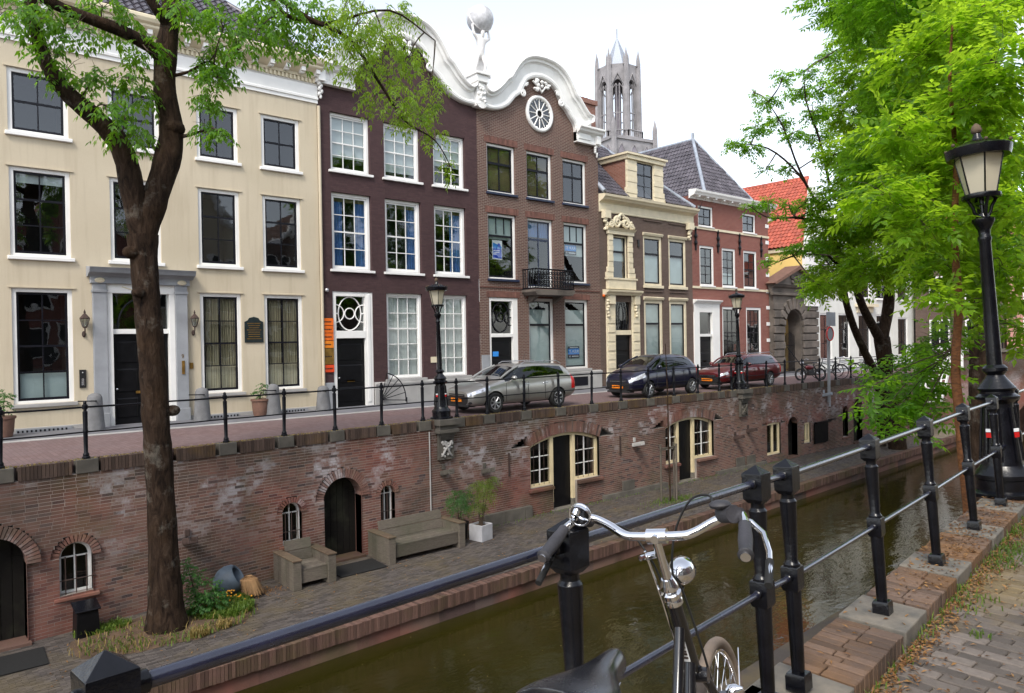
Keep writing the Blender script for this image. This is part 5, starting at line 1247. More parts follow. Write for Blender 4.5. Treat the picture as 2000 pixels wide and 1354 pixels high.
# ---------------------------------------------------------------- stone gate, yellow house, white houses, closing houses
gt = thing('stone_gate', 'weathered stone gateway with triangular pediment and iron gate', 'gate', (42.3, FY, 0))
gx0, gx1 = 39.80, 44.90; a0, a1, zs = 41.0, 42.98, 2.75
m = MB(); n_ = 14; acx = (a0+a1)/2; ar = (a1-a0)/2
arc = [(acx+ar*math.cos(t), zs+ar*math.sin(t)) for t in np.linspace(math.pi, 0, n_)]
m.prism([(gx0, -.1), (a0, -.1)]+arc+[(a1, -.1), (gx1, -.1), (gx1, 5.1), (gx0, 5.1)], FY-.25, FY+.6); gw = m.build('gate_wall', 'darkstone', gt)
for k in range(9):
    z = .05+k*.46
    for x0, x1 in ((gx0-.06, a0-.1), (a1+.1, gx1+.06)): MB().box(x0, x1, FY-.34-.05*(k % 2), FY-.251, z, z+.40).build('stone', 'darkstone', gw, bevel=.03)
for k in range(9):
    t = math.pi*(k+.5)/9; T = Matrix.Translation((acx+(ar+.38)*math.cos(t), FY-.32, zs+(ar+.38)*math.sin(t))) @ Matrix.Rotation(-t, 4, 'Y'); MB().obox(T, .66, .18, .33).build('stone', 'darkstone', gw, bevel=.03)
m = MB(); moulding(m, gx0-.25, gx1+.25, [(.25, 4.55), (.4, 4.6), (.4, 4.72), (.3, 4.76), (.3, 5.0), (.45, 5.08), (.55, 5.2), (0, 5.26)]); m.prism([(gx0-.1, 5.24), (gx1+.1, 5.24), (acx+.35, 6.2)], FY-.35, FY+.3); m.build('pediment', 'darkstone', gw)
m = MB(); m.prism([(gx0-.45, 5.26), (gx0-.2, 5.2), (acx+.35, 6.2), (gx1+.2, 5.2), (gx1+.45, 5.26), (acx+.35, 6.42)], FY-.6, FY+.4); m.build('pediment_roof', 'terracotta', gw)
m = MB()
for k in range(8): m.sphere((acx+.35+random.uniform(-.7, .7), FY-.38, 5.5+random.uniform(-.1, .25)), .15, .08, .12, 8, 6)
m.build('pediment_carving', 'darkstone', gw, smooth=60)
m = MB()
for x in np.linspace(a0+.9, a1-.05, 8): m.tube([(x, FY+.2, 0), (x, FY+.2, 2.2+.2*math.sin(x*3))], .022, 6)
for z in (.15, 1.6): m.tube([(a0+.9, FY+.2, z), (a1, FY+.2, z)], .02, 6)
m.tube([(a0+.05, FY-.4, 1.5), (a0+1.3, FY-.8, .1)], .03, 6); m.build('iron_gate', 'ironfar', gt, smooth=60)
yh = thing('yellow_house', 'yellow plastered side of a house under a bright red tiled roof', 'house', (46.5, 30, 0))
yx = 43.4
poly(yh, 'side_wall', [(yx, FY+22, -.2), (yx, FY-.15, -.2), (yx, FY-.15, 7.55), (yx, FY+22, 7.55)], 'yellow')
m = MB(); m.box(yx-.12, yx+.02, FY-.3, FY+22, 7.45, 7.7); m.build('eaves_gutter', 'offwhite', yh)
poly(yh, 'roof', [(yx-.15, FY+22, 7.68), (yx-.15, FY-.3, 7.68), (yx+4.6, FY+1.8, 12.8), (yx+4.6, FY+22, 12.8)], 'redtile')
tiled(yh, 'roof_tile', (yx-.2, FY+22, 7.73), (0, -1, 0), (4.75, 0, 5.12), 80, 22, lambda u, v: u < 22.2-2.0*v/6.98, 'redtile', tw=.29, tl=.36, pitch=.32)
MB().tube([(yx+4.6, FY+1.8, 12.85), (yx+4.6, FY+22, 12.85)], .14, 8).build('ridge_tile', 'redtile', yh)
poly(yh, 'front_gable', [(yx-.12, FY-.28, 7.6), (yx+9.3, FY-.28, 7.6), (yx+4.6, FY+1.8, 12.75)], 'whiteplaster')
poly(yh, 'front_wall', [(yx, FY+.9, -.2), (yx+9.2, FY+.9, -.2), (yx+9.2, FY+.9, 7.5), (yx, FY+.9, 7.5)], 'whiteplaster')
MB().box(yx-.04, yx+1.6, FY-.4, FY-.16, 4.0, 7.6).build('corner_pilaster', 'white', yh)
def plain_house(name, label, x0, x1, zt, mat, cols, rows, y=FY, dep=9, case='white', roofmat='tile', rooftop=3.2, wins=True, cat='house'):
    t = thing(name, label, cat, ((x0+x1)/2, y, 0)); ops = [(a, b, c, d) for a, b in cols for c, d in rows]
    wall(t, 'wall', x0, x1, -.2, zt, ops, mat, y)
    for a, b in cols:
        for c, d in rows: win(t, a, b, c, d, 2, 3 if d-c > 1.7 else 2, case, .10, 'frameblack', .05, .03, case, 'dark', y=y, rec=.04, sp=.05)
    for x in (x0, x1): poly(t, 'side_wall', [(x, y, -.2), (x, y+dep, -.2), (x, y+dep, zt), (x, y, zt)], mat)
    m = MB(); moulding(m, x0-.1, x1+.1, [(0, zt-.3), (.06, zt-.3), (.1, zt-.2), (.4, zt-.05), (.42, zt+.05), (0, zt+.1)], y); m.build('cornice', case, t)
    poly(t, 'roof', [(x0-.1, y-.3, zt+.08), (x1+.1, y-.3, zt+.08), (x1+.1, y+dep/2, zt+rooftop), (x0-.1, y+dep/2, zt+rooftop)], roofmat); poly(t, 'roof', [(x0-.1, y+dep+.3, zt+.08), (x0-.1, y+dep/2, zt+rooftop), (x1+.1, y+dep/2, zt+rooftop), (x1+.1, y+dep+.3, zt+.08)], roofmat)
    for x in (x0, x1): poly(t, 'gable_end', [(x, y, zt), (x, y+dep, zt), (x, y+dep/2, zt+rooftop)], mat)
    return t
plain_house('white_house', 'white plastered house next to the stone gate behind the trees', 45.05, 56.5, 7.9, 'whiteplaster', [(45.8, 47.4), (48.3, 49.9), (51.2, 53.0), (54.0, 55.6)], [(.6, 3.6), (4.7, 6.9)])
m = MB(); m.box(50.9, 53.3, FY-.1, FY-.002, 3.7, 4.1); m.box(50.7, 53.5, FY-.4, FY-.002, 4.1, 4.3); MB()
pt = m.build('door_hood', 'offwhite', bpy.data.objects['white_house'])
plain_house('pale_house', 'second pale plastered house further along the far quay', 56.6, 68.0, 8.6, 'whiteplaster', [(57.6, 59.3), (60.5, 62.2), (63.4, 65.1)], [(.6, 3.4), (4.7, 7.0)])

# ================================================================ cars
def split_mesh(me, names):
    co = np.empty(len(me.vertices)*3, np.float32); me.vertices.foreach_get('co', co); co = co.reshape(-1, 3); out = {}
    for p in me.polygons: out.setdefault(names[min(p.material_index, len(names)-1)], []).append(tuple(p.vertices))
    res = {}
    for k, F in out.items():
        used = sorted({i for f in F for i in f}); mp = {a: b for b, a in enumerate(used)}
        m = bpy.data.meshes.new(k); m.from_pydata([tuple(co[i]) for i in used], [], [tuple(mp[i] for i in f) for f in F]); m.update(); res[k] = m
    return res
def loose(me):
    par = list(range(len(me.vertices)))
    def fd(i):
        while par[i] != i: par[i] = par[par[i]]; i = par[i]
        return i
    for e in me.edges: par[fd(e.vertices[0])] = fd(e.vertices[1])
    grp = {}
    for p in me.polygons: grp.setdefault(fd(p.vertices[0]), []).append(tuple(p.vertices))
    out = []
    for F in grp.values():
        us = sorted({i for f in F for i in f}); mp = {a: b for b, a in enumerate(us)}
        m = bpy.data.meshes.new(me.name); m.from_pydata([tuple(me.vertices[i].co) for i in us], [], [tuple(mp[i] for i in f) for f in F]); m.update(); out.append(m)
    return out
def make_car(name, label, loc, st, paint, wheels, wr=.31, plate='', rails=False, scale=1.):
    """st: stations (x, zb, w, zmid, zs, zbelt, zr, wr, glass) ; glass: '' | 'w' windscreen ahead | 's' side | 'r' rear window ahead"""
    t = thing(name, label, 'car', loc); V = []; F = []; Mi = []; n = 9
    for x, zb, w_, zm, zs, zbl, zr, rw, gl in st:
        half = [(0, zb), (.72*w_, zb), (.95*w_, zb+.10), (w_, zm), (.99*w_, zs), (.93*w_, zbl), (rw, zr-.045), (rw*.62, zr), (0, zr+.012)]
        V += [(x, -y, z) for y, z in half]+[(x, y, z) for y, z in half[1:-1]]
    K = 16; right = list(range(9)); left = [0]+list(range(9, 16))+[8]
    NM = ['body', 'windscreen', 'side_window', 'rear_window', 'wheel_arch', 'grille', 'headlight', 'tail_light', 'bumper']
    S = len(st)
    for i in range(S-1):
        a, b = i*K, (i+1)*K
        for sd in (0, 1):
            R_ = left if sd else right
            for j in range(8):
                f = (a+R_[j], b+R_[j], b+R_[j+1], a+R_[j+1]); F.append(f if sd else f[::-1])
                g_ = st[i][8]; mi = 0
                if j >= 6 and 'w' in g_: mi = 1
                if j >= 6 and 'r' in g_: mi = 3
                if j == 5 and 's' in g_: mi = 2
                if j == 4 and 'h' in g_: mi = 6
                if j in (3, 4) and 't' in g_: mi = 7
                if j in (0, 1): mi = 8 if paint != 'silver' or j == 0 else 0
                Mi.append(mi)
    for i, rev, caps in ((0, False, {2: 5, 3: 5, 4: 0}), (S-1, True, {})):
        for j in range(8):
            f = [i*K+right[j], i*K+left[j], i*K+left[j+1], i*K+right[j+1]]; f = [v for k, v in enumerate(f) if v not in f[:k]]
            F.append(tuple(f[::-1] if not rev else f)); Mi.append(caps.get(j, 8 if j < 2 else 0))
    me = bpy.data.meshes.new('cage'); me.from_pydata(V, [], F); me.update()
    me.polygons.foreach_set('material_index', Mi)
    for k in NM: me.materials.append(M['black'])
    o = bpy.data.objects.new('cage', me); COL.objects.link(o); s_ = o.modifiers.new('s', 'SUBSURF'); s_.levels = 2; s_.render_levels = 2
    W = max(q[2] for q in st); cut = MB()
    for wx in wheels:
        for sd in (-1, 1):
            P = [(wx+(wr+.055)*math.cos(a), wr+(wr+.055)*math.sin(a)) for a in np.linspace(0, 2*math.pi, 28, endpoint=False)]
            y0, y1 = sorted((sd*(W-.24), sd*(W+.2))); cut.prism(P, y0, y1)
    cm = cut.mesh('cut')
    for k in NM: cm.materials.append(M['black'])
    cm.polygons.foreach_set('material_index', [4]*len(cm.polygons)); co_ = bpy.data.objects.new('cut', cm); COL.objects.link(co_)
    b_ = o.modifiers.new('b', 'BOOLEAN'); b_.object = co_; b_.operation = 'DIFFERENCE'; b_.solver = 'EXACT'
    ev = evaluated(o, 'car'); bpy.data.objects.remove(o); bpy.data.objects.remove(co_)
    mats = dict(body=paint, windscreen='carglass', side_window='carglass', rear_window='carglass', wheel_arch='trim', grille='trim', headlight='headlens', tail_light='redlens', bumper='trim')
    for k, m_ in split_mesh(ev, NM).items():
        for p_ in (loose(m_) if k in ('side_window', 'wheel_arch', 'headlight', 'tail_light') else [m_]): obj(k, p_, mats[k], t, smooth=50, local=True)
    # dark cabin behind the glass
    cab = MB(); xg = [q[0] for q in st if q[8]]; zb_ = st[6][5]; cab.box(xg[len(xg)//3], st[-4][0], -W*.72, W*.72, .35, zb_-.02); 
    for sx in (.38, .62):
        X_ = st[5][0]+(st[-3][0]-st[5][0])*sx
        for sy in (-.36, .36): cab.box(X_, X_+.14, sy-.22, sy+.22, zb_-.1, zb_+.2); cab.box(X_+.03, X_+.11, sy-.10, sy+.10, zb_+.2, zb_+.36)
    cab.build('cabin', 'trim', t, local=True, bevel=.03)
    for wx in wheels:
        for sd in (-1, 1):
            Rm = Matrix.Translation((wx, sd*(W-.10), wr)) @ Matrix.Rotation(math.pi/2*(-sd), 4, 'X').to_4x4()
            R3 = Matrix.Rotation(math.pi/2*(1 if sd < 0 else -1), 3, 'X'); c = (wx, sd*(W-.10), wr)
            w1 = MB(); w1.lathe([(wr*.64, -.09), (wr*.9, -.10), (wr, -.07), (wr, .07), (wr*.9, .10), (wr*.66, .095), (wr*.64, .06)], 28, c, R3, cap=False); tyre = w1.build('wheel', 'rubber', t, smooth=40, local=True)
            rim = MB(); rim.lathe([(wr*.66, .09), (wr*.60, .092), (wr*.58, .05)], 28, c, R3, cap=False); rim.lathe([(.055, .05), (.055, .085), (.03, .09)], 12, c, R3)
            for k in range(7):
                a = 2*math.pi*k/7
                for off in (-.10, .10):
                    p0 = R3 @ Vector((.045*math.cos(a), .045*math.sin(a), .075)); p1 = R3 @ Vector((wr*.62*math.cos(a+off), wr*.62*math.sin(a+off), .085)); rim.tube([p0+Vector(c), p1+Vector(c)], [.016, .013], 5)
            rim.build('rim', 'alloy', tyre, smooth=40, local=True); dk = MB(); dk.lathe([(wr*.63, .02), (.001, .021)], 24, c, R3); dk.build('brake_disc', 'trim', tyre, local=True)
    xc = st[5][0]
    for sd in (-1, 1):
        m = MB(); m.sphere((xc+.34, sd*(W+.08), st[6][5]+.08), .09, .10, .075, 12, 8); m.tube([(xc+.36, sd*(W-.08), st[6][5]), (xc+.36, sd*(W+.04), st[6][5]+.05)], .03, 6); m.build('mirror', paint, t, smooth=60, local=True)
        for hx in (wheels[0]+1.25, wheels[0]+2.05):
            m = MB(); zz = st[7][5]-.14; m.tube([(hx-.09, sd*(W+.0), zz), (hx-.07, sd*(W+.025), zz+.005), (hx+.07, sd*(W+.025), zz+.005), (hx+.09, sd*(W+.0), zz)], .014, 6); m.build('door_handle', 'chrome' if paint == 'silver' else paint, t, smooth=60, local=True)
        # A pillar and door seams
        a5, a6 = st[5], st[6]
        m = MB(); m.tube([(a5[0]-.02, sd*a5[7]*1.0, a5[6]-.02), ((a5[0]+a6[0])/2, sd*(a5[7]+a6[7])/2*1.015, (a5[6]+a6[6])/2+.0), (a6[0]+.05, sd*a6[7], a6[6]-.045)], .035, 8); m.build('pillar', paint, t, smooth=60, local=True)
        if rails: m = MB(); m.tube([(st[6][0]+.2, sd*st[7][7]*.95, st[7][6]-.01), (st[6][0]+.35, sd*st[7][7]*.95, st[7][6]+.05), (st[-4][0]-.2, sd*st[7][7]*.95, st[-5][6]+.05), (st[-4][0], sd*st[7][7]*.95, st[-4][6]-.0)], .016, 6); m.build('roof_rail', 'alloy', t, smooth=60, local=True)
        m = MB()
        for hx in (wheels[0]+.42, wheels[0]+1.33, wheels[0]+2.05): m.box(hx-.004, hx+.004, sd*W-.006, sd*W+.002, .32, st[7][5]-.06)
        m.build('door_seam', 'trim', t, local=True)
    x0 = st[0][0]
    MB().box(x0-.035, x0-.012, -.26, .26, .36, .47).build('number_plate', 'plate', t, local=True)
    if plate:
        q = text_mb(plate, .095, .001); q.transform(Matrix.Translation((x0-.037, 0, .415)) @ Matrix.Rotation(-math.pi/2, 4, 'Z') @ Matrix.Rotation(math.pi/2, 4, 'X')); obj('plate_lettering', q, 'ink', t, local=True)
    gz = st[0][5]-.02; m = MB(); m.box(x0-.018, x0+.12, -.40, .40, gz-.07, gz+.02); m.build('upper_grille', 'trim', t, local=True, bevel=.025)
    MB().box(x0-.024, x0-.016, -.36, .36, gz-.03, gz-.022).build('grille_bar', 'chrome', t, local=True)
    for sd in (-1, 1): MB().box(x0+.02, x0+.16, sd*W*.62-.10, sd*W*.62+.10, .30, .37).build('fog_lamp_recess', 'trim', t, local=True, bevel=.02)
    m = MB(); m.box(x0-.01, x0+.3, -W*.62, W*.62, .20, .27); m.build('lower_intake', 'trim', t, local=True, bevel=.02)
    MB().tube([(st[8][0]+.2, 0, st[8][6]), (st[8][0]+.32, 0, st[8][6]+.28)], .006, 5).build('aerial', 'trim', t, local=True)
    t.scale = (scale,)*3
    return t
sil = [(0.0,0.24,0.56,0.42,0.52,0.6,0.68,0.45,'h'),(0.1,0.2,0.74,0.44,0.6,0.68,0.745,0.58,'h'),(0.42,0.2,0.85,0.48,0.68,0.78,0.86,0.64,'h'),(0.62,0.2,0.87,0.5,0.72,0.83,0.92,0.66,''),(1.0,0.2,0.88,0.52,0.76,0.9,0.99,0.68,''),(1.16,0.2,0.88,0.54,0.78,0.93,1.04,0.7,'ws'),(1.92,0.2,0.88,0.56,0.82,0.96,1.43,0.585,'s'),(2.0,0.2,0.88,0.56,0.83,0.965,1.45,0.59,'s'),(2.48,0.2,0.88,0.56,0.84,0.985,1.475,0.6,'s'),(2.58,0.2,0.88,0.56,0.84,0.99,1.475,0.6,'s'),(3.22,0.2,0.88,0.56,0.86,1.02,1.46,0.59,'s'),(3.3,0.2,0.88,0.56,0.86,1.025,1.455,0.59,'s'),(3.86,0.22,0.87,0.56,0.87,1.06,1.41,0.56,''),(4.1,0.26,0.85,0.56,0.86,1.05,1.37,0.53,'rt'),(4.3,0.3,0.8,0.56,0.84,1.0,1.05,0.52,'t'),(4.38,0.34,0.72,0.56,0.78,0.9,0.95,0.46,'')]
make_car('silver_estate_car', 'silver beige estate car parked behind the railing beside the lamp post', (13.38, 18.30, 0), sil, 'silver', (.82, 3.46), plate='JS-112-Z', rails=True)
col = [(0.0,0.26,0.55,0.44,0.56,0.66,0.76,0.45,'h'),(0.1,0.22,0.72,0.46,0.64,0.76,0.84,0.56,'h'),(0.42,0.22,0.84,0.5,0.74,0.88,0.97,0.62,'h'),(0.58,0.22,0.86,0.52,0.78,0.94,1.03,0.64,''),(0.82,0.22,0.86,0.54,0.82,0.99,1.09,0.66,''),(0.92,0.22,0.86,0.56,0.84,1.01,1.13,0.68,'ws'),(1.75,0.22,0.86,0.58,0.88,1.04,1.53,0.56,'s'),(1.83,0.22,0.86,0.58,0.88,1.045,1.55,0.565,'s'),(2.4,0.22,0.86,0.58,0.89,1.06,1.57,0.57,'s'),(2.5,0.22,0.86,0.58,0.89,1.065,1.57,0.57,'s'),(3.1,0.22,0.86,0.58,0.9,1.09,1.54,0.56,'s'),(3.16,0.22,0.86,0.58,0.9,1.09,1.535,0.56,'s'),(3.52,0.24,0.85,0.58,0.9,1.12,1.49,0.54,''),(3.72,0.28,0.83,0.58,0.9,1.1,1.42,0.5,'rt'),(3.92,0.32,0.78,0.58,0.88,1.02,1.1,0.5,'t'),(4.0,0.36,0.7,0.58,0.8,0.92,0.97,0.45,'')]
make_car('blue_hatchback', 'small dark blue hatchback parked in front of the ornate doorway', (20.75, 18.32, 0), col, 'navy', (.80, 3.40), .30, plate='29-TVZ-7')
leg = [(0.0,0.26,0.58,0.44,0.54,0.62,0.7,0.48,'h'),(0.1,0.22,0.76,0.46,0.62,0.7,0.76,0.6,'h'),(0.3,0.22,0.84,0.48,0.66,0.75,0.82,0.64,''),(0.8,0.22,0.85,0.52,0.72,0.84,0.91,0.66,''),(1.2,0.22,0.86,0.54,0.76,0.9,0.97,0.67,''),(1.34,0.22,0.86,0.56,0.78,0.92,1.01,0.68,'ws'),(1.98,0.22,0.86,0.58,0.82,0.94,1.38,0.57,'s'),(2.06,0.22,0.86,0.58,0.82,0.945,1.4,0.575,'s'),(2.56,0.22,0.86,0.58,0.83,0.95,1.43,0.58,'s'),(2.66,0.22,0.86,0.58,0.83,0.95,1.43,0.58,'s'),(3.28,0.22,0.86,0.58,0.84,0.96,1.43,0.575,'s'),(3.36,0.22,0.86,0.58,0.84,0.96,1.43,0.575,'s'),(4.16,0.24,0.85,0.58,0.85,0.98,1.4,0.56,''),(4.34,0.28,0.83,0.58,0.86,0.98,1.34,0.53,'rt'),(4.56,0.32,0.78,0.58,0.84,0.95,1.02,0.52,'t'),(4.64,0.36,0.7,0.58,0.78,0.88,0.93,0.46,'')]
make_car('red_estate_car', 'dark red estate car parked behind the further lamp post', (26.35, 18.32, 0), leg, 'maroon', (.92, 3.52), .31, plate='SX-LR-81', rails=True)

# ================================================================ foreground bicycle
bk_root = bpy.data.objects.new('bicycle', None); COL.objects.link(bk_root); bk_root.empty_display_size = .2
tag(bk_root, 'black city bicycle with chrome handlebar leaning on the near railing', 'bicycle')
bk_root.matrix_world = Matrix.Translation((1.722, 1.194, NS)) @ Matrix.Rotation(R(17), 4, 'Z') @ Matrix.Rotation(R(-7), 4, 'X')
bpy.context.view_layer.update()
LB_ = dict(local=True)
def T_(name, pts, r, mat, par=bk_root, n=10, cl=False, sm=60): return MB().tube(pts, r, n, closed=cl).build(name, mat, par, smooth=sm, local=True)
hx = lambda z: (0.985-z)*.37                    # head axis
ax_ = (.36, 0, .35); rear = (-.72, 0, .35); bb = (-.28, 0, .28)
T_('head_tube', [(hx(.94), 0, .94), (hx(.72), 0, .72)], .021, 'frame', n=14)
hs_ = MB(); hs_.lathe([(.017, .075), (.022, .06), (.026, .05), (.026, .042), (.020, .036), (.029, .03), (.029, .018), (.024, .012), (.027, .006), (.027, -.006), (.022, -.012)], 18, (hx(.94), 0, .94), Matrix.Rotation(math.atan(-.37), 3, 'Y')); hs_.build('headset', 'chrome', bk_root, smooth=35, local=True)
T_('stem', [(hx(.95), 0, .95), (hx(1.04), 0, 1.04), (hx(1.13), 0, 1.135)], [.0135, .0135, .013], 'chrome', n=14)
bz = 1.138; bxc = hx(1.13)
bar = spline([(bxc, 0, bz), (bxc, 0.05, bz), (bxc+.005, .095, bz+.004), (bxc+.03, .15, bz+.028), (bxc+.035, .20, bz+.048), (bxc+.005, .235, bz+.05), (bxc-.06, .252, bz+.035), (bxc-.12, .262, bz+.014), (bxc-.19, .268, bz-.012)], 5)
handle = [(x, -y, z) for x, y, z in bar[::-1]]+bar[1:]
hb = T_('handlebar', handle, .0125, 'chrome', n=14)
cl_ = MB(); cl_.tube([(bxc, -.028, bz), (bxc, .028, bz)], .021, 16); cl_.tube([(bxc-.03, 0, bz-.004), (bxc-.018, 0, bz-.002)], .012, 10); cl_.build('stem_clamp', 'chrome', bk_root, smooth=40, local=True)
for sgn in (-1, 1):
    g0, g1 = Vector((bxc-.055, sgn*.251, bz+.037)), Vector((bxc-.185, sgn*.268, bz-.010)); d_ = (g1-g0)
    pts = [g0+d_*t for t in (0, .02, .12, .3, .5, .7, .86, .93, .97, 1.0)]
    T_('grip', pts, [.0135, .0165, .016, .0175, .0185, .0175, .016, .0185, .020, .015], 'grip', n=16)
    # brake lever reaching forward of and below the grip
    l0 = Vector((bxc+.035, sgn*.215, bz+.038))
    T_('brake_lever', [l0, l0+Vector((.03, sgn*.03, -.02)), l0+Vector((.0, sgn*.065, -.045)), l0+Vector((-.08, sgn*.085, -.075)), l0+Vector((-.14, sgn*.09, -.10)), l0+Vector((-.19, sgn*.09, -.125))], [.008, .009, .0085, .008, .0085, .007], 'chrome')
    T_('lever_sleeve', [l0+Vector((-.11, sgn*.088, -.088)), l0+Vector((-.19, sgn*.0905, -.126))], [.0105, .0095], 'rubber')
    c2 = MB(); c2.tube([(bxc+.02, sgn*.205, bz+.05), (bxc+.0, sgn*.232, bz+.05)], .021, 14); c2.sphere((bxc+.035, sgn*.21, bz+.04), .018, n=10, m=8); c2.build('brake_clamp', 'grip', bk_root, smooth=45, local=True)
# bell on the left, gear shifter on the right
b_ = MB(); b_.lathe([(.030, 0), (.031, .006), (.026, .018), (.012, .025), (.004, .027)], 20, (bxc-.035, .208, bz+.072), Matrix.Rotation(R(62), 3, 'Y') @ Matrix.Rotation(R(10), 3, 'X')); bl_ = b_.build('bell', 'chrome', bk_root, smooth=50, local=True)
r_ = MB(); r_.tube([(bxc-.034+.0*k, .208+.031*math.cos(a), bz+.072+.031*math.sin(a)) for k, a in enumerate(np.linspace(0, 2*math.pi, 24, endpoint=False))], .0035, 6, closed=True); r_.build('bell_rim', 'chrome', bl_, smooth=60, local=True)
sft = MB(); sft.tube([(bxc+.012, -.185, bz+.055), (bxc-.02, -.22, bz+.058)], [.026, .024], 12); sft.sphere((bxc-.01, -.185, bz+.082), .028, .03, .013, 12, 8); sft.build('gear_shifter', 'grip', bk_root, smooth=45, local=True)
T_('cable', spline([(bxc+.0, -.175, bz+.075), (bxc+.05, -.15, bz+.10), (bxc+.09, -.08, bz+.08), (bxc+.10, -.02, bz-.01), (bxc+.09, .0, bz-.12), (.06, -.012, .96), (.10, -.03, .8), (.16, -.028, .66)], 6), .0035, 'rubber', n=6)
T_('cable', spline([(bxc+.02, .18, bz+.03), (bxc+.08, .12, bz+.0), (bxc+.08, .05, bz-.10), (.04, .028, .92), (.10, .03, .74), (.18, .03, .6)], 6), .003, 'rubber', n=6)
T_('brake_rod', [(bxc+.03, .05, bz-.05), (.02, .034, .93), (.08, .03, .76)], .004, 'chrome', n=6)
rl2 = MB(); rl2.tube([(bxc+.055, .03, bz-.065), (bxc+.03, .05, bz-.065)], .011, 10); rl2.tube([(bxc+.03, .05, bz-.065), (bxc+.01, .058, bz-.065)], .008, 8); rl2.build('rod_joint', 'chrome', bk_root, smooth=40, local=True)
# headlamp
hl = MB(); hl.lathe([(.003, -.060), (.020, -.053), (.034, -.036), (.040, -.012), (.041, .012), (.038, .016)], 20, (hx(1.0)+.115, -.01, 1.0), Matrix.Rotation(R(90), 3, 'Y')); hl_o = hl.build('headlamp', 'chrome', bk_root, smooth=50, local=True)
le = MB(); le.lathe([(.038, .015), (.024, .021), (.002, .024)], 20, (hx(1.0)+.115, -.01, 1.0), Matrix.Rotation(R(90), 3, 'Y')); le.build('lens', 'headlens', hl_o, smooth=50, local=True)
T_('lamp_bracket', [(hx(.93)+.02, 0, .93), (hx(.95)+.08, 0, .935), (hx(1.0)+.11, -.01, .955)], .006, 'frame', n=6)
# frame
T_('down_tube', [(hx(.755), 0, .755), (-.05, 0, .44), bb], .0175, 'frame', n=12)
T_('top_tube', [(hx(.87), 0, .87), (-.10, 0, .58), (-.30, 0, .42)], .0155, 'frame', n=12)
T_('seat_tube', [bb, (-.47, 0, .74)], .016, 'frame', n=12); T_('seat_post', [(-.46, 0, .72), (-.53, 0, .90)], .0125, 'chrome', n=12)
for s in (-1, 1):
    T_('chain_stay', [bb, (-.5, s*.05, .31), (rear[0], s*.06, .35)], .010, 'frame'); T_('seat_stay', [(-.45, s*.02, .70), (-.6, s*.05, .52), (rear[0], s*.06, .35)], .008, 'frame')
    T_('fork_blade', [(hx(.72), s*.022, .72), (hx(.66)+.01, s*.045, .66), (.27, s*.052, .5), (ax_[0], s*.055, .35)], [.014, .014, .012, .009], 'frame')
    T_('fender_stay', [(ax_[0], s*.057, .35), (ax_[0]+.24, s*.035, .60)], .0025, 'chrome', n=5)
cr = MB(); cr.tube([(hx(.70), -.05, .70), (hx(.70), .05, .70)], .022, 12); cr.build('fork_crown', 'frame', bk_root, smooth=50, local=True)
def wheel(c, r, par, front):
    tz = [(c[0]+(r-.018)*math.cos(a), c[1], c[2]+(r-.018)*math.sin(a)) for a in np.linspace(0, 2*math.pi, 64, endpoint=False)]
    wh = MB().tube(tz, .0185, 10, closed=True).build('wheel', 'tyre', par, smooth=60, local=True)
    rz = [(c[0]+(r-.042)*math.cos(a), c[1], c[2]+(r-.042)*math.sin(a)) for a in np.linspace(0, 2*math.pi, 64, endpoint=False)]
    MB().tube(rz, .010, 8, closed=True).build('rim', 'chrome', wh, smooth=60, local=True)
    sp = MB()
    for k in range(36):
        a = 2*math.pi*k/36; b = a+(.45 if k % 4 < 2 else -.45); sd = .03 if k % 2 else -.03
        sp.tube([(c[0]+.025*math.cos(b), c[1]+sd, c[2]+.025*math.sin(b)), (c[0]+(r-.045)*math.cos(a), c[1], c[2]+(r-.045)*math.sin(a))], .0013, 4, cap=False)
    sp.build('spokes', 'chrome', wh, local=True); MB().tube([(c[0], c[1]-.055, c[2]), (c[0], c[1]+.055, c[2])], .024, 14).build('hub', 'chrome', wh, smooth=40, local=True)
    fm = MB(); A = np.linspace(R(20), R(205), 30) if front else np.linspace(R(-5), R(185), 30); vs = []
    for a in A:
        for k in range(7):
            t = math.pi*(k/6-.5); rr = r+.012+.014*math.cos(t); vs.append((c[0]+rr*math.cos(a), c[1]+.029*math.sin(t), c[2]+rr*math.sin(a)))
    fm.add(vs, [(i*7+j, i*7+j+1, (i+1)*7+j+1, (i+1)*7+j) for i in range(29) for j in range(6)])
    if not front: fm.build('mudguard', 'frame', par, smooth=60, local=True)
    return wh
wheel(ax_, .35, bk_root, True); wheel(rear, .35, bk_root, False)
bl2 = MB(); bl2.lathe([(.002, .0), (.018, .002), (.022, .012), (.018, .03), (.006, .05)], 14, (.20, -.075, .615), Matrix.Rotation(R(75), 3, 'X')); bl2.build('dynamo_cap', 'chrome', bk_root, smooth=50, local=True)
dy_ = MB(); dy_.tube([(.20, -.065, .61), (.205, -.06, .52), (.21, -.055, .47)], [.018, .021, .014], 12); dy_.build('dynamo', 'frame', bk_root, smooth=40, local=True)
# sticker on the head tube
stn = MB(); sx = hx(.79)-.026; stn.obox(Matrix.Translation((sx, 0.0, .79)) @ Matrix.Rotation(math.atan(-.37), 4, 'Y'), .003, .020, .075); sk = stn.build('frame_sticker', 'paper', bk_root, local=True)
bc = MB()
for k, (z0, z1) in enumerate(((.815, .822), (.806, .810), (.798, .803), (.785, .79), (.776, .782), (.764, .770))): bc.obox(Matrix.Translation((hx((z0+z1)/2)-.0285, 0, (z0+z1)/2)) @ Matrix.Rotation(math.atan(-.37), 4, 'Y'), .002, .014, (z1-z0))
bc.build('barcode', 'ink', sk, local=True)
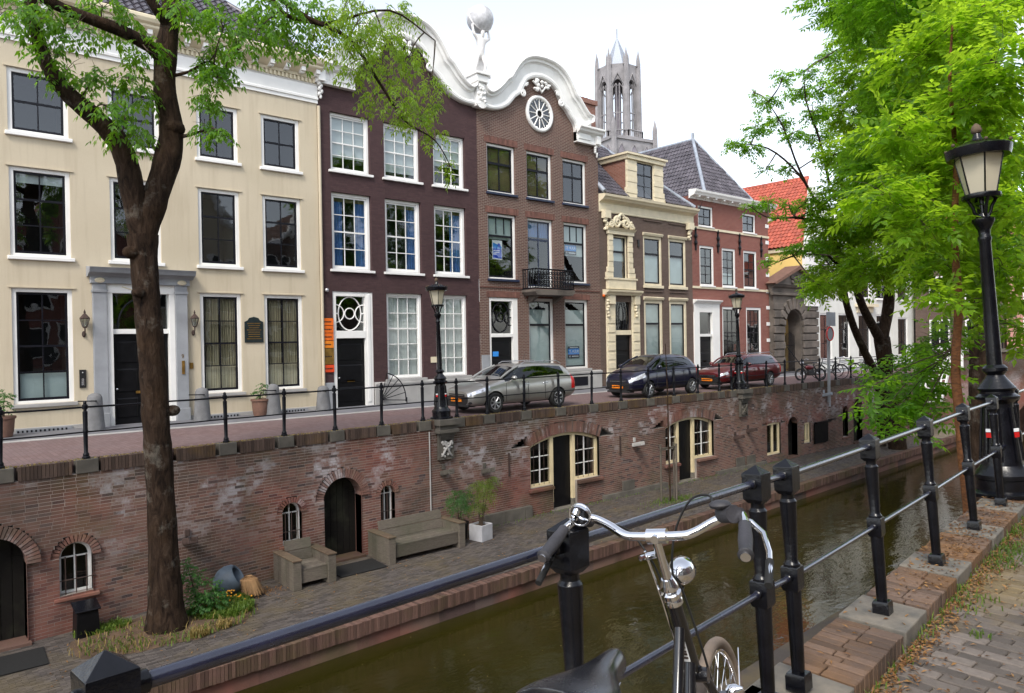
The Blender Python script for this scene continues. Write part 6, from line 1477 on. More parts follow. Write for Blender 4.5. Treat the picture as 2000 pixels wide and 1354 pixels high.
# saddle: one swept surface, wide tail, narrow nose
sv = []; prof = [(-.145, .060, .022), (-.135, .088, .006), (-.115, .104, .0), (-.08, .112, -.001), (-.04, .104, -.004), (.0, .082, -.007), (.04, .056, -.009), (.08, .038, -.009), (.12, .030, -.008), (.15, .026, -.009), (.165, .014, -.018)]
rings = []
for x, w_, dz in prof:
    ring = []
    for k in range(17):
        a = math.pi*(k/16); y_ = w_*math.cos(a); z_ = .022*math.sin(a)**.55 if 0 < k < 16 else 0
        sag = -.012*(abs(math.cos(a))**3)*(1 if x > -.1 else .6); ring.append((x, y_, z_+dz*1.2+sag))
    drop = .055*(w_/.112)+.012
    ring += [(x, -w_*.93, ring[-1][2]-drop*.6), (x, -w_*.72, ring[-1][2]-drop), (x, w_*.72, ring[0][2]-drop), (x, w_*.93, ring[0][2]-drop*.6)]
    rings.append(ring)
sm_ = MB(); kk = len(rings[0]); sm_.add([Vector(p) for r__ in rings for p in r__], [(i*kk+j, i*kk+(j+1) % kk, (i+1)*kk+(j+1) % kk, (i+1)*kk+j) for i in range(len(rings)-1) for j in range(kk)]+[tuple(range(kk))[::-1], tuple((len(rings)-1)*kk+j for j in range(kk))])
sm_.v = [(v[0]*1.08-.54, v[1]*1.06, v[2]+.938) for v in sm_.v]
sd_ = sm_.build('saddle', 'saddle', bk_root, smooth=70, local=True); s2 = sd_.modifiers.new('s', 'SUBSURF'); s2.levels = 2; s2.render_levels = 2
for s in (-1, 1): T_('saddle_rail', [(-.64, s*.04, .85), (-.54, s*.03, .85), (-.40, s*.012, .875)], .004, 'chrome', n=6)
pd = MB(); pd.tube([(bb[0], -.07, bb[2]), (bb[0]+.12, -.085, bb[2]-.12)], .010, 8); pd.tube([(bb[0], .07, bb[2]), (bb[0]-.12, .085, bb[2]+.12)], .010, 8); pd.tube([(bb[0], -.08, bb[2]), (bb[0], .08, bb[2])], .018, 10); pd.build('crank', 'chrome', bk_root, smooth=50, local=True)
for s, q in ((-1, (bb[0]+.12, -.13, bb[2]-.12)), (1, (bb[0]-.12, .13, bb[2]+.12))): MB().box(q[0]-.045, q[0]+.045, q[1]-.045, q[1]+.045, q[2]-.012, q[2]+.012).build('pedal', 'rubber', bk_root, local=True, bevel=.005)
T_('kickstand', [(-.55, .05, .28), (-.62, .12, .16), (-.66, .16, .12)], .008, 'chrome', n=6)

for q_ in kids(bk_root):        # wheel, fork and bar turned a little to the left
    if q_.name.split('.')[0] in ('fork_blade', 'fender_stay', 'fork_crown', 'dynamo', 'dynamo_cap', 'handlebar', 'grip', 'brake_lever', 'lever_sleeve', 'brake_clamp', 'bell', 'gear_shifter', 'stem_clamp', 'headlamp', 'lamp_bracket') or (q_.name.split('.')[0] == 'wheel' and q_.data.vertices[0].co.x > 0): q_.rotation_euler = (0, 0, R(6))
# small bicycles and a moped on the far quay
def small_bike(name, label, loc, rz, mat, lean=4, moped=False):
    t = thing(name, label, 'moped' if moped else 'bicycle', loc); t.rotation_euler = (R(lean), 0, rz); r = .34 if not moped else .27
    for x in (-.53, .53):
        wh = MB().tube([(x+r*math.cos(a), 0, r+r*math.sin(a)) for a in np.linspace(0, 2*math.pi, 28, endpoint=False)], .02 if not moped else .05, 6, closed=True).build('wheel', 'rubber', t, smooth=60, local=True)
        sp = MB()
        for k in range(14): a = 2*math.pi*k/14; sp.tube([(x, 0, r), (x+r*math.cos(a), 0, r+r*math.sin(a))], .003, 4, cap=False)
        sp.build('spokes', 'chrome', wh, local=True)
    f = MB(); hd, bt, sx = (.36, 0, .85), (-.08, 0, .30), (-.22, 0, .78)
    for a, b in (((.40, 0, .72), bt), ((.38, 0, .80), (-.2, 0, .62)), (bt, sx), (bt, (-.53, 0, r)), ((-.2, 0, .66), (-.53, 0, r)), (hd, (.53, 0, r)), (hd, (.33, 0, 1.0))): f.tube([a, b], .022 if not moped else .035, 7)
    f.build('frame', mat, t, smooth=60, local=True)
    MB().tube([(.22, -.28, .98), (.34, -.24, 1.03), (.33, 0, 1.0), (.34, .24, 1.03), (.22, .28, .98)], .014, 7).build('handlebar', 'chrome', t, smooth=60, local=True)
    MB().sphere((-.24, 0, .84), .14, .075, .035, 10, 6).build('saddle', 'saddle', t, smooth=60, local=True)
    if moped:
        MB().sphere((.05, 0, .62), .24, .12, .12, 12, 8).build('tank', 'maroon', t, smooth=60, local=True); MB().box(-.15, .15, -.12, .12, .22, .45).build('engine', 'trim', t, local=True, bevel=.03); MB().sphere((.42, 0, .85), .09, n=10, m=8).build('headlight', 'headlens', t, smooth=60, local=True)
    else:
        MB().box(-.72, -.30, -.07, .07, .72, .74).build('carrier', 'trim', t, local=True); MB().tube([(-.53+.38*math.cos(a), 0, r+.38*math.sin(a)) for a in np.linspace(.1, 2.9, 14)], .02, 6).build('mudguard', mat, t, smooth=60, local=True)
    return t
small_bike('moped', 'red tanked moped parked beside the stone gate', (34.9, 18.25, 0), R(150), 'trim', 6, True)
small_bike('bicycle', 'black bicycle parked right next to the red moped on the far quay', (36.3, 18.0, 0), R(105), 'frame', 5)
small_bike('bicycle', 'bicycle with grey frame parked before the white house windows', (38.6, 18.2, 0), R(80), 'alloy', -5)
small_bike('bicycle', 'black bicycle furthest along the far railing under the leaning trees', (41.2, 18.1, 0), R(100), 'frame', 6)

# ================================================================ wharf furniture
def bench(name, label, x0, x1, y0, y1, cat):
    t = thing(name, label, cat, ((x0+x1)/2, (y0+y1)/2, WH)); z = WH
    for a, b in ((x0, x0+.20), (x1-.20, x1)):
        n = 5
        for k in range(n):
            q0 = y0+(y1-y0)*k/n; q1 = y0+(y1-y0)*(k+1)/n; MB().box(a+random.uniform(0, .006), b-random.uniform(0, .006), q0+.002, q1-.003, z, z+.64).build('arm_plank', 'oak', t, bevel=.008)
        MB().box(a-.015, b+.015, y0-.02, y1, z+.641, z+.675).build('arm_cap', 'oaktop', t, bevel=.008)
    MB().box(x0+.2, x1-.2, y0+.06, y0+.12, z+.12, z+.40).build('front_board', 'oak', t, bevel=.008)
    n = 4
    for k in range(n): q0 = y0+.05+(y1-y0-.3)*k/n; q1 = y0+.05+(y1-y0-.3)*(k+1)/n; MB().box(x0+.2, x1-.2, q0+.004, q1-.004, z+.401, z+.435).build('seat_plank', 'oak', t, bevel=.006)
    for k in range(2):
        m = MB(); zb_ = z+.44+k*.235; yb_ = y1-.30+.06*k; m.add([(x0+.2, yb_, zb_), (x1-.2, yb_, zb_), (x1-.2, yb_+.06, zb_+.225), (x0+.2, yb_+.06, zb_+.225), (x0+.2, yb_+.05, zb_-.01), (x1-.2, yb_+.05, zb_-.01), (x1-.2, yb_+.11, zb_+.215), (x0+.2, yb_+.11, zb_+.215)], [(0,1,2,3),(7,6,5,4),(0,4,5,1),(1,5,6,2),(2,6,7,3),(3,7,4,0)]); m.build('back_board', 'oak', t, bevel=.006)
    return t
bench('plank_armchair', 'single weathered wooden plank armchair left of the arched door', 6.88, 7.92, 15.62, 16.72, 'armchair')
bench('plank_bench', 'long weathered wooden plank bench right of the arched door', 9.46, 11.80, 15.86, 16.90, 'bench')
def mat_(label, x0, x1, y0, y1, sk): tag(MB().add([(x0, y0, WH+.006), (x1, y0, WH+.006), (x1+sk, y1, WH+.006), (x0+sk, y1, WH+.006), (x0, y0, WH+.026), (x1, y0, WH+.026), (x1+sk, y1, WH+.026), (x0+sk, y1, WH+.026)], [(3,2,1,0),(4,5,6,7),(0,1,5,4),(1,2,6,5),(2,3,7,6),(3,0,4,7)]).build('door_mat', 'doormat'), label, 'door mat', 'door mats on the wharf')
mat_('black door mat between the plank armchair and the bench', 8.10, 9.35, 15.75, 16.6, .05); mat_('black door mat before the cellar door at the left edge', 1.0, 2.15, 15.0, 15.9, .05)
t = thing('black_box', 'black metal box with sloping lid standing against the quay wall', 'cabinet', (2.95, 15.95, WH))
m = MB(); m.add([(2.72,15.85,WH),(3.12,15.85,WH),(3.12,16.25,WH),(2.72,16.25,WH),(2.74,15.87,WH+.50),(3.10,15.87,WH+.50),(3.10,16.25,WH+.58),(2.74,16.25,WH+.58)], [(3,2,1,0),(4,5,6,7),(0,1,5,4),(1,2,6,5),(2,3,7,6),(3,0,4,7)]); m.build('body', 'black', t, bevel=.012)
m = MB(); m.add([(2.70,15.83,WH+.502),(3.14,15.83,WH+.502),(3.14,16.27,WH+.592),(2.70,16.27,WH+.592),(2.70,15.83,WH+.526),(3.14,15.83,WH+.526),(3.14,16.27,WH+.616),(2.70,16.27,WH+.616)], [(3,2,1,0),(4,5,6,7),(0,1,5,4),(1,2,6,5),(2,3,7,6),(3,0,4,7)]); m.build('lid', 'iron', t, bevel=.01)
t = thing('stone_pot', 'blue grey pot tipped over with a tan straw clump', 'pot', (5.85, 16.2, WH))
m = MB(); m.lathe([(.10, -.30), (.22, -.27), (.31, -.12), (.33, .02), (.29, .16), (.24, .22), (.20, .20), (.2, .0)], 22, (5.72, 16.28, WH+.36), Matrix.Rotation(R(55), 3, 'Y') @ Matrix.Rotation(R(30), 3, 'X')); m.build('pot', 'bluepot', t, smooth=50)
V_ = []; F_ = []
for k in range(420):
    a = random.uniform(0, 6.28); s = random.uniform(.05, 1); b = np.array([5.95, 16.05, WH+.42]); e = b+np.array([.16+.26*math.cos(a)*s, -.12+.22*math.sin(a)*s, -.36+.18*(1-s)]); mid = (b+e)/2+np.array([.06*math.cos(a), .06*math.sin(a), .14]); w_ = np.array([-math.sin(a), math.cos(a), 0])*.012
    i = len(V_); V_ += [b-w_, b+w_, mid-w_, mid+w_, e-w_*.3, e+w_*.3]; F_ += [(i, i+1, i+3, i+2), (i+2, i+3, i+5, i+4)]
stuff(obj('straw', npmesh('straw', V_, F_), 'straw', t))
# stone bollards, tubs
def bollard(label, x, y, h=.95):
    t = thing('stone_bollard', label, 'bollard', (x, y, 0), group='stone bollards before the cream house'); m = MB(); m.lathe([(.24, -.05), (.235, .1), (.19, h*.75), (.185, h*.88), (.15, h*.96), (.07, h), (.001, h+.01)], 18, (0, 0, 0)); m.build('shaft', 'bollard', t, smooth=40, local=True); b = MB(); b.tube([(-.02, -.18, h*.8), (-.02, -.27, h*.8)], .02, 6); b.tube([(-.04, -.27, h*.8), (-.45, -.27, h*.82)], .016, 6); b.build('iron_bar', 'ironfar', t, local=True)
bollard('grey stone bollard right of the cream house doorway', 7.22, 22.55); bollard('grey stone bollard left of the cream house doorway', 4.42, 22.55); bollard('grey stone bollard between the cream house and its right neighbour', 11.1, 22.6, .8); bollard('grey stone bollard beside the potted shrub', 9.40, 22.6)

# ================================================================ trees
ASH1 = [ (2.02,14.50,7.63,0.47),(2.72,14.68,7.70,0.44),(3.53,15.36,8.32,0.48),(2.63,15.10,7.09,0.41),(2.27,14.51,7.14,0.34),(3.07,14.92,7.04,0.37),(3.59,14.97,7.17,0.42),(3.16,14.59,6.47,0.41),(3.97,15.28,6.95,0.39),(3.43,14.54,6.10,0.37),(3.92,14.87,7.69,0.43),(1.87,15.02,7.94,0.43),(2.38,14.92,8.04,0.44),(3.22,15.10,8.43,0.47),(3.82,15.29,6.19,0.29),(3.40,15.55,6.33,0.24) ]
ASH2 = [ (5.00,14.47,7.33,0.37),(4.92,14.69,6.94,0.32),(4.87,14.72,6.39,0.28),(5.19,14.48,7.48,0.25),(4.97,14.30,6.26,0.21),(4.90,14.88,7.73,0.30) ]
ASH3 = [ (5.08,14.12,8.26,0.53),(5.68,14.14,8.28,0.45),(6.67,14.95,8.69,0.49),(6.05,14.52,8.91,0.62),(6.86,14.36,9.02,0.53),(4.74,14.78,8.54,0.49),(5.22,13.74,7.70,0.29),(5.18,14.69,8.03,0.35),(4.29,14.22,8.42,0.37),(6.18,13.83,8.75,0.50),(7.08,14.62,8.53,0.32) ]
ASH4 = [ (7.19,14.12,8.66,0.53),(7.42,13.25,8.64,0.61),(8.30,13.76,8.61,0.54),(7.35,13.36,7.84,0.51),(8.50,13.89,8.04,0.55),(9.01,13.87,8.49,0.45),(8.35,13.26,7.30,0.48),(9.34,14.00,7.34,0.44),(9.49,13.79,7.89,0.40),(9.63,13.82,6.84,0.35),(10.04,13.98,6.27,0.26),(7.89,13.51,7.27,0.32),(7.44,13.91,9.13,0.53),(8.89,14.05,9.42,0.51),(7.40,13.12,8.24,0.41),(9.78,14.02,7.55,0.29),(8.41,13.47,6.88,0.30) ]
T_TRUNK = [ (4.13,15.20,-3.41),(4.11,15.20,-2.46),(4.09,15.20,-1.48),(4.06,15.20,-0.49),(4.03,15.20,0.30),(3.99,15.20,1.19),(3.96,15.20,2.07),(3.90,15.20,2.94),(3.86,15.20,3.72),(3.84,15.20,4.30) ]
T_L = [ (3.83,15.20,4.20),(3.71,15.20,4.86),(3.60,15.20,5.61),(3.40,15.15,6.05),(3.02,15.10,6.39),(2.56,15.00,6.73),(2.27,15.00,7.24),(2.13,15.00,7.91),(2.03,15.00,8.67) ]
T_R = [ (3.85,15.20,4.25),(4.03,15.20,4.90),(4.29,15.20,5.71),(4.40,15.20,6.42),(4.29,15.20,7.09),(4.33,15.20,7.89),(4.44,15.20,8.70),(4.42,15.20,9.78) ]
T_B1 = [ (4.27,15.20,7.72),(3.99,15.10,7.87),(3.53,15.00,7.99),(2.93,14.90,8.05),(2.44,14.80,8.10),(1.91,14.70,8.26) ]
T_B2 = [ (4.44,15.20,8.31),(4.07,15.00,8.63),(3.81,15.00,9.03) ]
T_B3 = [ (4.41,15.20,9.49),(5.15,14.80,9.66),(5.97,14.30,9.22),(6.68,14.00,8.75),(7.43,13.70,8.43),(8.01,13.50,7.61),(8.62,13.50,6.92),(9.40,13.50,6.62),(9.88,13.50,6.01) ]
T_B4 = [ (5.97,14.30,9.22),(6.30,14.10,8.73),(7.08,13.90,8.72),(8.35,13.60,9.22),(9.45,13.50,8.82) ]
T_B5 = [ (4.37,15.20,7.40),(4.66,14.90,7.48),(4.98,14.70,7.69),(5.24,14.60,7.42) ]
T_B6 = [ (4.44,15.20,6.23),(4.69,14.90,6.28),(4.96,14.70,6.40) ]
LOC1 = [ (9.63,3.19,5.72,0.54),(9.02,2.56,5.04,0.48),(9.82,3.77,5.58,0.51),(9.20,2.91,4.73,0.51),(10.49,3.79,5.01,0.53),(8.46,3.47,4.45,0.39),(10.35,2.84,4.63,0.49),(9.32,3.16,4.12,0.52),(9.55,3.69,4.07,0.50),(8.15,3.46,3.69,0.38),(8.43,3.16,3.35,0.43),(10.50,3.33,3.62,0.52),(10.80,3.09,3.03,0.58),(9.73,3.37,3.00,0.49),(10.44,3.98,3.43,0.34),(9.30,2.51,3.56,0.44),(10.94,3.30,2.59,0.40),(8.59,2.98,2.58,0.27),(11.58,3.14,2.26,0.41),(10.43,3.01,6.17,0.56) ]
LOC1b = [ (10.25,3.70,2.06,0.29),(11.06,3.77,2.20,0.28),(10.38,3.97,1.84,0.30),(10.09,4.21,1.61,0.27),(8.74,3.82,1.60,0.17),(9.66,3.70,1.58,0.38),(9.36,3.36,1.79,0.30),(9.22,3.70,1.36,0.27),(9.11,3.84,1.30,0.24),(10.59,3.93,1.19,0.27),(9.19,3.58,1.07,0.21) ]
LOC2 = [ (26.40,11.48,12.74,1.24),(28.46,11.28,13.76,1.49),(29.46,13.22,12.50,1.20),(29.82,13.81,11.11,1.23),(28.84,12.60,9.08,1.36),(24.99,11.96,6.98,0.87),(27.65,12.29,6.21,1.13),(27.88,13.36,5.78,1.07),(24.76,10.86,4.43,1.01),(27.41,13.55,4.41,0.97),(25.92,12.35,4.08,0.58),(28.62,11.80,4.62,0.76),(28.94,12.23,11.33,1.16),(29.80,11.48,9.96,1.35),(29.91,10.26,12.13,1.50),(27.86,12.29,14.13,0.94),(24.32,12.38,3.84,0.52),(26.22,13.13,6.19,0.74),(24.49,11.70,8.24,0.68),(28.12,11.40,6.50,1.11),(29.22,10.92,8.79,1.13),(30.99,11.25,5.58,1.19),(27.87,10.89,4.14,0.51) ]
LOC3 = [ (24.85,14.49,10.72,0.41),(24.39,13.62,11.31,0.36),(26.31,14.09,11.29,0.48),(25.60,13.31,11.67,0.37),(24.15,14.50,9.67,0.46),(26.18,14.86,10.30,0.49),(23.61,15.00,9.14,0.33),(23.91,14.57,8.91,0.40),(25.03,13.62,9.44,0.40),(25.98,13.34,10.28,0.46),(25.15,12.53,10.81,0.44),(23.87,15.38,9.17,0.26),(26.48,14.63,8.55,0.35),(24.83,14.62,8.32,0.26),(26.87,13.61,9.56,0.48),(27.82,13.64,12.84,0.49),(25.28,15.37,11.41,0.19) ]
LOC4 = [ (23.73,14.49,6.87,0.33),(24.25,14.20,6.98,0.33),(24.81,13.73,6.87,0.33),(24.44,12.86,6.79,0.35),(24.98,12.87,6.41,0.39),(23.82,13.57,6.30,0.21),(23.40,13.73,4.78,0.25),(24.41,13.53,5.18,0.36),(24.44,12.97,5.31,0.39),(25.31,12.87,5.35,0.45) ]
B_TR = [ (9.26,2.98,-0.49),(9.24,3.00,0.14),(9.20,3.04,0.77),(9.18,3.07,1.34),(9.15,3.09,1.69),(9.17,3.09,2.03),(9.20,3.07,2.49),(9.18,3.09,3.06),(9.18,3.09,3.52),(9.20,3.08,4.03),(9.19,3.10,4.55),(9.16,3.12,5.06),(9.20,3.10,5.64) ]
C_TR = [ (22.60,6.97,-1.33),(22.60,6.98,-0.15),(22.61,6.99,1.50),(22.65,6.97,2.88),(22.74,6.91,4.53),(22.66,7.00,6.33),(22.81,6.90,8.40),(23.00,6.75,10.32),(22.92,6.84,11.98) ]
D_TR = [ (35.57,14.27,-3.15),(35.39,14.45,-1.27),(35.10,14.72,0.15),(35.05,14.77,1.09),(34.96,14.86,2.03) ]
D_R = [ (34.95,14.86,1.91),(35.21,14.66,3.43),(34.25,14.18,4.76),(33.37,13.64,6.66),(32.13,13.41,9.09),(30.98,13.10,11.56),(30.95,13.16,14.05) ]
D_L = [ (34.95,14.86,1.84),(33.39,14.89,3.18),(32.10,14.69,4.26),(29.93,13.93,5.79),(28.81,13.59,7.28),(27.70,13.24,8.46) ]
E_TR = [ (34.18,14.17,-1.16),(33.72,14.58,0.33),(32.35,14.45,1.39),(31.00,14.30,2.49),(29.74,14.07,3.73),(28.63,13.73,5.28),(27.37,13.50,6.34) ]
D_b1 = [ (28.81,13.59,6.88),(27.09,13.75,7.12),(25.58,13.73,8.26),(25.18,14.09,9.76),(24.77,14.45,10.70) ]
D_b2 = [ (27.08,13.75,7.02),(25.57,13.74,8.07),(24.74,14.46,9.02),(23.75,15.30,9.23) ]
D_b3 = [ (27.39,13.49,7.88),(26.16,13.25,9.36),(25.83,13.54,10.67),(25.78,13.60,11.79) ]
D_b4 = [ (27.66,13.25,6.53),(25.97,13.38,6.39),(24.46,13.35,6.33),(23.78,13.93,6.35),(23.24,14.40,6.81) ]
D_b5 = [ (27.63,13.26,4.79),(26.09,13.26,5.27),(24.44,13.36,4.99),(23.75,13.94,4.64) ]
D_TR = [(36.9, 15.0, -3.3), (36.2, 14.95, -1.5), (35.6, 14.95, .1), (35.2, 14.85, 1.05), (34.96, 14.86, 2.03)]
E_TR[0] = (36.4, 15.6, -.6); E_TR.insert(0, (37.3, 15.9, -3.3))
B_TR = [(9.5, 3.0, -3.35), (9.38, 2.98, -2.0)]+B_TR
C_TR = [(22.6, 6.9, -3.35)]+C_TR
LOC5 = []
for x_, y_, z_, r_ in [(21, 8.6, 6.4, 1.5), (20, 7.4, 8.2, 1.6), (23, 8.6, 9.5, 1.6), (21, 7, 10.5, 1.6), (24, 10, 7.6, 1.5), (19, 6.4, 6.0, 1.3), (25, 9, 5.2, 1.3), (22, 6.2, 4.6, 1.1), (24, 7.2, 4.2, 1.2), (26, 8.6, 6.6, 1.5), (20.5, 9.2, 11.6, 1.6), (23.5, 7, 12, 1.6), (18.6, 7.6, 10.4, 1.4), (26, 9.6, 9, 1.5), (24.5, 6.8, 6.2, 1.3), (21.6, 5.6, 7.2, 1.3)]: LOC5.append((x_, y_, z_, r_))
def unit(a): return a/np.maximum(np.linalg.norm(a, axis=-1, keepdims=True), 1e-9)
def fronds(cl, dens, L, pairs, ll, lw, droop=.6, flat=0.):
    V = []; 
    for x, y, z, r in cl:
        n = max(3, int(dens*r**2.2)); r = max(.3*r, r-.55*L); u = unit(rng.normal(size=(n, 3))); rad = r*rng.uniform(.15, 1, (n, 1))**.55
        base = np.array([x, y, z])+u*rad*np.array([1, 1, .85])
        h = unit(u*np.array([1, 1, .25])+rng.normal(0, .55, (n, 3))*np.array([1, 1, .5])); Ln = L*rng.uniform(.65, 1.25, (n, 1))
        dn = np.array([0, 0, -1.])
        T = np.linspace(.18, .95, pairs)
        tilt = rng.normal(0, .35, (n, 1))
        for t in list(T)+[1.0]:
            p = base+h*Ln*t+dn*Ln*droop*t*t*rng.uniform(.6, 1.3, (n, 1)) if False else base+h*Ln*t+dn*Ln*droop*t*t
            a = unit(h+dn*2*droop*t); s = unit(np.cross(a, np.array([0, 0, 1.]))+tilt*np.array([0, 0, 1.]))
            if t == 1.0: sides = [(a, s)]
            else: sides = [(unit(s*sg*.85+a*.5+dn*(.45-flat)), a) for sg in (-1, 1)]
            for d_, w_ in sides:
                l_ = ll*rng.uniform(.75, 1.2, (n, 1))*(1-.35*abs(t-.55)); d2 = unit(d_+rng.normal(0, .16, (n, 3))); w2 = unit(w_-d2*np.sum(w_*d2, 1, keepdims=True))*lw*rng.uniform(.8, 1.2, (n, 1))
                q = np.stack([p, p+d2*l_*.45+w2*.5, p+d2*l_, p+d2*l_*.45-w2*.5], 1); q[:, 2, 2] -= (ll*.15)
                V.append(q.reshape(-1, 3))
    V = np.concatenate(V); F = np.arange(len(V)).reshape(-1, 4); return V, F
def tree(name, label, trunk, limbs, crown, bark, leaf, fr, twig=.018, group=None, cat='tree', maxtw=9.):
    t = thing(name, label, cat, trunk[0][0], group=group)
    P, r = trunk; m = MB(); P = spline(P, 4); rr = np.interp(np.linspace(0, 1, len(P)), np.linspace(0, 1, len(r)), r)
    m.tube(P, [q*random.uniform(.95, 1.05) for q in rr], 16); tk = m.build('trunk', bark, t, smooth=80)
    nodes = [np.array(p) for p in P[len(P)//2:]]
    for P, r in limbs:
        P = spline(P, 4); rr = np.interp(np.linspace(0, 1, len(P)), np.linspace(0, 1, len(r)), r); MB().tube(P, [q*random.uniform(.93, 1.07) for q in rr], 12).build('limb', bark, t, smooth=80); nodes += [np.array(p) for p in P]
    nodes = np.array(nodes); tw = MB()
    for c in crown:
        c3 = np.array(c[:3]); k = np.argmin(np.linalg.norm(nodes-c3, axis=1)); a = nodes[k]; a = c3+(a-c3)*min(1, maxtw/max(.01, np.linalg.norm(a-c3))); mid = (a+c3)/2+np.array([0, 0, .03*np.linalg.norm(a-c3)])+rng.normal(0, .04, 3)
        tw.tube(spline([a, mid, c3], 4), [twig*1.2]*4+[twig*.9]*4+[twig*.6], 5)
        for j in range(5):
            e = c3+unit(rng.normal(size=3))*c[3]*.85; tw.tube([c3+(a-c3)*.15, (c3+e)/2+np.array([0, 0, .05]), e], [twig*.55, twig*.4, twig*.2], 4)
    stuff(tw.build('twigs', 'twig', t))
    for f in fr: stuff(obj('crown', npmesh('crown', *fronds(*f[0])), f[1], t))
    return t
tree('ash_tree', 'large ash tree with forked trunk standing on the wharf before the cream house', (T_TRUNK, [.42, .30, .258, .252, .248, .24, .235, .235, .25, .27]),
     [(T_L, [.19, .20, .20, .19, .165, .14, .12, .11, .10]), (T_R, [.22, .24, .24, .22, .21, .19, .17, .15]), (T_B1, [.15, .12, .11, .10, .09, .07]), (T_B2, [.11, .09, .08]), (T_B3, [.10, .08, .065, .05, .04, .03, .022, .016, .008]), (T_B4, [.05, .04, .03, .022, .012]), (T_B5, [.04, .025, .016, .01]), (T_B6, [.05, .03, .015])],
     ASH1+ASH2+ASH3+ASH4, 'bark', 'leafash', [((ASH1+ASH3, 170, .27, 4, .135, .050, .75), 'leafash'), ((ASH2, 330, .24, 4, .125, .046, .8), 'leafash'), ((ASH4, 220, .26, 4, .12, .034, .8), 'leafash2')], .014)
# buds and knots on the trunk
for q in ((3.62, 15.1, 3.95, .10), (4.30, 15.15, .95, .09), (4.42, 15.1, 6.4, .13), (3.7, 15.0, 3.2, .08)): MB().sphere(q[:3], q[3]*1.6, q[3]*1.3, q[3]*1.2, 10, 8).build('burr', 'bark', bpy.data.objects['ash_tree'], smooth=80)
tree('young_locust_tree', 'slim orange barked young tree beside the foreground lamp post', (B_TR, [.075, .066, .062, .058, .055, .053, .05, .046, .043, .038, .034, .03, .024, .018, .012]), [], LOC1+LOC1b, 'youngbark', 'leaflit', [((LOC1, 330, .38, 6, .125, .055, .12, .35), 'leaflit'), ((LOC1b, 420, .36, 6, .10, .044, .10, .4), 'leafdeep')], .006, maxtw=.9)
tree('near_side_tree', 'tall tree with a thick dark trunk at the right edge', (C_TR, [.42, .36, .33, .31, .30, .28, .24, .2, .15, .1]), [], LOC5, 'bark', 'leafdeep', [((LOC5, 170, .55, 6, .18, .07, .12, .3), 'leafdeep')], .03)
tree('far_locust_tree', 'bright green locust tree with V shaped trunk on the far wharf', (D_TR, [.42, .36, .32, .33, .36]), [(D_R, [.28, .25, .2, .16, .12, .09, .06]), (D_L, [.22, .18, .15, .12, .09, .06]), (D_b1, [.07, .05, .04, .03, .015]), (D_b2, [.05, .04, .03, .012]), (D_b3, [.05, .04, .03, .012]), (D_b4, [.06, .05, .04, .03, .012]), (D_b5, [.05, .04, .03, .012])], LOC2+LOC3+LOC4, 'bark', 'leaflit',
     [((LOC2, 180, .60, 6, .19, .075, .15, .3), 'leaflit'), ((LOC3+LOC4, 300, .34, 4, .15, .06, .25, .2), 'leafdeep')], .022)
tree('leaning_tree', 'thin trunk leaning to the left beside the V shaped trunk', (E_TR, [.20, .18, .17, .16, .15, .13, .1, .07]), [], [(29.6, 13.2, 7.4, .9), (29.2, 13.0, 6.2, .8), (30.2, 13.6, 5.4, .7)], 'bark', 'leafdeep', [(([(29.6, 13.2, 7.4, .9), (29.2, 13.0, 6.2, .8), (30.2, 13.6, 5.4, .7)], 150, .55, 5, .17, .06, .35), 'leaflit')], .02)
# sapling with stakes
t = thing('sapling', 'bare sapling tied between wooden stakes on the wharf', 'sapling', (20.1, 15.5, WH))
MB().tube(spline([(20.1, 15.5, WH), (20.08, 15.52, -1.2), (20.02, 15.5, .6), (19.95, 15.5, 2.0)], 4), [.028]*5+[.022]*4+[.014]*4, 7).build('trunk', 'bark', t, smooth=60)
for q in ((19.75, 15.6), (20.25, 15.35), (20.45, 15.6)): MB().tube([(q[0], q[1], WH), (q[0], q[1], -1.35)], .035, 8).build('stake', 'oak', t, smooth=60)
m = MB(); m.box(19.68, 20.52, 15.54, 15.58, -1.55, -1.47); m.build('tie_bar', 'oak', t)

# shrubs, tubs, grass
def shrub(name, label, loc, cl, fr, leaf, pot=None, cat='shrub', stems=6):
    t = thing(name, label, cat, loc); sm = MB()
    for k in range(stems):
        c = random.choice(cl); sm.tube([(loc[0]+random.uniform(-.06, .06), loc[1]+random.uniform(-.06, .06), loc[2]), ((loc[0]+c[0])/2, (loc[1]+c[1])/2, (loc[2]+c[2])/2), c[:3]], .009, 5)
    sm.build('stems', 'twig', t); stuff(obj('foliage', npmesh('foliage', *fronds(cl, *fr)), leaf, t))
    if pot: pot(t)
    return t
shrub('bush', 'green leafy bush beside the trunk of the ash tree', (4.85, 15.55, WH), [(4.75, 15.5, WH+.35, .36), (4.95, 15.5, WH+.55, .34), (4.70, 15.55, WH+.85, .28), (5.1, 15.45, WH+.3, .30), (4.65, 15.6, WH+1.05, .18)], (620, .17, 4, .07, .032, .3), 'leafbush')
def planter(t):
    m = MB(); x, y, z = 12.55, 16.15, WH; T = Matrix.Translation((x, y, z)) @ Matrix.Rotation(R(12), 4, 'Z'); s = .23
    for a in ((.21, 0, .04, .46), (-.21, 0, .04, .46)): m.obox(T @ Matrix.Translation((a[0], 0, .22)), .04, .46, .44)
    for b in (-.21, .21): m.obox(T @ Matrix.Translation((0, b, .219)), .379, .04, .438)
    m.obox(T @ Matrix.Translation((0, 0, .02)), .378, .378, .03); m.build('planter', 'concrete', t, bevel=.008); q = MB(); q.obox(T @ Matrix.Translation((0, 0, .36)), .378, .378, .05); q.build('soil', 'soil', t)
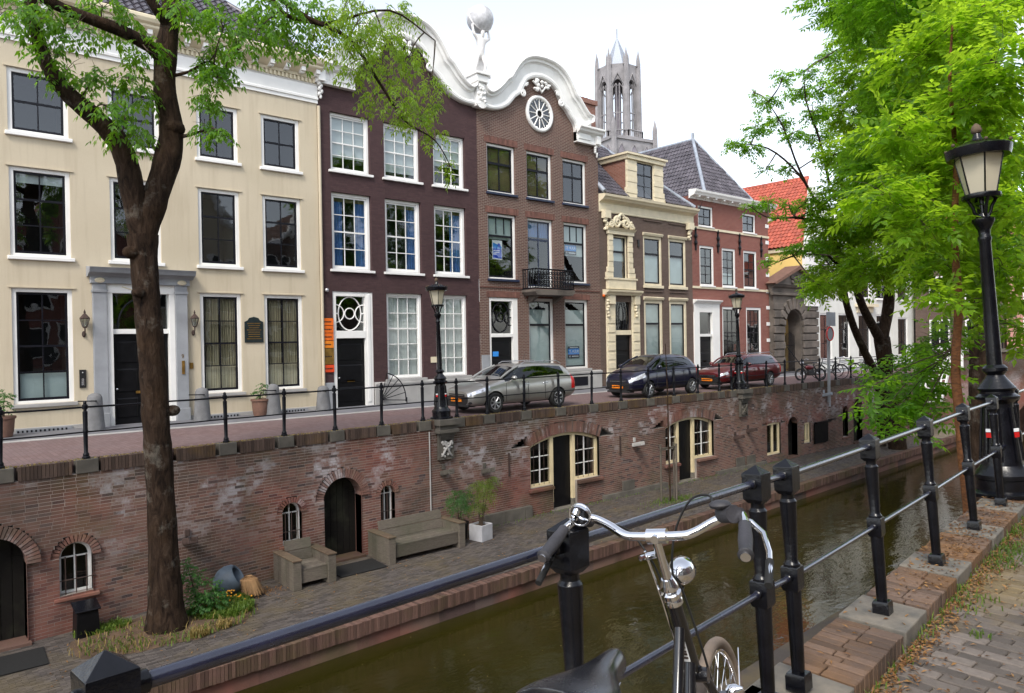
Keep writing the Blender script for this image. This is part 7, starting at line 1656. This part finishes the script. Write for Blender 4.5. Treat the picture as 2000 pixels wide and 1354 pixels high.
shrub('bamboo_planter', 'light square planter holding a tall yellow green bamboo', (12.55, 16.15, WH+.38), [(12.5, 16.2, WH+.95, .26), (12.65, 16.1, WH+1.25, .30), (12.75, 16.15, WH+1.5, .26), (12.9, 16.1, WH+1.65, .18), (12.45, 16.2, WH+1.55, .22)], (900, .24, 4, .11, .013, .5), 'leafbamboo', planter, 'potted plant', 22)
def blackpot(t): m = MB(); m.lathe([(.17, 0), (.22, .42), (.24, .44), (.24, .48), (.19, .47)], 18, (12.15, 16.55, WH)); m.build('pot', 'black', t, smooth=40)
shrub('boxwood_tub', 'dark green rounded shrub in a black pot behind the bamboo', (12.15, 16.55, WH+.45), [(12.12, 16.5, WH+.95, .34), (11.95, 16.5, WH+1.2, .30), (12.25, 16.5, WH+1.25, .28)], (900, .2, 4, .09, .014, .5), 'leafbush', blackpot, 'potted plant')
def tub(x, y):
    def f(t): m = MB(); m.lathe([(.20, -.02), (.23, .1), (.26, .42), (.29, .44), (.29, .50), (.24, .49)], 18, (x, y, 0)); m.build('tub', 'terracotta', t, smooth=40)
    return f
shrub('potted_shrub', 'small shrub in a terracotta tub under the cream house windows', (9.05, 22.75, .45), [(9.05, 22.75, .72, .24), (9.1, 22.7, .95, .15)], (700, .14, 3, .07, .035, .3), 'leafbush', tub(9.05, 22.75), 'potted plant')
shrub('potted_shrub', 'leafy shrub in a tub at the left edge of the picture', (2.35, 22.5, .45), [(2.3, 22.5, .8, .30), (2.4, 22.5, 1.05, .22)], (700, .14, 3, .07, .035, .3), 'leafbush', tub(2.35, 22.5), 'potted plant')
def blades(name, label, spots, h, mat, w=.008, cat='grass'):
    n = len(spots); S = np.array(spots); a = rng.uniform(0, 6.28, n); d = np.stack([np.cos(a), np.sin(a), np.zeros(n)], 1); hh = h*rng.uniform(.4, 1.3, (n, 1)); s = np.stack([-d[:, 1], d[:, 0], d[:, 2]], 1)*w
    tip = S+d*hh*rng.uniform(.2, .9, (n, 1))+np.array([0, 0, 1])*hh*rng.uniform(.5, 1, (n, 1)); mid = S+d*hh*.2+np.array([0, 0, 1])*hh*.6
    V = np.stack([S-s, S+s, mid+s*.8, mid-s*.8, tip, tip], 1).reshape(-1, 3); F = (np.arange(n)[:, None, None]*6+np.array([[0, 1, 2, 3], [3, 2, 4, 5]])[None]).reshape(-1, 4)
    return stuff(tag(obj(name, npmesh(name, V, F), mat), label, cat))
# planting bed around the ash
bed = MB(); n_ = 22; ring = [(4.2+1.75*math.cos(2*math.pi*k/n_)*(1+.08*math.sin(5*k)), 15.35+.95*math.sin(2*math.pi*k/n_)*(1+.1*math.cos(3*k)), WH+.003) for k in range(n_)]
inn = [(4.2+(p[0]-4.2)*.55, 15.35+(p[1]-15.35)*.55, WH+.07+.02*math.sin(k*2.1)) for k, p in enumerate(ring)]
bed.add(ring+inn+[(4.2, 15.35, WH+.11)], [(k, (k+1) % n_, n_+(k+1) % n_, n_+k) for k in range(n_)]+[(n_+k, n_+(k+1) % n_, 2*n_) for k in range(n_)]); struct(bed.build('planting_bed', 'soil', smooth=80))
def bedpts(n, cx, cy, rx, ry): a = rng.uniform(0, 6.28, n); q = np.sqrt(rng.uniform(0, 1, n)); return np.stack([cx+rx*q*np.cos(a), cy+ry*q*np.sin(a), np.full(n, WH+.02)], 1)
blades('dry_grass', 'dry yellowish grass around the foot of the ash tree', np.vstack([bedpts(380, 4.2, 15.2, 1.75, .85), bedpts(240, 4.5, 14.5, .2, .15), bedpts(180, 5.0, 14.6, .15, .15)]), .16, 'drygrass')
blades('green_grass', 'fresh green grass and weeds right of the ash tree', np.vstack([bedpts(2600, 5.25, 15.45, .65, .5), bedpts(700, 3.2, 16.0, .5, .2), bedpts(500, 4.2, 15.1, 1.6, .8), bedpts(500, 5.6, 15.9, .4, .3)]), .15, 'grass', .011)
wpts = []
for _ in range(700): x_ = rng.uniform(12.5, 30); wpts.append((x_, wY(x_)-abs(rng.normal(0, .14))-.05, WH+.0))
for _ in range(900): x_ = rng.normal(20.3, .6); wpts.append((x_, 15.5+rng.normal(0, .2), WH))
blades('wharf_weeds', 'low weeds along the foot of the quay wall and the sapling', wpts, .07, 'grass', .008)
fl_ = MB()
for _ in range(46): fl_.sphere((5.55+rng.normal(0, .25), 15.85+rng.normal(0, .18), WH+rng.uniform(.05, .3)), .018, n=6, m=4)
stuff(tag(fl_.build('flowers', 'flower'), 'tiny orange flowers among the weeds by the tipped pot', 'flowers'))
# weeds, litter on the near side
gp = []
for _ in range(420): x_ = rng.uniform(2.6, 9.5); gp.append((x_, float(nearY(x_))-.18-abs(rng.normal(0, .035)), NS))
for cx_, n_ in ((6.2, 160), (6.6, 200), (7.3, 200), (5.1, 60), (8.2, 200)):
    for _ in range(n_): gp.append((cx_+rng.normal(0, .13), float(nearY(cx_))-.30+rng.normal(0, .07), NS))
for cx_, cy_ in ((4.9, 1.1), (5.3, 1.35), (4.3, .9), (5.9, 1.2), (4.6, 1.45), (6.3, 1.45), (3.9, .95), (5.6, .95)):
    for _ in range(26): gp.append((cx_+rng.normal(0, .035), cy_+rng.normal(0, .03), NS))
blades('kerb_weeds', 'grass tufts growing along the near brick kerb', gp, .05, 'grass', .004)
def litter(name, label, pts, s, mat='litter'):
    n = len(pts); P = np.array(pts); a = rng.uniform(0, 6.28, n); d = np.stack([np.cos(a), np.sin(a), rng.normal(0, .25, n)], 1)*s*rng.uniform(.5, 1.4, (n, 1)); w_ = np.stack([-np.sin(a), np.cos(a), rng.normal(0, .3, n)], 1)*s*.35; P = P+np.array([0, 0, .006])
    V = np.stack([P-d*.5, P+w_*.5+np.array([0, 0, .004]), P+d*.5, P-w_*.5+np.array([0, 0, .004])], 1).reshape(-1, 3); return stuff(tag(obj(name, npmesh(name, V, np.arange(4*n).reshape(-1, 4)), mat), label, 'leaves'))
lp_ = []
for _ in range(2300): x_ = rng.uniform(2.4, 9.5); lp_.append((x_, float(nearY(x_))-.19-abs(rng.normal(0, .07)), NS+.003))
for _ in range(700): x_ = rng.normal(6.6, 1.2); lp_.append((x_, float(nearY(x_))+rng.uniform(-.15, .18), .603))
for _ in range(900): x_ = rng.uniform(2.6, 9.5); lp_.append((x_, float(nearY(x_))-.2-rng.uniform(0, 1.6), NS+.003))
litter('fallen_leaves', 'rusty fallen leaves along the near kerb and coping', lp_, .035)
litter('wharf_litter', 'scattered fallen leaves on the far wharf paving', [(x_, float(lipY(x_))+.3+rng.uniform(0, 3.0), WH+.004) for x_ in rng.uniform(2, 28, 900)]+[(rng.normal(6.3, .35), 16.1+rng.normal(0, .15), WH+.01) for _ in range(300)], .06)
mp_ = []
for _ in range(2600): x_ = rng.uniform(0, 30); mp_.append((x_, wY(x_)+rng.uniform(-.02, .22), .004))
blades('coping_moss', 'yellowish moss on top of the far quay wall', mp_, .02, 'drygrass', .014, 'moss')
litter('floating_leaves', 'pale specks of leaves floating on the canal', [(x_, rng.uniform(8, 13.2), WATER+.004) for x_ in rng.uniform(1, 25, 90)], .03, 'drygrass')

# ================================================================ signs, statue, tower, far things
def te_huur(label, x0, z0, w=.72, h_=.52):
    y = FY+.205; t = thing('rental_sign', label, 'sign', (x0+w/2, y, z0), group='blue rental signs')
    b = MB().box(x0, x0+w, y, y+.006, z0, z0+h_).build('board', 'posternavy', t); MB().box(x0+.01, x0+w-.01, y-.003, y-.001, z0+h_*.30, z0+h_*.80).build('blue_field', 'posterblue', t)
    text('lettering', 'TE HUUR', h_*.36, 'paper', t, (x0+w/2, y-.005, z0+h_*.55), None, .84)
    m = MB(); x = x0+.12
    for k in range(9): l_ = random.uniform(.03, .055); m.box(x, x+l_, y-.003, y-.001, z0+h_*.865, z0+h_*.93); x += l_+.012
    x = x0+.24
    for k in range(7): m.box(x, x+.045, y-.003, y-.001, z0+h_*.08, z0+h_*.19); x += .062
    stuff(m.build('small_print', 'paper', t)); k = MB(); k.tube([(x0+.07, y-.003, z0+h_*.22), (x0+.10, y-.003, z0+h_*.06), (x0+.13, y-.003, z0+h_*.22), (x0+.16, y-.003, z0+h_*.06)], .008, 4); k.build('emblem', 'paper', t)
te_huur('blue rental sign in the upper right window of the balcony house', 23.24, 5.98); te_huur('blue rental sign in the ground floor right window of the balcony house', 23.34, 1.36)
y = FY+.205; t = thing('window_poster', 'bright blue poster in the window left of the balcony', 'poster', (19.35, y, 5.55))
MB().box(19.10, 19.62, y, y+.006, 5.52, 6.30).build('sheet', 'paper', t); MB().box(19.13, 19.59, y-.003, y-.001, 5.56, 5.96).build('blue_field', 'posterdeep', t)
MB().add([(19.13, y-.003, 5.962), (19.59, y-.003, 5.962), (19.59, y-.003, 6.06), (19.13, y-.003, 6.2)], [(0, 1, 2, 3)]).build('light_field', 'posterblue', t)
m = MB(); m.lathe([(.085, 0), (.085, .004)], 20, (19.45, y-.004, 6.10), Matrix.Rotation(R(90), 3, 'X')); m.build('emblem', 'posterdeep', t)
m = MB()
for k, w_ in enumerate((.34, .32, .16)): m.box(19.15, 19.15+w_, y-.006, y-.004, 5.86-.07*k, 5.885-.07*k)
stuff(m.build('small_print', 'paper', t))
t = thing('name_board', 'stack of orange name panels beside the dark house door', 'sign', (11.62, FY, 1.1)); z_ = 3.05
for mt, hh in (('orange', .25), ('orange', .25), ('orange', .25), ('orange2', .25), ('bronze', .55), ('redorange', .26)):
    MB().box(11.42, 11.85, FY-.05, FY-.012, z_-hh+.012, z_).build('panel', mt, t, bevel=.005)
    m = MB(); x = 11.50
    for k in range(5): l_ = random.uniform(.03, .06); m.box(x, x+l_, FY-.053, FY-.051, z_-hh*.5-.02, z_-hh*.5+.025); x += l_+.012
    stuff(m.build('worn_lettering', 'ink', t)); z_ -= hh+.008
MB().box(11.41, 11.86, FY-.012, FY-.001, z_-.0, 3.07).build('backing', 'trim', t)
m = MB()
for k in range(8):
    l_ = random.uniform(.16, .24); m.box(9.1-l_, 9.1+l_, FY-.040, FY-.036, 2.86-.07*k, 2.88-.07*k)
stuff(m.build('inscription', 'bronze', bpy.data.objects['plaque']))
# road signs on a pole against the quay wall
t = thing('road_sign', 'grey sign pole with square board and round sign by the moped', 'sign', (34.4, 17.05, -1))
MB().tube([(34.4, 17.06, -1.2), (34.4, 17.06, 3.3)], .04, 10).build('pole', 'greystone', t, smooth=60); MB().box(34.05, 34.95, 17.0, 17.02, 2.62, 3.28).build('board', 'greystone', t, bevel=.01)
m = MB(); m.lathe([(.34, 0), (.34, .02)], 24, (34.3, 16.98, 2.25), Matrix.Rotation(R(90), 3, 'X')); d_ = m.build('disc', 'greystone', t, smooth=30); m = MB(); m.tube([(34.3+.32*math.cos(a), 16.955, 2.25+.32*math.sin(a)) for a in np.linspace(0, 6.28, 28, endpoint=False)], .03, 6, closed=True); m.build('red_rim', 'redlens', d_, smooth=60)

# statue carrying a globe on the centre of the twin gable
t = thing('globe_statue', 'white statue of a figure shouldering a globe above the twin gables', 'statue', (18.40, FY-.05, 12.72))
def skin(name, V, E, rad, mat, par, root=0):
    me = bpy.data.meshes.new(name); me.from_pydata(V, E, []); o = obj(name, me, mat, par); s = o.modifiers.new('skin', 'SKIN'); s.use_smooth_shade = True
    for i, r in enumerate(rad): me.skin_vertices[0].data[i].radius = (r, r) if not hasattr(r, '__len__') else r; me.skin_vertices[0].data[i].use_root = i == root
    u = o.modifiers.new('sub', 'SUBSURF'); u.levels = 2; u.render_levels = 2; return o
X0, Y0, Z0 = 18.42, FY-.05, 12.66
V = [(0, 0, .92), (.02, -.03, 1.15), (.04, -.06, 1.42), (.05, -.10, 1.58), (.04, -.16, 1.70), (.03, -.18, 1.86), (.24, -.08, 1.50), (.46, -.05, 1.62), (.44, -.02, 1.88), (-.16, -.06, 1.50), (-.36, -.08, 1.68), (-.38, -.04, 1.98), (.13, -.02, .88), (.16, -.18, .50), (.15, -.05, .08), (.15, -.22, .03), (-.12, 0, .88), (-.20, -.02, .48), (-.24, .12, .08), (-.26, -.05, .03), (.40, .0, 2.0), (-.33, -.02, 2.1)]
V = [(X0+a, Y0+b, Z0+c) for a, b, c in V]
E = [(0,1),(1,2),(2,3),(3,4),(4,5),(2,6),(6,7),(7,8),(2,9),(9,10),(10,11),(0,12),(12,13),(13,14),(14,15),(0,16),(16,17),(17,18),(18,19),(8,20),(11,21)]
skin('figure', V, E, [.14,.125,.155,.07,.09,.085,.08,.06,.045,.08,.06,.045,.10,.075,.045,.04,.10,.075,.045,.04,.04,.04], 'statue', t)
m = MB(); m.sphere((X0+.08, Y0+.05, Z0+2.36), .54, n=32, m=20); gl = m.build('globe', 'globe', t, smooth=80)
m = MB(); m.tube([(X0+.08+.55*math.cos(a), Y0+.05+.2*math.sin(a), Z0+2.36+.5*math.sin(a)) for a in np.linspace(0, 6.28, 30, endpoint=False)], .02, 6, closed=True); m.build('globe_band', 'statue', gl, smooth=60)
m = MB(); m.box(X0-.32, X0+.32, Y0-.32, Y0+.3, Z0-.04, Z0+.03); m.build('base', 'statue', t, bevel=.02)
m = MB(); m.add([(X0-.1, Y0+.08, Z0+1.0), (X0+.3, Y0+.05, Z0+1.0), (X0+.36, Y0+.12, Z0+.3), (X0-.16, Y0+.16, Z0+.25), (X0-.1, Y0+.14, Z0+1.0), (X0+.3, Y0+.11, Z0+1.0), (X0+.36, Y0+.18, Z0+.3), (X0-.16, Y0+.22, Z0+.25)], [(0,1,2,3),(7,6,5,4),(0,4,5,1),(1,5,6,2),(2,6,7,3),(3,7,4,0)]); m.build('drapery', 'statue', t, bevel=.02)

# cathedral tower, far behind the roofs
tw = thing('cathedral_tower', 'tall pale gothic tower with open lantern behind the rooftops', 'tower', (198.6, 173.3, 0)); cx, cy = 198.6, 173.3
face = math.atan2(-cy, -cx)                     # one side looks at the canal
def octp(r, k, off=.5): a = face+(k+off)*math.pi/4; return cx+r*math.cos(a), cy+r*math.sin(a)
Ro = 7.3
def tface(k, r, z0, z1, w, spring, name, mat, th=1.0, mull=True):
    p0, p1 = np.array(octp(r, k, -.5)), np.array(octp(r, k, .5)); u = (p1-p0)/np.linalg.norm(p1-p0); L = np.linalg.norm(p1-p0); nrm = np.array([math.cos(face+k*math.pi/4), math.sin(face+k*math.pi/4)])
    c = L/2; hw = w/2; zt = spring+hw*1.7
    arc = [(c-hw, spring)]+[(c-hw*(1-t)**.9*math.cos(t*.9)**.6 if False else c-hw*math.cos(t*math.pi/2), spring+hw*1.7*math.sin(t*math.pi/2)**1.0) for t in np.linspace(.1, 1, 8)]
    arc = arc+[(2*c-x, z) for x, z in arc[-2::-1]]
    def P(x, z, d): q = p0+u*x-nrm*d; return (q[0], q[1], z)
    m = MB()
    top = [(0, z1)]+[(L, z1)]
    left = [(0, z0), (c-hw, z0)]+arc[:9]+[(c, z1), (0, z1)]; right = [(L, z0), (L, z1), (c, z1)]+arc[8:]+[(c+hw, z0)]
    for d in (0, th):
        for pl_ in (left, right): m.add([P(x, z, d) for x, z in pl_], [tuple(range(len(pl_)))])
    op = [(c-hw, z0)]+arc+[(c+hw, z0)]
    for a, b in zip(op, op[1:]): m.quad(P(*a, 0), P(*b, 0), P(*b, th), P(*a, th))
    o = m.build(name, mat, tw); mm = MB()
    if mull:
        for x in (c-hw*.33, c+hw*.33): mm.tube([P(x, z0, .4), P(x, spring+hw*.9, .4)], .16, 5)
        mm.tube([P(c-hw, z0+(spring-z0)*.42, .4), P(c+hw, z0+(spring-z0)*.42, .4)], .22, 5); mm.tube([P(c-hw, spring, .4), P(c-hw*.33, spring+hw*.9, .4), P(c, spring+hw*.3, .4), P(c+hw*.33, spring+hw*.9, .4), P(c+hw, spring, .4)], .15, 5)
        mm.build('mullion', mat, o)
    g = MB(); g.tube([P(c-hw*1.4, spring+hw*.4, -.3), P(c, spring+hw*2.9, -.3), P(c+hw*1.4, spring+hw*.4, -.3)], .28, 5); g.build('gablet', mat, o)
for k in range(8): tface(k, Ro, 73.2, 96.0, 3.3, 88.0, 'lantern_side', 'towerstone')
for k in range(8):
    x, y_ = octp(Ro+.4, k); m = MB(); m.tube([(x, y_, 70), (x, y_, 86), (x, y_, 96.5)], [1.15, 1.0, .8], 6); m.tube([(x, y_, 96.5), (x, y_, 98), (x, y_, 101.3)], [.75, .6, .05], 6); b_ = m.build('buttress', 'towerstone', tw)
    m = MB()
    for j in (-1, 1): q = octp(Ro+.3, k, .5+j*.13); m.tube([(q[0], q[1], 95.5), (q[0], q[1], 97.5), (q[0], q[1], 99.6)], [.35, .3, .03], 5)
    m.build('pinnacle', 'towerstone', b_)
m = MB(); MB().tube([(cx, cy, 71), (cx, cy, 96)], 1.15, 8).build('inner_core', 'towerdark', tw); bot = [octp(Ro-2.2, k) for k in range(8)]; m.add([(x, y_, 96.0) for x, y_ in bot]+[(cx, cy, 107.6)], [(k, (k+1) % 8, 8) for k in range(8)]); m.build('spire', 'lead', tw)
m = MB(); m.add([(*octp(Ro-.3, k), 96.0) for k in range(8)], [tuple(range(8))]); m.build('lantern_ceiling', 'towerstone', tw); MB().tube([(cx, cy, 107.4), (cx, cy, 110.4)], .14, 5).build('weather_vane', 'towerstone', tw)
for k in range(8):
    p0, p1 = octp(Ro+1.6, k, -.5), octp(Ro+1.6, k, .5); m = MB()
    for z in (70.6, 73.0): m.tube([(*p0, z), (*p1, z)], .3, 5)
    for t_ in np.linspace(0, 1, 9): m.tube([(p0[0]+(p1[0]-p0[0])*t_, p0[1]+(p1[1]-p0[1])*t_, 70.3), (p0[0]+(p1[0]-p0[0])*t_, p0[1]+(p1[1]-p0[1])*t_, 73)], .22, 4)
    m.build('balustrade', 'towerstone', tw)
ry = Matrix.Translation((cx, cy, 0)) @ Matrix.Rotation(face+R(38), 4, 'Z'); m = MB(); m.obox(ry @ Matrix.Translation((0, 0, 60)), 17, 17, 20.4); lo = m.build('tower_shaft', 'towerstone', tw); m = MB(); m.obox(ry @ Matrix.Translation((0, 0, 70)), 18, 18, 1.0); m.build('cornice', 'towerstone', lo)
for sd in range(4):
    Q = ry @ Matrix.Rotation(sd*math.pi/2, 4, 'Z')
    for j in (-1, 0, 1):
        P_ = [(j*5.4-1.6, 58), (j*5.4+1.6, 58), (j*5.4+1.6, 65.2), (j*5.4+1.0, 66.6), (j*5.4, 68.0), (j*5.4-1.0, 66.6), (j*5.4-1.6, 65.2)]
        MB().add([Q @ Vector((8.52, a, b)) for a, b in P_], [tuple(range(7))]).build('blind_arch', 'towerdark', lo); MB().tube([Q @ Vector((8.55, a, b)) for a, b in P_], .22, 5, closed=True).build('arch_moulding', 'towerstone', lo)
    c_ = Q @ Vector((8.9, 8.9, 0)); MB().tube([(c_.x, c_.y, 60), (c_.x, c_.y, 74), (c_.x, c_.y, 77.5)], [1.1, .9, .05], 6).build('corner_pinnacle', 'towerstone', lo)

# white stair down to the wharf, bridge and closing houses
t = thing('white_staircase', 'white wooden stair down to the wharf behind the leaves', 'stairs', (43.4, 15.3, WH)); m = MB()
for yy in (15.0, 15.95):
    MB().add([(42.2, yy, -1.5), (42.45, yy, -1.5), (43.8, yy, .35), (43.55, yy, .35), (42.2, yy+.05, -1.5), (42.45, yy+.05, -1.5), (43.8, yy+.05, .35), (43.55, yy+.05, .35)], [(0,1,2,3),(7,6,5,4),(0,4,5,1),(1,5,6,2),(2,6,7,3),(3,7,4,0)]).build('stringer', 'white', t)
    MB().tube([(42.1, yy, -.6), (43.6, yy, 1.3), (45.4, yy, 1.3)], .045, 6).build('handrail', 'white', t)
    for q in ((43.6, .2), (44.5, .2), (45.4, .2)): MB().box(q[0]-.05, q[0]+.05, yy-.05, yy+.05, q[1], 1.3).build('baluster', 'white', t)
for k in range(8): MB().box(42.3+.17*k, 42.6+.17*k, 15.05, 15.95, -1.45+.23*k, -1.41+.23*k).build('tread', 'white', t)
MB().box(43.7, 45.5, 15.0, 16.9, .22, .34).build('landing', 'white', t)
br = thing('canal_bridge', 'dark brick bridge closing the canal at the far right', 'bridge', (51, 10, WH)); m = MB(); zz0 = -4.5
arc = [(10.2+3.4*math.cos(a), -3.6+2.9*math.sin(a)) for a in np.linspace(math.pi, 0, 16)]
m.prism([(-6, zz0), (6.8, zz0)]+arc+[(13.6, zz0), (17.6, zz0), (17.6, .9), (10, 1.25), (-6, .9)], 48.5, 54, 'x'); m.build('arch_wall', 'quaybrick', br); m = MB(); m.prism([(-6, .9), (10, 1.25), (17.6, .9), (17.6, 1.1), (10, 1.45), (-6, 1.1)], 48.4, 48.9, 'x'); m.build('coping', 'bluestone', br)
for yy in np.arange(-4, 17.5, 1.5): MB().tube([(48.65, yy, 1.0), (48.65, yy, 2.2)], .04, 6).build('railing_post', 'ironfar', br)
for z in (1.75, 2.15): MB().tube([(48.65, -6, z), (48.65, 17.6, z+.1)], .025, 6).build('rail', 'ironfar', br)
def cross_house(name, label, y0, y1, zt, mat, x=60., cols=(), rows=((1., 3.2), (4.4, 6.4)), case='white'):
    t = thing(name, label, 'house', (x, (y0+y1)/2, 0)); MB().box(x, x+9, y0, y1, -1, zt).build('wall', mat, t)
    for a, b in cols:
        for c, d in rows:
            f = MB(); f.box(x-.05, x-.002, a, a+.12, c, d); f.box(x-.05, x-.002, b-.12, b, c, d); f.box(x-.05, x-.002, a+.12, b-.12, d-.12, d); f.box(x-.05, x-.002, a+.12, b-.12, c, c+.1); f.box(x-.045, x-.002, (a+b)/2-.03, (a+b)/2+.03, c+.1, d-.12); fo = f.build('window', case, t)
            MB().box(x-.02, x-.006, a+.1, b-.1, c+.1, d-.1).build('pane', 'frameblack', fo)
    MB().prism([(y0-.3, zt), (y1+.3, zt), ((y0+y1)/2, zt+3.4)], x-.2, x+9, 'x').build('roof', 'redtile', t); MB().box(x-.3, x-.001, y0-.2, y1+.2, zt-.25, zt+.05).build('cornice', case, t)
cross_house('pink_house', 'pink plastered house beyond the bridge at the right edge', 8.5, 17.0, 8.2, 'pink', cols=((9.6, 11.0), (12.2, 13.6), (14.6, 16.0))); cross_house('closing_house', 'brown brick house beyond the bridge, left of the pink house', 17.2, 23.0, 8.8, 'greybrick', cols=((18.2, 19.6), (20.6, 22.0)))
# houses on the camera's own side of the canal: seen mirrored in the windows
k = 0
for x0, x1, zt, mt, lb_ in ((-16, -8.6, 10.5, 'redbrick', 'red brick house across the canal behind the camera, leftmost'), (-8.5, -1.2, 9.2, 'whiteplaster', 'white gabled house across the canal behind the camera'), (-1.1, 6.2, 11.2, 'greybrick', 'grey brick gabled house straight behind the camera'), (6.3, 14.0, 9.6, 'redbrick', 'red brick gabled house behind the camera, near the lamp'), (14.1, 22.0, 10.8, 'cream', 'cream gabled house behind the camera, second from right'), (22.1, 31.0, 9.8, 'brown2', 'brown brick house behind the camera, rightmost')):
    t = thing('opposite_house', lb_, 'house', ((x0+x1)/2, -10, NS)); xm = (x0+x1)/2; hw = (x1-x0)/2
    MB().prism([(x0, .4), (x1, .4), (x1, zt), (xm+1.6, zt+1.2), (xm+1.2, zt+2.6), (xm-1.2, zt+2.6), (xm-1.6, zt+1.2), (x0, zt)], -18, -9.5).build('wall', mt, t)
    MB().tube([(x0, -9.45, zt), (xm-1.6, -9.45, zt+1.2), (xm-1.2, -9.45, zt+2.6), (xm+1.2, -9.45, zt+2.6), (xm+1.6, -9.45, zt+1.2), (x1, -9.45, zt)], .28, 6).build('gable_band', 'white', t)
    for c in range(3):
        for z0, z1 in ((1.2, 3.6), (4.7, 6.8), (7.6, 9.0)):
            a = x0+.8+c*(x1-x0-1.6)/3; b = a+(x1-x0-1.6)/3-.6; f = MB(); f.box(a, b, -9.5, -9.4, z0, z1); w_ = f.build('window', 'white', t); MB().box(a+.14, b-.14, -9.4, -9.385, z0+.14, z1-.12).build('pane', 'frameblack', w_)
